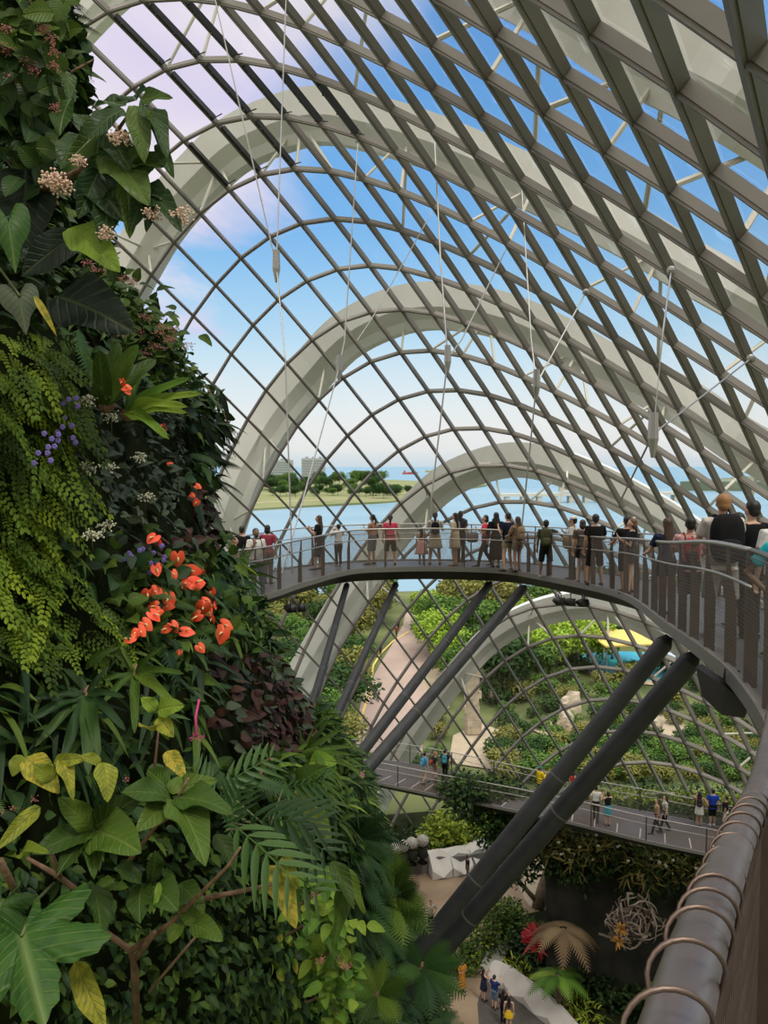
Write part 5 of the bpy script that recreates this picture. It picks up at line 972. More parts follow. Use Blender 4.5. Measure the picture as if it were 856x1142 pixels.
shrub_leaves(med, [(138, 122, 96, 138, 4.4, 4.25, 1.0), (140, 118, 100, 102, 4.4, 4.5, .9), (152, 112, 142, 92, 4.4, 4.6, .9), (152, 118, 158, 158, 4.4, 4.2, .62), (156, 112, 186, 98, 4.4, 4.3, .7), (160, 116, 190, 150, 4.4, 4.2, .55), (166, 122, 182, 158, 4.4, 4.3, .45),
    (118, 138, 84, 168, 4.5, 4.3, .8), (112, 160, 84, 112, 4.5, 4.5, .8), (120, 172, 158, 196, 4.5, 4.2, .8), (138, 176, 178, 172, 4.4, 4.3, .8), (150, 192, 176, 168, 4.4, 4.3, .8), (165, 205, 186, 216, 4.4, 4.3, .8),
    (140, 200, 148, 250, 4.4, 4.3, .7), (130, 205, 112, 250, 4.5, 4.3, .8), (168, 214, 198, 236, 4.4, 4.2, .6), (160, 215, 148, 246, 4.4, 4.3, .8), (170, 220, 164, 248, 4.4, 4.3, .6), (110, 190, 92, 226, 4.5, 4.3, .8),
    (100, 180, 132, 168, 4.6, 4.4, .9), (96, 200, 130, 216, 4.6, 4.3, .9), (88, 220, 120, 238, 4.6, 4.4, .8), (72, 66, 92, 50, 4.9, 4.9, .7), (88, 62, 100, 82, 4.9, 4.9, .6), (70, 76, 80, 100, 4.9, 4.8, .8), (64, 96, 78, 118, 4.9, 4.8, .8),
    (118, 150, 140, 168, 4.5, 4.3, .9), (176, 160, 190, 186, 4.4, 4.3, .6), (88, 150, 66, 170, 4.6, 4.4, .9), (80, 110, 60, 132, 4.8, 4.6, 1.0)], L_med)
for (x, y, s) in ((60, 198, .085), (66, 204, .08), (134, 150, .07), (88, 178, .05), (202, 238, .075), (170, 236, .06), (118, 258, .06)): flower_cluster(med, px3(x, y, 4.25 if x < 100 else 4.3), s, M_pinkfl, 70)
for k, (cx_, cy__, r_) in enumerate([(30, 40, 44), (20, 110, 46), (30, 160, 42)]):
    p0 = px3(cx_, cy__, 5.2); lab = ['red-flowered shrub in the very top left corner', 'green ruffled shrub at the left edge below the red-flowered one', 'dark broad-leaved plant at the left edge beside the pale flower head'][k]
    sh = plant('leafy_shrub', p0, lab, 'shrub'); b = Batch()
    for _ in range(85 if k < 2 else 60):
        x = cx_ + random.gauss(0, r_ * .55); y = cy__ + random.gauss(0, r_ * .6)
        if x > 72 - (y > 60) * 6 and random.random() < .85: x = random.uniform(-20, 60)
        q = px3(x, y, random.uniform(4.7, 5.5)) - p0; b.place(T_OV, q, Vector((random.gauss(0, 1), random.gauss(0, 1), random.gauss(-.3, .6))), Vector((.3, -1, .8)) + Vector((random.gauss(0, .4), 0, random.gauss(0, .4))), random.uniform(.11, .2), .2, .2)
    b.build('leaves', [L_mid, L_med, L_med][k], sh)
    mb = MB(); 
    for q in range(4): mb.tube([(random.uniform(-.2, .2), .25, -.3), (random.uniform(-.1, .1), .1, 0), (random.uniform(-.2, .2), 0, .25)], [.012, .009, .005], 5)
    mb.build('stem', M_twig, sh)
    if k < 2:
        for _ in range(9 if k == 0 else 4):
            q = px3(random.uniform(2, 62), cy__ + random.uniform(-40, 30), 4.7); flower_cluster(sh, q, .045, M_dpink, 26, hang=1.5)
M_darkback = L_blk
def single_leaf(lab, tpl, m, a, b, w, up=None, tint=.5, st=None, name='broad_leaf_plant'):
    A = px3(*a); B = px3(*b); r = plant(name, A, lab); leaf_obj(r, tpl, m, A, B - A, up or (vdir(A) + Vector((0, 0, .4))), (B - A).length / (.75 if tpl is T_HEART else 1.0), (B - A).length * w, .05, tint)
    if st: stem(r, [px3(*q) for q in st], .007)
    return r
single_leaf('huge black-green leaf with a pale underside right of the heart leaf', T_OVB, L_blk, (62, 330, 5.2), (136, 348, 4.9), 1.0)
single_leaf('grey arrow-shaped leaf at the far left on a yellow stalk', T_HEART, L_grey, (22, 335, 4.2), (30, 374, 4.15), 1.15, st=[(0, 300, 4.4), (22, 330, 4.2)], tint=.9)
single_leaf('drooping green heart leaf at the left edge above the arrow-shaped leaf', T_HEART, L_lobe, (10, 250, 4.2), (18, 304, 4.1), .85, tint=.3)
single_leaf('long pale green leaf arching over to the right under the pink shrub', T_OVB, L_bright, (78, 254, 4.5), (126, 284, 4.3), .8, tint=.8)
single_leaf('very large dark shaded leaf below the pale flower head', T_OVB, L_blk, (30, 190, 5.0), (22, 262, 4.8), 1.2, tint=.9)
single_leaf('wide dark leaf hanging under the long pale green leaf', T_OVB, L_blk, (84, 262, 4.8), (26, 296, 4.6), .9, tint=.7)
single_leaf('hanging yellow spike beside the arrow-shaped leaf', T_LN, L_yel, (38, 330, 4.2), (62, 366, 4.15), 1.0, tint=.9, name='flower_spike')
# shrubs of small leaves with pink buds on the skyline
def bushlet(lab, spots, m, L, n, flower=None, y=(7, 7.6), tpl=T_OV, name='flowering_shrub', spread=14, nf=8):
    p0 = px3(*spots[0], sum(y) / 2); r = plant(name, p0, lab, 'shrub'); b = Batch(); mb = MB()
    for (sx, sy) in spots:
        c = px3(sx, sy, random.uniform(*y)) - p0; mb.tube([c + Vector((-.25, .4, -.2)), c + Vector((-.1, .2, 0)), c], [.010, .008, .004], 5)
        for _ in range(n):
            q = px3(sx + random.gauss(0, spread), sy + random.gauss(0, spread), random.uniform(*y)) - p0
            b.place(tpl, q, Vector((random.gauss(0, 1), random.gauss(-.4, 1), random.gauss(.2, .7))), Vector((.2, -.7, 1)) + Vector((random.gauss(0, .4), 0, 0)), L * random.uniform(.7, 1.3), L, .2)
    b.build('leaves', m, r); mb.build('stem', M_twig, r)
    if flower:
        for _ in range(nf): sx, sy = random.choice(spots); flower_cluster(r, px3(sx + random.gauss(0, spread * .8), sy + random.gauss(0, spread * .8), y[0] - .1), flower[1], flower[0], 20)
    return r
bushlet('shrub with dusky pink buds on the skyline above the strap ferns', [(140, 330), (160, 345), (178, 362), (195, 385), (188, 400), (155, 370), (170, 385)], L_mid, .15, 26, (M_dpink, .07), (7.3, 8.1), spread=11, nf=13)
bushlet('small shrub with pink flowers just below the big dark leaf', [(118, 352), (126, 372), (112, 300)], L_mid, .13, 22, (M_dpink, .06), (6.2, 6.8), spread=10, nf=5)
bushlet('loose twiggy plant hanging into the sky beside the white arch', [(222, 430), (228, 455), (214, 445)], L_dark, .26, 10, None, (8.3, 8.8), T_LN, 'trailing_plant', 9)
# trailing dark leaves against the sky
tr = plant('trailing_plant', px3(222, 440, 8.5), 'thin trailing stem with long dark leaves hanging against the sky')
stem(tr, [px3(205, 428, 8.6), px3(228, 430, 8.5), px3(246, 452, 8.4), px3(262, 494, 8.4)], .006, M_twig)
for a_, b_ in (((246, 436), (256, 468)), ((240, 462), (262, 494)), ((232, 480), (250, 500)), ((226, 462), (240, 505)), ((222, 500), (254, 515)), ((214, 470), (232, 488))):
    A = px3(*a_, 8.4); B = px3(*b_, 8.35); leaf_obj(tr, T_LN, L_blk, A, B - A, vdir(A), (B - A).length, (B - A).length * 1.1, .05)
# strap (bird's nest) ferns
def nest_fern(lab, c, y, tips, m=L_mid, w=.9, name='birds_nest_fern', tpl=T_STRAP):
    A = px3(*c, y); r = plant(name, A, lab, 'fern')
    mb = MB(); mb.ell((0, .05, 0), (.06, .06, .05), 8, 6); mb.build('crown', M_twig, r)
    for k, (tx, ty, dy) in enumerate(tips):
        B = px3(tx, ty, y + dy); d = B - A; leaf_obj(r, tpl, m, A, d + Vector((0, 0, d.length * .12)), vdir(A) + Vector((0, 0, .5)), d.length, d.length * w, .14, name='frond')
    return r
nest_fern('upright bird nest fern with long broad fronds near the centre left', (116, 452), 5.6, [(96, 368, .1), (132, 372, -.1), (112, 395, -.4), (150, 378, -.2), (176, 388, .1), (88, 400, .3)], L_mid, 1.25)
nest_fern('spreading bird nest fern whose fronds point right toward the dome', (140, 462), 5.8, [(204, 414, -.2), (216, 430, -.2), (190, 440, -.5), (176, 470, -.5), (160, 400, .1), (200, 452, -.2)], L_bright, .7)
nest_fern('dark glossy strap-leaved plant under the walkway left end', (262, 712), 9.2, [(318, 700, -.4), (322, 722, -.4), (300, 690, .1), (310, 742, -.5), (286, 676, .1), (276, 742, -.6), (262, 668, .2), (248, 690, -.3), (300, 712, -.7)], L_dark, .95)
nest_fern('leafy strap plant right above the maroon leaves', (232, 690), 7.6, [(262, 660, -.2), (268, 690, -.3), (240, 652, 0), (222, 660, -.2), (262, 712, -.4), (244, 722, -.4), (214, 700, -.5)], L_mid, .8)
nest_fern('grassy strap plant in the shade left of the branching shrub', (96, 776), 4.7, [(28, 800, -.3), (44, 822, -.3), (72, 836, -.4), (98, 840, -.5), (60, 760, 0), (108, 826, -.4), (132, 800, -.3), (88, 738, .1), (120, 740, 0), (130, 770, -.2), (36, 774, -.2)], L_dark, .75, 'grassy_plant')
nest_fern('second grassy plant just above the branching shrub', (150, 752), 5.0, [(120, 716, 0), (176, 720, -.1), (196, 744, -.2), (190, 776, -.4), (150, 800, -.4), (118, 776, -.3), (134, 716, 0), (100, 760, -.2)], L_mid, .7, 'grassy_plant')
nest_fern('bamboo-like plant with drooping leaves where the walkway meets the plants', (268, 640), 9.6, [(300, 624, -.2), (292, 650, -.3), (282, 606, 0), (252, 618, -.2), (306, 640, -.3), (262, 676, -.4), (290, 668, -.4), (244, 640, -.4), (272, 600, .1), (240, 600, -.1)], L_mid, .6, 'bamboo_plant', T_LN)
nest_fern('lower bamboo-like plant beside the dark slanting columns', (338, 842), 7.6, [(380, 808, -.1), (392, 836, -.2), (366, 800, 0), (350, 806, 0), (398, 852, -.3), (372, 866, -.4), (334, 808, 0), (318, 826, -.1), (402, 826, .1), (350, 872, -.5), (386, 872, -.4)], L_mid, .55, 'bamboo_plant', T_LN)
# anthurium with coral flowers
ant = plant('anthurium', px3(190, 665, 6.4), 'large anthurium with many coral red flowers on the planted wall')
FL = [(171, 599, 16), (176, 605, 10), (198, 622, 18), (205, 627, 10), (213, 637, 18), (218, 650, 20), (207, 650, 12), (193, 640, 12), (174, 634, 14), (178, 630, 8), (226, 636, 10), (235, 660, 13), (228, 669, 12), (236, 672, 12), (164, 662, 16), (173, 660, 16), (176, 661, 12), (188, 668, 18), (187, 676, 12), (172, 676, 14), (171, 685, 16), (175, 683, 12),
      (226, 678, 20), (231, 681, 14), (239, 675, 12), (220, 687, 14), (236, 690, 10), (250, 697, 16), (248, 706, 20), (162, 696, 16), (186, 701, 12), (193, 698, 14), (207, 704, 16), (146, 712, 14), (151, 706, 12), (156, 703, 14), (223, 722, 12), (200, 728, 8), (218, 651, 12), (204, 655, 10)]
def spathe(root, px, py, y, s, tint=None):
    p = px3(px, py, y); o = p - root.location; up = (vdir(p) + Vector((random.gauss(0, .5), random.gauss(0, .2), random.gauss(.25, .3)))).normalized()
    d = Vector((random.gauss(0, .8), random.gauss(-.1, .3), random.gauss(-.6, .6))); mb = MB(); L = s * y / F * 1.12
    b = Batch(); b.place(T_SPATHE, o, d, up, L, L * 1.0, .0, .5); V, Fc = b.V[0], b.F[0]; mb.mi = 0; mb.add([tuple(v) for v in V], [tuple(dict.fromkeys(f)) for f in Fc.tolist()])
    fl = mb.build('flower', M_anth, root, smooth=True)
    mb = MB(); e_ = o + up * L * .35 + d.normalized() * L * .3; mb.tube([o + up * .003, o + up * L * .2 + d.normalized() * L * .1, e_], [L * .05, L * .06, L * .03], 5); mb.build('spadix', M_spad, fl, smooth=True)
    return fl
def hy(px, py, off):
    h = hitp(px, py); return h[0].y - off
for x, y, s in FL: spathe(ant, x, y, hy(min(x, 236), y, random.uniform(.5, .62)), s)
b = Batch()
for _ in range(130):
    ax_, ay_ = random.gauss(196, 34), random.gauss(668, 34); q = px3(ax_, ay_, hy(min(ax_, 236), ay_, random.uniform(.15, .36))) - ant.location; b.place(T_OV if random.random() < .5 else T_HEART, q, Vector((random.gauss(0, 1), random.gauss(-.3, .5), random.gauss(0, .8))), Vector((.3, -1, .7)), random.uniform(.10, .17), .15, .1)
b.build('leaves', L_mid, ant)
for (x, y, s, k) in ((220, 542, 8, 0), (219, 560, 9, 0), (214, 552, 7, 0), (190, 518, 7, 0), (164, 572, 8, 0), (183, 476, 9, 0), (136, 426, 10, 1), (140, 432, 11, 1), (142, 436, 8, 1), (120, 808, 6, 1)):
    if k == 0 or x < 160:
        r = plant('anthurium_flower', px3(x, y, 7.2 if k == 0 else 5.6), ['single coral flower near the skyline, %s' % {542: 'uppermost of the three at the right edge', 560: 'lowest of the three at the right edge', 552: 'middle of the three at the right edge', 518: 'in the begonia patch', 572: 'above the big coral cluster', 476: 'below the strap ferns'}.get(y, ''), 'small red flower among the strap ferns, %s' % {426: 'the upper one', 432: 'the middle one', 436: 'the lowest one', 808: 'far below'}.get(y, '')][k], 'flower')
        spathe(r, x, y, 7.2 if k == 0 else 5.5, s)
# pale and violet flower heads
WF = {(98, 444): 'left white flower head above the begonia leaves', (124, 462): 'white flower head below the bird nest fern', (156, 508): 'small white flowers in the begonia patch', (162, 552): 'largest white flower head beside the maroon leaves', (102, 596): 'lower white flower head left of the coral flowers', (118, 584): 'white flower head touching the lower left one', (96, 520): 'scattered white flowers right of the maidenhair fern', (120, 520): 'tiny white flowers in the middle of the begonia patch'}
for (x, y), lab in WF.items():
    p = px3(x, y, hy(x, y, .45)); r = plant('white_flower_head', p, lab, 'flower'); flower_cluster(r, p, .075, M_whfl, 34, 'florets'); stem(r, [p, p + Vector((-.1, .3, -.2))], .004)
for (x, y), lab in {(52, 508): 'violet flowers against the maidenhair fern, left group', (64, 490): 'violet flowers against the maidenhair fern, upper group', (76, 488): 'violet flowers at the edge of the maidenhair fern', (166, 612): 'violet flowers just left of the coral cluster', (152, 622): 'violet flowers at the left end above the coral cluster', (180, 628): 'violet flowers inside the coral cluster', (70, 452): 'small violet bloom high on the wall'}.items():
    p = px3(x, y, hy(x, y, .62)); r = plant('violet_flower', p, lab, 'flower'); stem(r, [p, p + Vector((-.1, .3, -.1))], .004)
    for _ in range(5):
        c = Vector((random.gauss(0, .05), random.gauss(0, .02), random.gauss(0, .045))); mb = MB()
        for q in range(5): a = q * 2 * PI / 5; mb.ell(c + Vector((math.cos(a) * .009, -.01, math.sin(a) * .009)), (.010, .005, .010), 6, 4)
        mb.ell(c, (.006, .006, .006), 6, 4); mb.build('bloom', M_viol, r, smooth=True)
# branching shrub in the foreground
bs = plant('branching_shrub', px3(150, 1060, 3.6), 'foreground woody shrub with broad green and yellowing leaves, lower left', 'shrub')
def twig(pts, r): stem(bs, [px3(*q) for q in pts], r, M_twig, 'branch')
twig([(152, 1142, 3.8), (150, 1080, 3.6), (146, 1060, 3.5), (118, 1040, 3.5)], [.019, .018, .016, .012]); twig([(146, 1060, 3.5), (190, 1030, 3.45), (215, 1005, 3.4), (255, 965, 3.35), (268, 945, 3.3)], [.015, .013, .011, .008, .005])
twig([(92, 998, 3.4), (62, 975, 3.4), (30, 957, 3.45)], [.013, .012, .008]); twig([(68, 980, 3.4), (56, 948, 3.35)], [.011, .008]); twig([(152, 1068, 3.5), (172, 1040, 3.4)], [.015, .012]); twig([(140, 965, 3.5), (175, 920, 3.5), (200, 905, 3.5)], [.012, .009, .006])
twig([(215, 1005, 3.6), (310, 985, 3.5)], [.014, .008]); twig([(166, 1106, 3.7), (222, 1040, 3.7)], [.008, .006]); twig([(172, 860, 3.9), (178, 800, 4.0)], [.008, .004]); twig([(20, 1000, 3.8), (0, 960, 3.6)], [.02, .018]); twig([(190, 905, 3.5), (210, 868, 3.4)], [.009, .005])
shrub_leaves(bs, [(103, 928, 42, 935, 3.4, 3.2, .75), (103, 926, 72, 885, 3.4, 3.3, .75), (105, 924, 148, 885, 3.4, 3.3, .7), (104, 928, 142, 925, 3.4, 3.15, .9), (102, 930, 104, 962, 3.4, 3.2, .6), (104, 930, 62, 958, 3.4, 3.2, .8),
    (190, 890, 146, 868, 3.45, 3.3, .9), (192, 886, 200, 862, 3.45, 3.5, 1.2), (196, 890, 252, 884, 3.45, 3.3, .75), (194, 892, 232, 932, 3.45, 3.15, .75), (190, 893, 158, 912, 3.45, 3.25, .9), (196, 882, 238, 862, 3.5, 3.5, .8), (188, 880, 160, 850, 3.5, 3.6, .8),
    (158, 985, 138, 958, 3.3, 3.2, 1.0), (158, 985, 152, 1018, 3.3, 3.15, 1.2), (170, 988, 192, 1000, 3.3, 3.15, 1.2), (168, 985, 178, 950, 3.3, 3.25, .9), (102, 985, 120, 1035, 3.4, 3.2, .7), (200, 1030, 190, 1044, 3.4, 3.3, 1.2), (214, 1030, 244, 1038, 3.4, 3.3, .9), (226, 1030, 205, 1008, 3.5, 3.4, .9),
    (200, 985, 226, 1005, 3.5, 3.4, .9), (240, 930, 262, 960, 3.5, 3.4, .8), (330, 878, 356, 850, 4.1, 4.0, .8), (345, 900, 370, 930, 4.1, 4.0, .8), (300, 920, 290, 950, 3.9, 3.8, .8), (370, 960, 395, 1000, 4.4, 4.2, .6), (378, 965, 410, 1010, 4.4, 4.3, .5), (384, 978, 376, 1050, 4.4, 4.2, .45)], L_mid)
shrub_leaves(bs, [(115, 850, 122, 885, 3.3, 3.2, 1.0), (112, 852, 94, 838, 3.3, 3.25, .9), (24, 842, 12, 862, 3.35, 3.3, 1.4), (28, 845, 62, 872, 3.35, 3.25, .9), (60, 850, 92, 842, 3.3, 3.25, .6), (66, 846, 84, 880, 3.3, 3.2, .6), (45, 900, 0, 935, 3.3, 3.1, .5), (20, 955, 45, 935, 3.2, 3.1, .5),
    (168, 815, 160, 800, 3.9, 3.8, 1.1), (176, 800, 190, 815, 3.9, 3.8, 1.0), (84, 1072, 112, 1142, 3.15, 3.0, .62), (300, 965, 332, 1022, 3.6, 3.45, .75), (315, 955, 330, 985, 3.6, 3.5, .8), (330, 880, 352, 915, 4.1, 4.0, .7), (340, 925, 350, 905, 4.1, 4.0, .9), (185, 838, 205, 860, 3.8, 3.7, .8), (60, 870, 40, 850, 3.3, 3.25, 1.0)], L_yel)
shrub_leaves(bs, [(174, 792, 160, 776, 3.9, 3.85, 1.1), (176, 792, 198, 782, 3.9, 3.8, .9), (178, 798, 186, 822, 3.9, 3.85, .9), (178, 984, 172, 1012, 3.25, 3.15, .4), (345, 850, 370, 845, 4.2, 4.1, 1.0), (356, 836, 372, 855, 4.2, 4.1, 1.1)], L_bright)
for (x, y) in ((15, 900), (38, 890), (140, 868), (292, 862), (300, 846), (0, 905), (350, 978)): flower_cluster(bs, px3(x, y, 3.2 if x < 200 else 4.0), .022, M_dpink, 12, 'bud_cluster')
single_leaf('big light green lobed maple-like leaf in the bottom left corner', T_LOBE, L_lobe, (24, 1046, 3.0), (44, 1128, 2.75), 1.1, tint=.6, up=Vector((.3, -1, .55)), st=[(60, 985, 3.4), (40, 1005, 3.2), (24, 1044, 3.0)], name='lobed_leaf_plant')
single_leaf('second lobed leaf at the bottom left edge behind the big one', T_LOBE, L_lobe, (0, 1010, 3.3), (-20, 1060, 3.2), 1.0, tint=.2, up=Vector((.3, -1, .7)), name='lobed_leaf_plant')
# split-leaf philodendrons
sp = plant('split_leaf_philodendron', px3(300, 925, 3.9), 'dark split-leaf philodendron right of the branching shrub')
for (ax, ay, bx, by, y0, y1) in ((258, 918, 322, 965, 3.7, 3.4), (252, 925, 268, 870, 3.7, 3.7), (270, 915, 350, 908, 3.8, 3.6), (246, 878, 302, 838, 4.0, 4.1), (300, 905, 360, 940, 3.9, 3.7), (236, 900, 214, 850, 3.8, 3.8), (290, 950, 352, 985, 3.9, 3.7), (315, 880, 360, 865, 4.1, 4.0)):
    A = px3(ax, ay, y0); B = px3(bx, by, y1); leaf_obj(sp, T_SPLIT, L_split, A, B - A, vdir(A) + Vector((0, 0, .6)), (B - A).length, (B - A).length * .95, .1); stem(sp, [sp.location, A], .005)
# lower dark ferny plants reaching to the right
nest_fern('dark fern with narrow fronds at the foot of the near columns', (440, 1000), 10.5, [(470, 985, -.6), (458, 955, -.2), (444, 938, 0), (476, 1010, -.8), (420, 950, -.2), (480, 1040, -1.0), (450, 1052, -1), (410, 980, -.5), (430, 1040, -.8)], L_mid, .9, 'fern', T_FERN)
nest_fern('mid green fern in front of the column foot', (470, 1080), 9.8, [(522, 1070, -.4), (505, 1045, -.1), (520, 1110, -.7), (450, 1040, -.1), (480, 1135, -.9), (440, 1090, -.6), (500, 1128, -.8)], L_split, .9, 'fern', T_FERN)
nest_fern('feathery fern left of the dark narrow-frond fern', (396, 935), 9.0, [(432, 905, -.2), (440, 930, -.3), (412, 892, 0), (376, 900, -.1), (438, 955, -.5), (400, 985, -.6), (366, 930, -.4)], L_dark, .9, 'fern', T_FERN)
nest_fern('bright fern low down at the bottom edge', (420, 1110), 8.4, [(460, 1090, -.3), (445, 1140, -.6), (400, 1142, -.6), (380, 1100, -.4), (430, 1060, 0), (396, 1066, -.1)], L_mid, .9, 'fern', T_FERN)
bushlet('yellow-green leafy vine column right of the yellow mottled leaf', [(352, 990), (358, 1020), (350, 1050), (366, 1070), (372, 1100), (380, 1030), (385, 1080), (376, 1130)], L_bright, .12, 20, (M_dpink, .04), (5.2, 5.7), T_OV, 'leafy_vine', 10, 4)
r = plant('pink_blossom', px3(404, 862, 7.4), 'single pink blossom beside the lowest slanting column foot of the middle pair', 'flower'); flower_cluster(r, px3(404, 862, 7.4), .045, mat('soft_pink', (.75, .28, .40), .5), 24, 'petals')
r = plant('red_spike_flower', px3(220, 800, 4.6), 'thin hanging red flower spike above the philodendron', 'flower'); stem(r, [px3(222, 780, 4.6), px3(218, 800, 4.55), px3(219, 822, 4.5)], .007, M_magenta, 'spike'); flower_cluster(r, px3(219, 822, 4.5), .05, M_magenta, 20, 'florets')
# ------------------------------------------------------------------ the ground inside the dome
M_plaza = mat('brown_plaza', (.20, .135, .09), .9, col2=(.30, .22, .15), scale=.5, detail=8)
M_sand = mat('pale_gravel', (.36, .29, .22), .95, var=.15, scale=2)
M_bed = mat('dark_planting_bed', (.010, .014, .007), 1.0, spec=.05, col2=(.03, .038, .015), scale=.8)
M_asph = mat('dark_path', (.075, .065, .06), .9, var=.15, scale=2)
M_facet = mat('pale_faceted_stone', (.52, .49, .47), .6, var=.06, scale=.8)
M_wallg = mat('grey_wall', (.13, .125, .12), .85, var=.15, scale=1)
M_rock = mat('dark_rock', (.012, .013, .011), .95, col2=(.045, .045, .038), scale=.7, bump=.9, detail=9, spec=.1)
def gp(px, py, z=0.0): return atz(px, py, z)
inner = [(-30, -8), (12, -8), (22, 18), (32, 34), (30, 50), (22, 60), (8, 62.5), (0, 61), (-8, 57), (-22, 46)]
fix_up(flat_poly('floor', inner, .0, M_bed, 1.0, kind='structure'))
fix_up(flat_poly('plaza', [gp(*q)[:2] for q in [(380, 1010), (400, 975), (450, 966), (500, 962), (535, 955), (560, 962), (600, 958), (648, 962), (650, 985), (620, 1012), (585, 1020), (560, 1040), (530, 1075), (500, 1090), (470, 1082), (430, 1060)]], .03, M_plaza, .05, kind='structure'))
fix_up(flat_poly('gravel_bed', [gp(*q)[:2] for q in [(575, 985), (590, 962), (645, 950), (652, 985), (625, 1012), (590, 1012)]], .05, M_sand, .04, kind='structure'))
fix_up(flat_poly('lower_path', [gp(*q)[:2] for q in [(440, 1250), (470, 1150), (492, 1098), (505, 1082), (540, 1078), (548, 1100), (560, 1180), (560, 1250)]], .035, M_plaza, .05, kind='structure'))
fix_up(flat_poly('dark_path', [gp(*q)[:2] for q in [(545, 1250), (535, 1160), (532, 1120), (540, 1095), (552, 1090), (575, 1104), (605, 1130), (622, 1170), (625, 1250)]], .045, M_asph, .05, kind='structure'))
fix_up(flat_poly('pale_slab', [gp(*q)[:2] for q in [(533, 1082), (545, 1058), (562, 1048), (568, 1056), (556, 1082), (548, 1092)]], .06, M_facet, .06, kind='structure'))
# curved low wall at the back of the plaza
wp = smooth_curve([gp(*q) for q in [(395, 985), (430, 976), (470, 973), (520, 970), (552, 962)]], 5); mb = MB()
for a, b in zip(wp, wp[1:]): mb.bar(a + Vector((0, 0, .55)), b + Vector((0, 0, .55)), .5, 1.1)
tag(mb.build('plaza_wall', M_wallg), 'low grey curved wall at the back edge of the plaza', 'wall')
def facets(pts, h, w, lab, hole=None):
    """folded white stone bench: ridge line zigzags between high and low points"""
    mb = MB(); n = len(pts)
    for i in range(n - 1):
        a, b = Vector(pts[i]), Vector(pts[i + 1]); t = (b - a).normalized(); s_ = Vector((t.y, -t.x, 0)); mid = (a + b) / 2
        H = Vector((0, 0, h)); l = Vector((0, 0, h * .45)); 
        A = a + H; B = b + H; Mh = mid + H * 1.05 + s_ * (-w * .3); fA = a + s_ * w * .5 + l; fB = b + s_ * w * .5 + l; fM = mid + s_ * w * .62 + Vector((0, 0, h * .12)); rA = a - s_ * w * .5 + H * .9; rB = b - s_ * w * .5 + H * .9
        g = Vector((0, 0, -.02)); vs = [A, B, Mh, fA, fB, fM, rA, rB, Vector((fA.x, fA.y, -.02)), Vector((fB.x, fB.y, -.02)), Vector((rA.x, rA.y, -.02)), Vector((rB.x, rB.y, -.02))]
        mb.add(vs, [(0, 3, 5), (0, 5, 2), (2, 5, 1), (1, 5, 4), (0, 2, 6), (2, 7, 6), (2, 1, 7), (3, 8, 5), (8, 9, 5), (9, 4, 5), (6, 7, 11, 10), (8, 10, 11, 9), (0, 6, 10, 8, 3), (1, 4, 9, 11, 7)])
    o = mb.build('faceted_bench', M_facet); bm = bmesh.new(); bm.from_mesh(o.data); bmesh.ops.recalc_face_normals(bm, faces=bm.faces[:]); bm.to_mesh(o.data); bm.free(); tag(o, lab, 'bench'); return o
facets([gp(478, 975), gp(500, 972), gp(522, 968), gp(548, 958)], 1.35, 1.6, 'pale folded stone bench at the back of the plaza under the hanging greenery')
facets([gp(548, 1092), gp(566, 1100), gp(590, 1118), (gp(618, 1142)), gp(650, 1180)], .95, .8, 'pale zigzag stone parapet beside the lower path at the bottom')
# round-headed dark figures
for k, (px, py, lab) in enumerate([(428, 947, 'leftmost'), (440, 944, 'second from left'), (449, 941, 'middle'), (459, 938, 'second from right'), (471, 935, 'rightmost')]):
    y = 50.5 + k * .2; top = at(px, py, y); p = Vector((top.x, top.y, 1.1)); h = top.z - 1.1 - .3
    e = empty('garden_statue', p, 0, label=lab + ' of five dark statues with round pale shaggy heads on the plaza wall', cat='statue', group='five round-headed statues')
    MB().tube([(0, 0, 0), (.03, 0, h * .35), (-.02, 0, h * .75), (0, 0, h)], [.34, .38, .30, .16], 10).build('body', M_rock, e, smooth=True)
    mb = MB(); mb.ell((0, 0, h + .15), (.42, .42, .38), 14, 10, fn=lambda q: q * (1 + .12 * noise.noise(q * 6))); mb.build('head', mat('shaggy_grey', (.30, .28, .26), .95, var=.4, scale=14, bump=1), e, smooth=True)
# shrubs and hedges
def shrub_mass(name, lab, pts, size, m, n, L, tpl=T_SM, kind='stuff', cat='foliage', dn=.0):
    b = Batch()
    for _ in range(n):
        c = Vector(random.choice(pts)); d = Vector((random.gauss(0, 1), random.gauss(0, 1), random.gauss(0, 1))).normalized() * random.uniform(.5, 1.05)
        p = c + Vector((d.x * size[0], d.y * size[1], d.z * size[2])); p.z = max(p.z, .02)
        b.place(tpl, p, Vector((d.x + random.gauss(0, .5), d.y + random.gauss(0, .5), d.z * .5 + random.gauss(.2 - dn, .4))), d + Vector((0, 0, .5)), L * random.uniform(.7, 1.4), L, .15)
    return b.build(name, m, label=lab, cat=cat, kind=kind)
H_ = [gp(x, 951, 0) + Vector((0, random.uniform(-.5, 1), random.uniform(.3, 2.2))) for x in range(476, 552, 5)]
L_hedge = leaf_mat('hedge_yellow_green', [(.10, .18, .02), (.26, .34, .04), (.44, .48, .07)], .6, .3)
shrub_mass('hedge', 'yellow-green hedge inside the glass behind the folded stone bench', H_, (1.0, .8, .9), L_hedge, 1500, .35)
shrub_mass('ground_cover', 'dark low greenery along the foot of the glass at the left', [gp(x, 960 - 8 * (x % 3), 0) + Vector((0, 0, .4)) for x in range(385, 500, 8)], (1.2, .8, 1.0), L_dark, 900, .35)
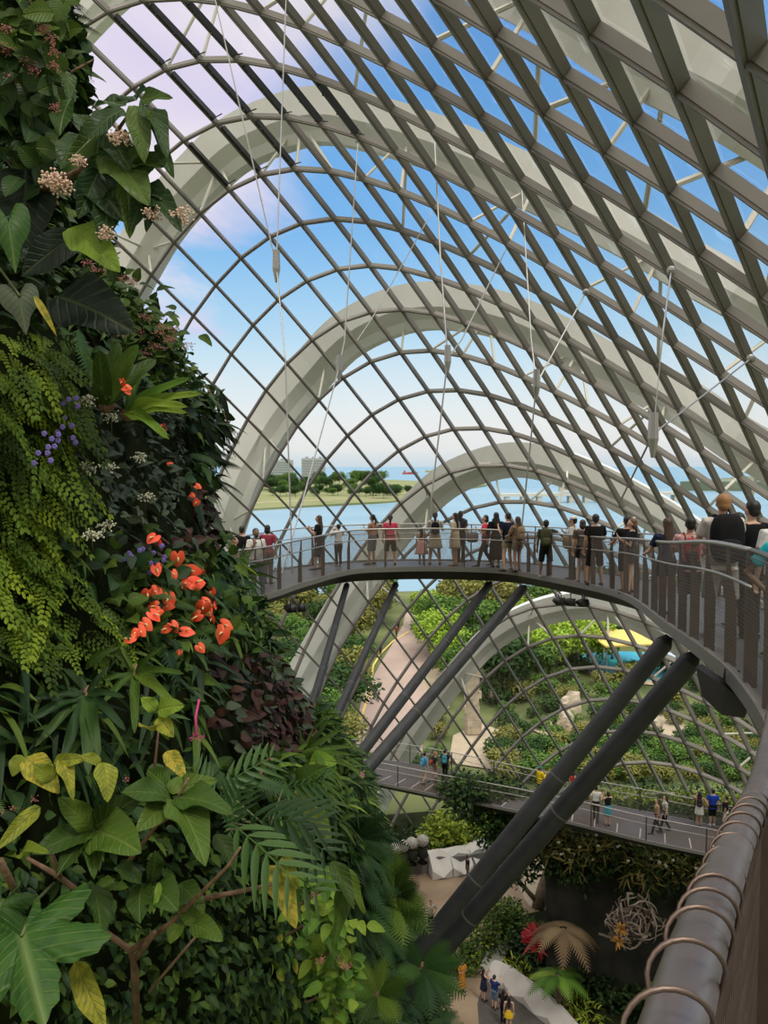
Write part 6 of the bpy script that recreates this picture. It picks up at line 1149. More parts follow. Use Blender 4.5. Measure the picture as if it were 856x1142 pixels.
# ivy pillar under the lower walkway
iv = [at(x, y, 40.7 + random.uniform(-.7, .7)) for x, y in [(506, 876), (524, 878), (542, 881), (562, 886), (512, 886), (530, 886), (550, 890), (568, 893), (590, 899), (610, 902), (528, 900), (548, 905), (570, 910), (592, 915), (545, 922), (562, 928), (582, 930), (558, 945), (576, 950), (602, 912), (566, 965), (580, 970), (596, 906)]]
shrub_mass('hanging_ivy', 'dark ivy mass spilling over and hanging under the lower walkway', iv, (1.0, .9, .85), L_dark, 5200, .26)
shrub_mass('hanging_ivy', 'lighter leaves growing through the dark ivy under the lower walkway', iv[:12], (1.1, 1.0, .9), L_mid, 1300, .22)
front_pts = [gp(x, y, 0) + Vector((0, 0, random.uniform(.3, 1.4))) for x in range(600, 900, 9) for y in (898, 912, 928, 944)]
shrub_mass('planting', 'dark shrubs growing inside along the foot of the glass at the right', front_pts, (1.3, 1.2, .8), L_dark, 4200, .36)
shrub_mass('planting', 'fresh green shrubs growing inside along the foot of the glass at the right', front_pts, (1.4, 1.3, 1.0), L_mid, 2600, .36)
# cliff
cl = [gp(606, 1088), gp(616, 1096), gp(640, 1104), gp(680, 1112), gp(730, 1120), gp(790, 1130), gp(860, 1140), gp(940, 1150)]
cl = smooth_curve([Vector((p.x, p.y, 0)) for p in cl], 6); mb = MB(); rows = 14; vs = []
for j in range(rows + 1):
    for i, p in enumerate(cl):
        z = 8.3 * j / rows; bu = .7 * noise.noise(Vector((p.x * .5, z * .6, 3))) + .3 * noise.noise(Vector((p.x * 1.7, z * 1.7, 9))); vs.append(Vector((p.x, p.y + bu - .4 + j * .02, z)))
for p in cl: vs.append(Vector((p.x, p.y + 4.2, 8.2)))
k = len(cl); fs = [(j * k + i, j * k + i + 1, (j + 1) * k + i + 1, (j + 1) * k + i) for j in range(rows + 1) for i in range(k - 1)]
tag(mb.add(vs, fs).build('rock_cliff', M_rock, smooth=True), 'dark rock face under the lower walkway at the right', 'rock face')
wl = [p for p in cl]
top_pts = [Vector((p.x, p.y + random.uniform(-.8, .8), 8.0 + random.uniform(-.6, .7))) for p in wl]
shrub_mass('planter_greenery', 'mid green planting on the ledge just below the lower walkway', top_pts, (.9, .7, .7), L_mid, 2600, .26)
shrub_mass('planter_greenery', 'straw coloured grasses on the ledge below the lower walkway', [p + Vector((0, -.6, -.2)) for p in top_pts], (.9, .5, .7), leaf_mat('straw_grass', [(.12, .12, .03), (.24, .21, .07), (.34, .28, .10)], .8, .3), 1500, .5, T_LN)
shrub_mass('planter_greenery', 'dark trailing leaves below the straw grasses on the cliff', [p + Vector((0, -.7, -1.0)) for p in top_pts], (.9, .5, .8), L_dark, 2000, .24)
wf_ = MB()
for _ in range(70): p = random.choice(top_pts) + Vector((random.uniform(-.6, .6), -1.0, random.uniform(-.5, .7))); wf_.ell(p, (.09, .09, .06), 6, 4)
tag(wf_.build('white_blossoms', M_whfl), 'small white blossoms dotted through the ledge planting', 'flowers', kind='stuff')
back = [gp(x, y, 0) + Vector((0, 0, .6)) for x, y in [(640, 925), (665, 932), (690, 930), (720, 932), (750, 936), (780, 940), (810, 944), (840, 948), (870, 952), (600, 935), (620, 940), (655, 945)]]
shrub_mass('planting', 'green shrubs along the glass behind the lower walkway', [p + Vector((0, 0, random.uniform(0, 2.5))) for p in back * 2], (1.8, 1.2, 1.1), L_mid, 2600, .4)
shrub_mass('planting', 'yellow flowering band behind the lower walkway at the right', [gp(x, 926 + (x - 660) * .05, 0) + Vector((0, -2, 3.6)) for x in range(660, 850, 10)], (1, .6, .4), L_hedge, 700, .28)
# shrubs around the column foot and beside the lower path
sp_ = [gp(x, y, 0) + Vector((0, 0, h)) for x, y, h in [(520, 1082, .5), (530, 1070, .8), (540, 1056, 1.0), (552, 1042, 1.2), (562, 1036, .9), (570, 1030, .7), (575, 1048, .9), (556, 1060, .6), (510, 1085, .8), (594, 1054, .6)]]
shrub_mass('shrubbery', 'green shrubs between the column foot and the lower path', sp_, (.9, .9, .8), L_mid, 2600, .22)
shrub_mass('shrubbery', 'yellowish shrubs by the plaza edge right of the columns', sp_[:6], (.9, .8, .8), L_hedge, 500, .2)
shrub_mass('shrubbery', 'dark planting in the shade behind the tree fern', [gp(x, y, 0) + Vector((0, 0, h)) for x, y, h in [(590, 1065, .6), (600, 1080, .5), (615, 1090, .5), (625, 1078, .9), (640, 1095, 1), (655, 1110, .7), (680, 1120, .6), (720, 1130, .5), (760, 1135, .4)]], (1.1, .9, .8), L_dark, 2600, .3)
shrub_mass('ground_cover', 'bright strap leaves edging the zigzag parapet', [gp(x, y, 0) + Vector((0, 0, .3)) for x, y in [(575, 1086), (590, 1096), (605, 1105), (620, 1116), (640, 1128), (655, 1140)]], (.8, .6, .4), L_hedge, 520, .45, T_LN)
# plaza tree
def branch_tree(p, lab):
    e = empty('tree', p, 0, label=lab, cat='tree'); mb = MB()
    mb.tube([(0, 0, -.05), (.25, 0, 1.2), (.6, 0, 2.4), (1.1, .1, 3.4)], [.42, .34, .28, .18], 9); mb.tube([(-.1, 0, .4), (-.9, 0, 1.3), (-1.5, .1, 2.2), (-1.4, 0, 3.0)], [.18, .13, .09, .05], 7); mb.tube([(-1.0, 0, 1.4), (-1.9, 0, 1.7), (-2.2, .1, 2.3)], [.09, .06, .03], 6)
    mb.tube([(.6, 0, 2.4), (.0, .2, 3.2), (-.4, .2, 3.8)], [.16, .12, .07], 6); mb.build('trunk', mat('plaza_bark', (.16, .12, .085), .9, var=.3, scale=4, bump=.5), e, smooth=True)
    b = Batch()
    for _ in range(1500):
        c = random.choice([Vector((1.2, 0, 3.7)), Vector((2.2, .3, 3.5)), Vector((.3, .2, 4.0)), Vector((1.4, .6, 4.3)), Vector((2.8, 0, 3.0))]); d = Vector((random.gauss(0, 1), random.gauss(0, 1), random.gauss(0, .7))).normalized() * random.uniform(.6, 1.15); b.place(T_SM, c + d, d + Vector((0, 0, random.gauss(0, .6))), d + Vector((0, 0, .5)), .24, .26, .1)
    b.build('crown', leaf_mat('olive_tree_leaves', [(.05, .06, .03), (.11, .12, .06), (.17, .17, .09)], .7, .15), e)
branch_tree(gp(600, 1012), 'leaning tree with a thick brown trunk on the pale gravel of the plaza')
# tree ferns
def tree_fern(px, py, y, R, n, m, lab, droop=.55, hgt=None):
    c = at(px, py, y); e = empty('tree_fern', (c.x, c.y, 0), 0, label=lab, cat='tree fern'); MB().tube([(0, 0, 0), (.05, .03, c.z * .5), (0, 0, c.z)], [.24, .17, .15], 9).build('trunk', M_bark, e, smooth=True)
    for k in range(n):
        a = 2 * PI * k / n + random.uniform(-.15, .15); b = Batch(); d = Vector((math.cos(a), math.sin(a), random.uniform(.25, .55))); b.place(T_FERN, (0, 0, c.z), d, Vector((0, 0, 1)), R * random.uniform(.9, 1.15), R * 1.2, droop); b.build('frond', m, e)
L_brfern = leaf_mat('dusty_brown_fern', [(.13, .085, .05), (.20, .14, .08), (.26, .19, .11)], .8, .2)
tree_fern(628, 1036, 38.5, 1.75, 10, L_brfern, 'tree fern with dusty brown fronds below the plaza tree', .85)
tree_fern(622, 1088, 37.8, 1.5, 9, L_bright, 'low tree fern with fresh green fronds beside the red plant', .6)
tree_fern(735, 1104, 36.5, .95, 9, L_bright, 'small bright fern at the foot of the rock face')
p = gp(598, 1085); e = empty('cordyline', p, 0, label='plant with bright crimson upright leaves beside the zigzag parapet', cat='plant')
MB().tube([(0, 0, 0), (.1, 0, .9), (-.1, 0, 1.7)], [.05, .04, .03], 6).build('stem', M_bark, e)
b = Batch()
for _ in range(110): c = random.choice([Vector((-.1, 0, 2.1)), Vector((.15, -.1, 1.4)), Vector((-.3, 0, 1.7))]); b.place(T_LN, c, Vector((random.gauss(0, 1), random.gauss(0, 1), random.gauss(.9, .5))), Vector((0, -1, .3)), .75, .95, .15)
b.build('leaves', leaf_mat('crimson_leaves', [(.30, .015, .03), (.50, .04, .06), (.60, .12, .10)], .5, .3), e)
# driftwood root sculpture
c = at(703, 1026, 36.2); e = empty('driftwood_sculpture', c, 0, label='round tangle of twisted grey driftwood roots mounted on the dark rock face', cat='sculpture')
M_drift = mat('bleached_driftwood', (.10, .075, .06), .9, col2=(.22, .18, .15), scale=3, bump=.3)
for g in range(80):
    a = random.uniform(0, 2 * PI); r0 = random.uniform(.1, 1.25); p0 = Vector((math.cos(a) * r0 * 1.05, random.uniform(-.5, .3), math.sin(a) * r0 * 1.0)); d = Vector((-math.sin(a), random.gauss(0, .3), math.cos(a))) * random.choice([-1, 1]); pts = [p0]
    for q in range(6): d = (d + Vector((random.gauss(0, .45), random.gauss(0, .3), random.gauss(0, .45))) - pts[-1] * .45).normalized(); pts.append(pts[-1] + d * .26)
    rr0 = random.uniform(.035, .075); MB().tube(pts, [rr0 * (1 - .12 * q) for q in range(7)], 6).build('root', M_drift, e, smooth=True)
mb = MB()
for q in range(5): mb.tube([Vector((-.9 + .4 * q, .1, -.9)), Vector((-.9 + .4 * q + random.uniform(-.3, .3), .9, -1.2))], .06, 5)
mb.build('mounting', M_drift, e)
for k, (x, y, lab) in enumerate([(688, 1050, 'lower left'), (692, 1035, 'upper')]):
    q = at(x, y, 35.6); r = plant('air_plant', q, lab + ' small orange air plant on the driftwood sculpture'); b = Batch()
    for _ in range(22): b.place(T_LN, (0, 0, 0), Vector((random.gauss(0, 1), random.gauss(-.5, .6), random.gauss(.3, .8))), Vector((0, -1, 0)), .35, .5, .2)
    b.build('leaves', leaf_mat('orange_leaves', [(.35, .20, .05), (.50, .24, .05)], .6, .2), r)
# ------------------------------------------------------------------ people
# one standing figure, 1.70 m tall, facing -Y at rotation 0; every pose is grown as one closed body surface
def lerp(a, b, t): return a + (b - a) * t
POSES = {}
def arm_chain(side_, pose):
    s = side_; sh = Vector((s * .185, .01, 1.385))
    if pose == 'down': return sh, Vector((s * .235, .02, 1.10)), Vector((s * .245, -.04, .86)), Vector((s * .02, -.10, -1))
    if pose == 'phone': return sh, Vector((s * .235, -.05, 1.11)), Vector((s * .09, -.27, 1.26)), Vector((-s * .35, -.55, .65))
    if pose == 'photo': return sh, Vector((s * .27, -.16, 1.22)), Vector((s * .10, -.33, 1.44)), Vector((-s * .25, -.35, .9))
    if pose == 'rail': return sh, Vector((s * .26, -.10, 1.12)), Vector((s * .20, -.36, 1.06)), Vector((-s * .2, -1, -.1))
    if pose == 'hip': return sh, Vector((s * .38, .07, 1.13)), Vector((s * .22, -.06, .98)), Vector((-s * .8, -.4, -.3))
    if pose == 'cross': return sh, Vector((s * .26, -.06, 1.12)), Vector((s * .03, -.22, 1.16)), Vector((-s * 1, -.15, .1))
    if pose == 'strap': return sh, Vector((s * .25, -.06, 1.11)), Vector((s * .12, -.17, 1.30)), Vector((-s * .2, -.1, 1))
    if pose == 'side': return sh, Vector((s * .42, -.05, 1.28)), Vector((s * .62, -.16, 1.12)), Vector((s * .9, -.4, -.3))
    if pose == 'bag': return sh, Vector((s * .25, .02, 1.10)), Vector((s * .30, -.10, .90)), Vector((0, -.1, -1))
def legs(kind):
    out = []
    for s in (-1, 1):
        if kind == 'walk': k = Vector((s * .09, -.14 if s > 0 else .03, .48 if s > 0 else .47)); a = Vector((s * .09, -.22 if s > 0 else .24, .09 if s > 0 else .12))
        elif kind == 'apart': k = Vector((s * .13, -.02, .48)); a = Vector((s * .16, .02, .085))
        elif kind == 'shift': k = Vector((s * .09 + .02, -.05 if s > 0 else -.01, .48)); a = Vector((s * .09 + (.06 if s > 0 else 0), -.06 if s > 0 else .02, .085))
        else: k = Vector((s * .085, -.015, .48)); a = Vector((s * .085, .02, .085))
        out.append((Vector((s * .085, .005, .90)), k, a, s))
    return out
def hand(mb, w, d, s):
    d = d.normalized(); side_ = d.cross(Vector((0, -1, .15))).normalized() * s
    if side_.length < .1: side_ = Vector((s, 0, 0))
    nrm = side_.cross(d).normalized()
    palm = w + d * .09; mb.tube([w, w + d * .035, palm], 0, 8, sq=[(.021, .018), (.034, .015), (.038, .013)], ref=nrm)
    for k, (o, L) in enumerate(((-.028, .058), (-.010, .072), (.010, .076), (.028, .062))):
        a = palm - d * .012 + side_ * o; b = a + d * L * .55 - nrm * s * .010; c = b + d * L * .36 - nrm * s * .024; mb.tube([a, b, c], [.0098, .009, .0075], 6)
    t0 = w + d * .03 - side_ * .028; mb.tube([t0, t0 + d * .030 - side_ * .026, t0 + d * .060 - side_ * .030], [.012, .0105, .008], 6)
def fade(mb_obj, vox, name):
    mod = mb_obj.modifiers.new('r', 'REMESH'); mod.mode = 'VOXEL'; mod.voxel_size = vox; mod.use_smooth_shade = True
    sm = mb_obj.modifiers.new('s', 'SMOOTH'); sm.factor = .5; sm.iterations = 2
    dg = bpy.context.evaluated_depsgraph_get(); me = bpy.data.meshes.new_from_object(mb_obj.evaluated_get(dg)); bpy.data.objects.remove(mb_obj); me.name = name
    me.polygons.foreach_set('use_smooth', [True] * len(me.polygons)); return me
def torso_prof(fem):
    if fem: return [(.88, .150, .105, .01), (.94, .165, .115, .012), (1.02, .140, .098, .005), (1.10, .122, .088, 0), (1.18, .130, .098, -.006), (1.27, .148, .112, -.012), (1.34, .160, .098, 0), (1.40, .150, .072, .008), (1.44, .070, .055, .012)]
    return [(.88, .155, .108, .01), (.94, .160, .112, .008), (1.02, .150, .105, 0), (1.10, .148, .103, -.004), (1.18, .160, .110, -.006), (1.27, .178, .118, -.006), (1.34, .188, .104, 0), (1.40, .170, .078, .008), (1.445, .075, .058, .012)]
def loft(mb, prof, grow=0.0, n=20, z0=None, z1=None):
    pr = [p for p in prof if (z0 is None or p[0] >= z0) and (z1 is None or p[0] <= z1)]
    base = len(mb.v); vs = []
    for z, rx, ry, oy in pr:
        for k in range(n): a = 2 * PI * k / n; c_, s_ = math.cos(a), math.sin(a); vs.append(((rx + grow) * math.copysign(abs(c_) ** .85, c_), oy + (ry + grow) * math.copysign(abs(s_) ** .85, s_), z))
    fs = [(i * n + k, i * n + (k + 1) % n, (i + 1) * n + (k + 1) % n, (i + 1) * n + k) for i in range(len(pr) - 1) for k in range(n)] + [tuple(range(n))[::-1], tuple((len(pr) - 1) * n + k for k in range(n))]
    mb.add(vs, fs)
def body_mesh(fem, aL, aR, lg):
    key = ('body', fem, aL, aR, lg)
    if key in POSES: return POSES[key]
    mb = MB(); loft(mb, torso_prof(fem))
    mb.tube([(0, .012, 1.38), (0, .008, 1.45), (0, -.004, 1.52)], [.062, .052, .052], 12)
    def hf(q):                                     # skull with brow, cheeks and chin
        z = q.z; x, y = q.x, q.y
        if z < 0: x *= 1 + z * .32; y = y * (1 + z * .16) - .10 * (-z)
        return Vector((x, y, z))
    mb.ell((0, -.005, 1.59), (.073, .092, .112), 16, 12, fn=hf)
    mb.tube([(0, -.09, 1.615), (0, -.112, 1.58), (0, -.100, 1.562)], [.009, .014, .012], 6)       # nose
    mb.tube([(-.022, -.092, 1.535), (0, -.098, 1.535), (.022, -.092, 1.535)], .007, 6)             # mouth
    for s in (-1, 1): mb.ell((s * .076, .004, 1.585), (.012, .022, .032), 8, 6)                     # ears
    for s, ps in ((-1, aL), (1, aR)):
        sh, el, wr, hd = arm_chain(s, ps); mb.tube([Vector((s * .12, .01, 1.38)), sh, lerp(sh, el, .5), el, lerp(el, wr, .35), wr], [.055, .056, .045, .038, .038, .025], 10, ref=(0, 1, .1)); hand(mb, wr, hd, s)
    for h, k, a, s in legs(lg):
        mb.tube([h + Vector((0, 0, .04)), h - Vector((0, 0, .06)), lerp(h, k, .55), k, lerp(k, a, .35), lerp(k, a, .75), a], [.075, .088, .068, .052, .054, .038, .034], 12, ref=(0, 1, 0))
        mb.tube([a + Vector((0, .035, -.045)), a + Vector((0, -.05, -.05)), a + Vector((0, -.14, -.062)), a + Vector((0, -.185, -.068))], 0, 8, sq=[(.030, .034), (.036, .032), (.040, .020), (.028, .014)])
    o = mb.build('body', M_rail); me = fade(o, .0105, 'body'); POSES[key] = me; return me
def top_mesh(fem, aL, aR, sleeve, hem, grow=.016):
    key = ('top', fem, aL, aR, sleeve, hem)
    if key in POSES: return POSES[key]
    mb = MB(); pr = [p for p in torso_prof(fem) if p[0] >= hem]; f = pr[0]
    if hem < .9: pr = [(hem, .172, .122, .006)] + pr
    pr[-1] = (1.425, pr[-1][1] + .012, pr[-1][2] + .004, pr[-1][3])
    loft(mb, pr, grow)
    for s, ps in ((-1, aL), (1, aR)):
        sh, el, wr, hd = arm_chain(s, ps)
        if sleeve == 0: continue
        e_ = lerp(sh, el, .62) if sleeve == 1 else lerp(el, wr, .85)
        pts = [Vector((s * .12, .01, 1.375)), sh, lerp(sh, el, .35), e_] if sleeve == 1 else [Vector((s * .12, .01, 1.375)), sh, lerp(sh, el, .5), el, e_]
        mb.tube(pts, [.066, .070, .066, .070] if sleeve == 1 else [.066, .070, .06, .054, .044], 10, ref=(0, 1, .1))
    o = mb.build('top', M_rail); me = fade(o, .014, 'top'); POSES[key] = me; return me
def trouser_mesh(lg, length):
    key = ('tr', lg, length)
    if key in POSES: return POSES[key]
    mb = MB(); loft(mb, [(.84, .150, .105, .01), (.90, .165, .118, .012), (.97, .160, .114, .008), (1.03, .148, .104, .004)], .012)
    for h, k, a, s in legs(lg):
        if length == 'long': pts = [h + Vector((0, 0, .03)), h - Vector((0, 0, .08)), lerp(h, k, .55), k, lerp(k, a, .5), a + Vector((0, 0, -.015))]; r = [.09, .102, .083, .068, .060, .055]
        elif length == 'knee': pts = [h + Vector((0, 0, .03)), h - Vector((0, 0, .08)), lerp(h, k, .6), lerp(h, k, 1.02)]; r = [.09, .105, .094, .088]
        else: pts = [h + Vector((0, 0, .03)), h - Vector((0, 0, .08)), lerp(h, k, .35), lerp(h, k, .5)]; r = [.09, .105, .098, .098]
        mb.tube(pts, r, 12, ref=(0, 1, 0))
    o = mb.build('trousers', M_rail); me = fade(o, .014, 'trousers'); POSES[key] = me; return me
def skirt_mesh(z0, flare, top=1.04):
    key = ('sk', z0, flare, top)
    if key in POSES: return POSES[key]
    mb = MB(); n = 28; rows = 8; vs = []
    for j in range(rows + 1):
        t = j / rows; z = top + (z0 - top) * t; w = .150 + (.03 + flare) * t ** .8
        for k in range(n): a = 2 * PI * k / n; f = 1 + .05 * t * math.sin(a * 7); vs.append((w * f * math.cos(a), .008 + w * .78 * f * math.sin(a), z))
    fs = [(i * n + k, (i + 1) * n + k, (i + 1) * n + (k + 1) % n, i * n + (k + 1) % n) for i in range(rows) for k in range(n)] + [tuple(range(n)), tuple(rows * n + k for k in range(n))[::-1]]
    o = mb.add(vs, fs).build('skirt', M_rail, smooth=True); me = o.data; bpy.data.objects.remove(o); POSES[key] = me; return me
def hair_mesh(kind):
    key = ('hair', kind)
    if key in POSES: return POSES[key]
    mb = MB()
    def cap(q):
        v = Vector(q); 
        if v.y < -.15 and v.z < .35: v.y = max(v.y, -.35 - .9 * max(0, v.z)); 
        return v * (1 + .03 * noise.noise(v * 5))
    mb.ell((0, .022, 1.625), (.086, .094, .092), 18, 12, fn=cap)
    if kind in ('short', 'cap'): mb.ell((0, .052, 1.575), (.076, .062, .07), 14, 8)
    if kind == 'bob': mb.ell((0, .045, 1.545), (.088, .075, .095), 16, 10)
    if kind in ('long', 'hijab'):
        mb.tube([(0, .05, 1.62), (0, .062, 1.52), (0, .085, 1.40), (0, .105, 1.28), (0, .10, 1.16)], 0, 14, sq=[(.082, .06), (.088, .055), (.098, .045), (.085, .035), (.05, .018)], ref=(0, 1, 0))
    if kind == 'pony':
        mb.ell((0, .052, 1.585), (.074, .06, .062), 14, 8); mb.tube([(0, .095, 1.62), (0, .135, 1.57), (0, .13, 1.46), (0, .12, 1.34)], [.022, .034, .032, .012], 8, ref=(0, 1, 0))
    if kind == 'hijab': mb.ell((0, .0, 1.46), (.13, .11, .10), 16, 10)
    o = mb.build('hair', M_rail); me = fade(o, .010, 'hair'); POSES[key] = me; return me
def shoe_mesh(lg):
    key = ('shoe', lg)
    if key in POSES: return POSES[key]
    mb = MB()
    for h, k, a, s in legs(lg): mb.tube([a + Vector((0, .055, -.05)), a + Vector((0, 0, -.045)), a + Vector((0, -.10, -.058)), a + Vector((0, -.20, -.070)), a + Vector((0, -.22, -.072))], 0, 10, sq=[(.034, .034), (.042, .040), (.046, .027), (.038, .014), (.02, .010)])
    o = mb.build('shoes', M_rail, smooth=True); me = o.data; bpy.data.objects.remove(o); POSES[key] = me; return me
SKIN = {'light': mat('light_skin', (.58, .36, .26), .55), 'tan': mat('tan_skin', (.42, .24, .155), .55), 'brown': mat('brown_skin', (.22, .12, .075), .55)}
M_hair = {'black': mat('black_hair', (.010, .008, .008), .5), 'brown': mat('brown_hair', (.055, .028, .016), .5), 'blond': mat('reddish_blond_hair', (.34, .17, .07), .55), 'reddish': mat('reddish_brown_hair', (.13, .05, .025), .5)}
M_eye = mat('eye', (.02, .015, .015), .2)
def cloth(col, name=None, var=.12, col2=None, scale=22): return mat(name or 'cloth_%d_%d_%d' % tuple(int(c * 255) for c in col), col, .85, var=var, scale=scale, col2=col2, spec=.1)
def slot(me, name, m, parent, loc=(0, 0, 0), **kw):
    if not me.materials: me.materials.append(None)
    o = put(me, name, loc, parent=parent, **kw); o.material_slots[0].link = 'OBJECT'; o.material_slots[0].material = m; return o
PEOPLE_RECORD = []
def person(lab, loc, face, H=1.68, fem=True, arms=('down', 'down'), lg='stand', skin='light', hair='long', hcol='black', top=((.5, .5, .5), 1, .90), bottom=('long', (.03, .03, .04)), shoes=(.05, .04, .04), group=None, pat=None, simple=False):
    """face: heading in degrees the figure looks toward; 0 = away from the viewer (+Y), 90 = right (+X), 180 = toward the viewer"""
    r = empty('person', loc, PI - math.radians(face), label=lab, cat='person', group=group); r.scale = (H / 1.70,) * 3
    slot(body_mesh(fem, arms[0], arms[1], lg), 'body', SKIN[skin], r)
    if hair: slot(hair_mesh('short' if hair == 'cap' else hair), 'hair' if hair != 'hijab' else 'headscarf', M_hair[hcol], r)
    if not simple:
        e_ = MB(); 
        for s in (-1, 1): e_.ell((s * .028, -.088, 1.60), (.011, .006, .007), 6, 4)
        e_.build('eyes', M_eye, r)
    col, sleeve, hem = top; slot(top_mesh(fem, arms[0], arms[1], sleeve, hem), 'shirt', pat or cloth(col), r)
    kind, bc = bottom[0], bottom[1]
    if kind in ('long', 'knee', 'short'): slot(trouser_mesh(lg, kind), 'trousers' if kind == 'long' else 'shorts', cloth(bc), r)
    elif kind == 'skirt': slot(skirt_mesh(bottom[2], bottom[3]), 'skirt', cloth(bc), r)
    elif kind == 'dress': slot(skirt_mesh(bottom[2], bottom[3], 1.10), 'dress_skirt', cloth(bc), r)
    slot(shoe_mesh(lg), 'shoes', cloth(shoes), r); return r
def backpack(pr, lab, col, s=1.0, front=None):
    loc = pr.matrix_basis @ Vector((0, .175 * 1.0, 1.20)); e = empty('backpack', loc, pr.rotation_euler.z, label=lab, cat='backpack'); e.scale = pr.scale
    mb = MB(); mb.ell((0, 0, 0), (.155 * s, .095 * s, .235 * s), 18, 12, fn=lambda q: Vector((math.copysign(abs(q.x) ** .6, q.x), math.copysign(abs(q.y) ** .75, q.y), math.copysign(abs(q.z) ** .7, q.z)))); mb.build('bag', cloth(col), e, smooth=True)
    mb = MB(); mb.ell((0, .075 * s, -.09 * s), (.11 * s, .045 * s, .10 * s), 14, 8, fn=lambda q: Vector((math.copysign(abs(q.x) ** .6, q.x), q.y, math.copysign(abs(q.z) ** .6, q.z)))); mb.build('front_pocket', cloth(front or tuple(min(1, c * 1.4 + .01) for c in col)), e, smooth=True)
    mb = MB(); mb.tube([(-.02, .0, .22 * s), (0, .02, .28 * s), (.02, 0, .22 * s)], .008, 6); mb.build('top_handle', cloth(col), e)
    for q in (-1, 1):
        mb = MB(); mb.tube([(q * .085, -.04, .20 * s), (q * .10, -.13, .255), (q * .105, -.235, .235), (q * .11, -.31, .12), (q * .13, -.285, -.02), (q * .15, -.15, -.14), (q * .12, -.03, -.16)], 0, 6, sq=[(.022, .007)] * 7, ref=(1, 0, 0)); mb.build('strap', cloth(col), e, smooth=True)
    return e
def handbag(pr, lab, col, off=(.26, -.02, .86), s=.14, drop=.2, name='handbag'):
    loc = pr.matrix_basis @ Vector(off); e = empty(name, loc, pr.rotation_euler.z, label=lab, cat='bag'); mb = MB(); mb.ell((0, 0, 0), (s * .45, s, s * .85), 14, 8, fn=lambda q: Vector((q.x, math.copysign(abs(q.y) ** .5, q.y), math.copysign(abs(q.z) ** .5, q.z)))); mb.build('bag', cloth(col), e, smooth=True)
    mb = MB(); mb.tube([(0, -s * .7, s * .7), (-.03, -s * .4, s * .7 + drop), (-.05, 0, s * .7 + drop * 1.25), (-.03, s * .4, s * .7 + drop), (0, s * .7, s * .7)], .010, 6, ref=(1, 0, 0)); mb.build('handle', cloth(col), e); return e
def phone(pr, lab):
    loc = pr.matrix_basis @ Vector((0.0, -.36, 1.38)); e = MB().box((0, 0, 0), (.075, .012, .15)).build('phone', M_louver, label=lab, cat='phone'); e.location = loc; e.rotation_euler.z = pr.rotation_euler.z; return e
def deck_z(x, y):
    best = min(zip(edge_s, far_s), key=lambda q: (Vector(((q[0].x + q[1].x) / 2 - x, (q[0].y + q[1].y) / 2 - y))).length); return best[0].z
def up_at(px, y):
    x = at(px, 560, y).x; return Vector((x, y, deck_z(x, y)))
BLK = (.014, .014, .016); NAVY = (.018, .024, .05)
plaid = cloth((.5, .1, .1), 'red_white_check', col2=(.65, .55, .52), scale=30)
# upper walkway, left to right
person('person with light hair half hidden by plants at the very left of the upper walkway', up_at(261, 20.0), 60, 1.55, hair='long', hcol='blond', top=((.4, .3, .25), 1, .9), bottom=('long', (.1, .08, .08)))
person('person in black at the far rail behind the leftmost light-haired visitor', up_at(270, 21.9), 20, 1.70, False, hair='short', top=(BLK, 1, .88))
p = person('bearded man in white T-shirt and blue jeans with backpack straps at the left end', up_at(285, 20.7), 150, 1.72, False, ('strap', 'down'), 'shift', 'brown', 'short', top=((.62, .60, .58), 1, .86), bottom=('long', (.05, .09, .18)), shoes=(.15, .09, .06))
beard = MB().ell((0, -.062, 1.525), (.056, .045, .045), 12, 8).build('beard', M_hair['black'], p, smooth=True); backpack(p, 'black backpack on the bearded man in the white T-shirt', BLK)
person('person in dusky red top at the far rail behind the bearded man', up_at(298, 22.6), 10, 1.66, hair='bob', top=((.30, .05, .08), 1, .86), bottom=('long', (.10, .09, .09)))
p = person('woman in black dress with long wavy dark hair near the left bend', up_at(355, 25.1), 285, 1.70, True, ('phone', 'phone'), 'shift', 'tan', 'long', 'brown', (BLK, 1, .86), ('skirt', BLK, .42, .02)); handbag(p, 'pink bag carried by the woman in the black dress', (.62, .25, .26), (-.24, -.12, .92), .13, .16)
p = person('child in white T-shirt and black trousers taking a photo', up_at(377, 25.9), 330, 1.36, True, ('photo', 'photo'), 'stand', 'light', 'short', top=((.70, .68, .66), 1, .86), bottom=('long', BLK), shoes=(.3, .35, .4)); phone(p, 'phone held up by the child in the white T-shirt')
p = person('woman in sleeveless brown top and grey patterned shorts', up_at(415, 26.3), 300, 1.64, True, ('down', 'phone'), 'shift', 'tan', 'pony', top=((.42, .22, .14), 0, .98), bottom=('knee', (.13, .14, .16))); handbag(p, 'small black bag on the arm of the woman in the brown top', BLK, (-.25, 0, .95), .10, .2)
person('woman in coral pink T-shirt with a ponytail seen from behind', up_at(435, 26.2), 0, 1.64, True, ('bag', 'down'), 'apart', 'light', 'pony', top=((.72, .09, .16), 1, .84), bottom=('knee', BLK))
person('little girl in pale pink dress with long dark hair', up_at(470, 26.4), 5, 1.20, True, hair='long', top=((.66, .34, .32), 0, .98), bottom=('dress', (.68, .36, .34), .48, .14), skin='tan')
p = person('woman with dark ponytail, pale top, beige skirt and black backpack', up_at(485, 26.2), 0, 1.72, True, ('strap', 'strap'), 'apart', 'tan', 'pony', top=((.45, .42, .38), 1, .90), bottom=('skirt', (.42, .36, .28), .55, .06)); backpack(p, 'small black backpack on the woman in the beige skirt', BLK, .85)
person('woman in beige dress and brown boots with long black hair on the upper walkway', up_at(507, 25.9), 300, 1.72, True, ('down', 'down'), 'stand', 'light', 'long', top=((.56, .46, .34), 1, .90), bottom=('dress', (.56, .46, .34), .58, .04), shoes=(.30, .12, .06))
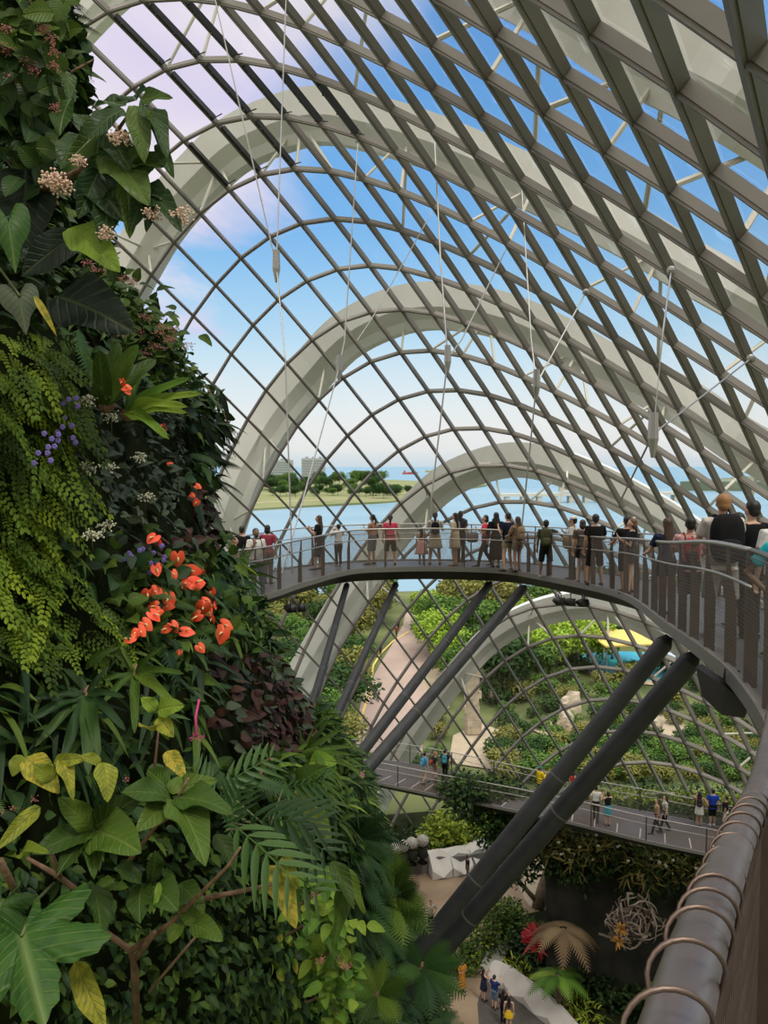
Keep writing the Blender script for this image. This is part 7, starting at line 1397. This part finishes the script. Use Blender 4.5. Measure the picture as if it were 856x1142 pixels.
p = person('dark-haired person directly behind the woman in the beige dress', up_at(514, 27.0), 40, 1.72, True, hair='long', hcol='black', top=((.05, .05, .06), 1, .88), bottom=('long', BLK)); backpack(p, 'dark rounded backpack beside the woman in the beige dress', (.03, .03, .035), .8)
p = person('woman in bright red T-shirt facing left with dark trousers', up_at(541, 25.8), 275, 1.66, True, ('phone', 'phone'), 'walk', 'light', 'bob', top=((.75, .07, .12), 1, .84), bottom=('long', (.045, .05, .05))); handbag(p, 'grey shoulder bag in front of the woman in the bright red T-shirt', (.20, .17, .17), (.05, -.42, .98), .20, .12)
person('woman in black clothes and black headscarf beside the red T-shirt', up_at(553, 25.6), 350, 1.76, True, ('down', 'down'), 'stand', 'tan', 'hijab', 'black', (BLK, 2, .80), ('skirt', BLK, .25, .05))
person('tall man in navy T-shirt and khaki shorts with short black hair', up_at(566, 24.6), 320, 1.80, False, ('down', 'phone'), 'apart', 'light', 'short', top=(NAVY, 1, .84), bottom=('short', (.30, .25, .17)))
p = person('woman with long brown hair in tan shorts leaning at the inner rail', up_at(577, 24.3), 330, 1.68, True, ('down', 'rail'), 'stand', 'tan', 'long', 'brown', ((.26, .18, .12), 1, .88), ('short', (.18, .14, .11))); backpack(p, 'tan canvas backpack on the woman with long brown hair', (.26, .19, .12), .9)
p = person('person with spread arms and black shorts at the bend of the walkway', up_at(609, 22.6), 5, 1.62, False, ('side', 'down'), 'apart', 'brown', 'short', top=((.06, .06, .04), 1, .86), bottom=('knee', BLK), shoes=(.4, .38, .36)); backpack(p, 'large olive camouflage backpack at the walkway bend', (.07, .075, .04), 1.15)
p = person('man in white cap and white T-shirt facing left', up_at(639, 22.0), 300, 1.72, False, ('phone', 'down'), 'stand', 'tan', 'cap', top=((.66, .64, .62), 1, .84), bottom=('long', (.03, .03, .035)))
cp = MB(); cp.ell((0, .012, 1.665), (.092, .100, .062), 16, 8); cp.add([(-.07, -.06, 1.66), (.07, -.06, 1.66), (.05, -.18, 1.645), (-.05, -.18, 1.645), (-.07, -.06, 1.672), (.07, -.06, 1.672), (.05, -.18, 1.655), (-.05, -.18, 1.655)], [(0, 1, 2, 3), (4, 7, 6, 5), (0, 4, 5, 1), (1, 5, 6, 2), (2, 6, 7, 3), (3, 7, 4, 0)]); cp.build('cap', cloth((.75, .74, .72)), p, smooth=False)
handbag(p, 'tan cloth shoulder bag of the man in the white cap', (.30, .21, .13), (.20, .0, 1.02), .22, .34)
person('bare-legged person with brown hair between the white cap and the big black shirt', up_at(650, 20.9), 20, 1.66, True, hair='bob', hcol='brown', top=((.10, .08, .07), 1, .88), bottom=('short', BLK), skin='light')
person('heavy-set man in loose black T-shirt seen from behind', up_at(664, 20.3), 0, 1.80, False, ('rail', 'down'), 'apart', 'tan', 'short', top=(BLK, 1, .80), bottom=('knee', BLK))
person('man in black cap-like dark hair behind the reddish-haired woman', up_at(699, 18.6), 350, 1.76, False, ('rail', 'rail'), 'stand', 'tan', 'short', top=(BLK, 1, .82), bottom=('knee', BLK))
person('woman with reddish brown hair, black top and bare legs in profile', up_at(705, 18.0), 285, 1.68, True, ('hip', 'phone'), 'shift', 'light', 'bob', 'reddish', (BLK, 1, .88), ('short', (.06, .06, .07)))
person('woman with very long brown hair in navy top at the right', up_at(744, 13.5), 350, 1.64, True, ('rail', 'rail'), 'stand', 'light', 'long', 'brown', (NAVY, 1, .84), ('short', (.03, .035, .05)))
p = person('short-haired person in red and white check shirt', up_at(770, 12.4), 10, 1.64, False, ('rail', 'rail'), 'stand', 'tan', 'short', top=((.5, .2, .2), 1, .84), bottom=('knee', (.05, .05, .06)), pat=plaid); backpack(p, 'small red and grey backpack on the check shirt', (.36, .04, .05), .8, (.05, .05, .06))
p = person('tall man with reddish blond hair, pale T-shirt and grey shorts seen from behind', up_at(806, 10.3), 5, 1.86, False, ('rail', 'rail'), 'apart', 'light', 'short', 'blond', ((.60, .54, .52), 1, .82), ('knee', (.30, .28, .26)), (.2, .2, .2)); backpack(p, 'large black backpack on the tall reddish blond man', (.012, .012, .016), 1.22, (.02, .02, .026))
person('dark-haired person mostly hidden between the tall blond man and the man in black', up_at(823, 11.9), 350, 1.70, True, hair='bob', top=(BLK, 1, .86), bottom=('long', BLK))
person('man in black T-shirt with thick black hair at the right edge', up_at(838, 10.4), 340, 1.80, False, ('down', 'down'), 'stand', 'light', 'short', top=((.010, .010, .012), 1, .82), bottom=('long', (.03, .03, .035)))
person('person in white T-shirt cut off by the right edge of the frame', up_at(872, 8.6), 0, 1.66, False, ('down', 'down'), 'stand', 'light', 'short', top=((.70, .69, .70), 1, .84), bottom=('long', (.08, .09, .12)))
p = person('person in teal shirt leaning on the rail at the right edge', up_at(884, 7.0), 200, 1.56, True, ('hip', 'rail'), 'stand', 'brown', 'bob', top=((.02, .42, .52), 1, .84), bottom=('long', (.05, .06, .08)))
# lower walkway
def low_at(px, py): p = atz(px, py, LZ); return p
p = person('person with a blue backpack and bare legs at the left of the lower walkway', low_at(474, 874), 60, 1.72, False, ('down', 'down'), 'walk', 'light', 'short', top=((.12, .30, .48), 1, .86), bottom=('short', (.4, .38, .34))); backpack(p, 'blue backpack of the leftmost visitor on the lower walkway', (.08, .30, .50), .9)
p = person('person with ginger hair in dark top and orange bag on the lower walkway', low_at(485, 872), 70, 1.66, True, hair='bob', hcol='blond', top=((.04, .04, .05), 1, .86), bottom=('short', (.3, .2, .15))); handbag(p, 'orange red bag carried on the lower walkway', (.60, .13, .05), (.22, .1, 1.05), .16, .2)
p = person('dark-haired person with turquoise backpack on the lower walkway above the ivy', low_at(496, 870), 20, 1.70, False, hair='short', top=((.03, .03, .04), 1, .86), bottom=('long', BLK)); backpack(p, 'turquoise backpack above the ivy on the lower walkway', (.05, .25, .34), .95)
p = person('person in bright yellow jacket and green hat on the lower walkway', low_at(602, 890), 60, 1.66, True, ('phone', 'down'), hair='short', hcol='brown', top=((.80, .58, .02), 2, .80), bottom=('long', (.05, .05, .06))); h_ = MB(); h_.ell((0, .015, 1.66), (.098, .105, .065), 14, 8); h_.tube([(0, .01, 1.635), (0, .01, 1.642)], .15, 16); h_.build('hat', cloth((.05, .18, .14)), p, smooth=True)
person('person in red top behind the near slanting columns on the lower walkway', low_at(640, 896), 40, 1.62, True, hair='pony', top=((.62, .05, .05), 1, .86), bottom=('long', BLK))
person('man in white T-shirt and black trousers right of the near slanting columns', low_at(664, 916), 20, 1.74, False, lg='walk', hair='short', top=((.66, .64, .62), 1, .84), bottom=('long', (.04, .035, .04)))
person('woman in black top and turquoise skirt on the lower walkway', low_at(677, 921), 350, 1.66, True, ('photo', 'photo'), hair='bob', top=(BLK, 0, .95), bottom=('skirt', (.05, .28, .38), .55, .04))
person('woman in tan jacket with long brown hair walking left on the lower walkway', low_at(732, 930), 280, 1.66, True, lg='walk', hair='long', hcol='brown', top=((.34, .21, .14), 2, .84), bottom=('long', BLK))
person('person in pale top walking beside the tan jacket on the lower walkway', low_at(741, 927), 280, 1.70, True, lg='walk', hair='long', top=((.50, .47, .45), 1, .84), bottom=('long', BLK))
p = person('woman in tan top and white skirt at the right of the lower walkway', low_at(779, 922), 20, 1.70, True, ('hip', 'photo'), hair='long', skin='tan', top=((.36, .22, .14), 0, .96), bottom=('skirt', (.58, .58, .56), .62, .03)); backpack(p, 'dark backpack beside the woman in the white skirt', (.03, .025, .03), .8)
person('man in royal blue T-shirt and black shorts on the lower walkway', low_at(794, 921), 10, 1.78, False, hair='short', top=((.02, .06, .42), 1, .82), bottom=('knee', BLK), shoes=(.6, .6, .6))
person('man in black T-shirt and white shorts on the lower walkway', low_at(808, 927), 300, 1.70, False, ('phone', 'down'), hair='short', skin='tan', top=(BLK, 1, .82), bottom=('knee', (.62, .60, .58)))
e = empty('pushchair', low_at(823, 928), .4, label='black pushchair at the right end of the lower walkway', cat='pushchair')
MB().add([(-.25, -.2, .45), (.25, -.2, .45), (.25, .25, .5), (-.25, .25, .5), (-.22, .3, 1.0), (.22, .3, 1.0), (-.22, .38, .95), (.22, .38, .95)], [(0, 1, 2, 3), (3, 2, 5, 4), (4, 5, 7, 6), (0, 3, 4), (1, 5, 2), (0, 4, 6), (1, 7, 5), (0, 6, 7, 1)]).build('seat', cloth(BLK), e)
MB().ell((0, .12, 1.0), (.26, .26, .2), 12, 8).build('hood', cloth(BLK), e, smooth=True)
for x, y in ((-.24, -.25), (.24, -.25), (-.24, .35), (.24, .35)): MB().tube([(x - .02, y, .12), (x + .02, y, .12)], .12, 14).build('wheel', M_louver, e)
mb = MB(); [mb.tube([(x, -.25, .12), (x, .45, 1.02)], .014, 6) for x in (-.22, .22)]; [mb.tube([(x, .35, .12), (x, -.1, .6)], .014, 6) for x in (-.22, .22)]; mb.tube([(-.22, .45, 1.02), (.22, .45, 1.02)], .018, 6); mb.build('frame', M_louver, e)
# plaza and lower path
person('person in pale top with hands on hips on the plaza left of the column foot', gp(480, 1036, .03), 170, 1.70, False, ('hip', 'hip'), hair='short', skin='tan', top=((.46, .40, .34), 1, .86), bottom=('long', BLK))
person('person dressed in black standing by the folded bench on the plaza', gp(521, 983, .03), 90, 1.76, False, hair='short', skin='brown', top=(BLK, 1, .84), bottom=('long', (.14, .14, .15)))
person('woman in long mustard yellow dress on the lower path', gp(515, 1106, .04), 150, 1.66, True, ('phone', 'phone'), hair='bob', top=((.48, .20, .03), 1, .9), bottom=('dress', (.48, .20, .03), .2, .03), skin='tan')
person('woman in short dark dress photographing over the zigzag parapet', gp(539, 1116, .05), 60, 1.66, True, ('photo', 'photo'), hair='long', top=(NAVY, 0, .9), bottom=('dress', NAVY, .62, .04))
person('man in navy blue shirt and denim shorts beside the zigzag parapet', gp(551, 1125, .05), 50, 1.74, False, ('photo', 'down'), hair='short', top=((.02, .04, .16), 1, .84), bottom=('knee', (.12, .17, .24)))
person('person in black with raised arm at the bottom of the lower path', gp(561, 1140, .05), 30, 1.66, True, ('photo', 'down'), hair='long', top=(BLK, 1, .86), bottom=('long', BLK))
person('person in bright yellow skirt at the bottom edge of the frame', gp(567, 1147, .05), 10, 1.60, True, hair='long', top=((.14, .09, .08), 0, .94), bottom=('skirt', (.70, .48, .03), .6, .05))
# walkers on the road outside
for k, (px, py, f, c1, lab) in enumerate([(444, 703, 20, (.05, .05, .06), 'far walker in dark clothes at the top of the road'), (442, 710, 200, (.3, .05, .05), 'far walker just below the topmost one on the road'), (424, 733, 0, (.03, .03, .05), 'lone walker in dark clothes halfway up the road'), (421, 782, 180, (.45, .48, .5), 'walker in light clothes in the middle of the road near the yellow line'),
                                         (389, 818, 90, (.05, .04, .06), 'left walker of the pair where the road meets the dark column'), (393, 817, 270, (.10, .05, .12), 'right walker of the pair where the road meets the dark column'), (536, 783, 90, (.10, .10, .12), 'visitor standing by the stone pillar outside'), (547, 786, 200, (.4, .3, .3), 'second visitor right of the stone pillar outside'), (401, 727, 30, (.08, .06, .06), 'walker left of the road under the trees')]):
    person(lab, gp(px, py, .03), f, 1.75, False, hair='short', lg='walk', skin='tan', top=(c1, 1, .84), bottom=('long', (.05, .05, .06)), simple=True)
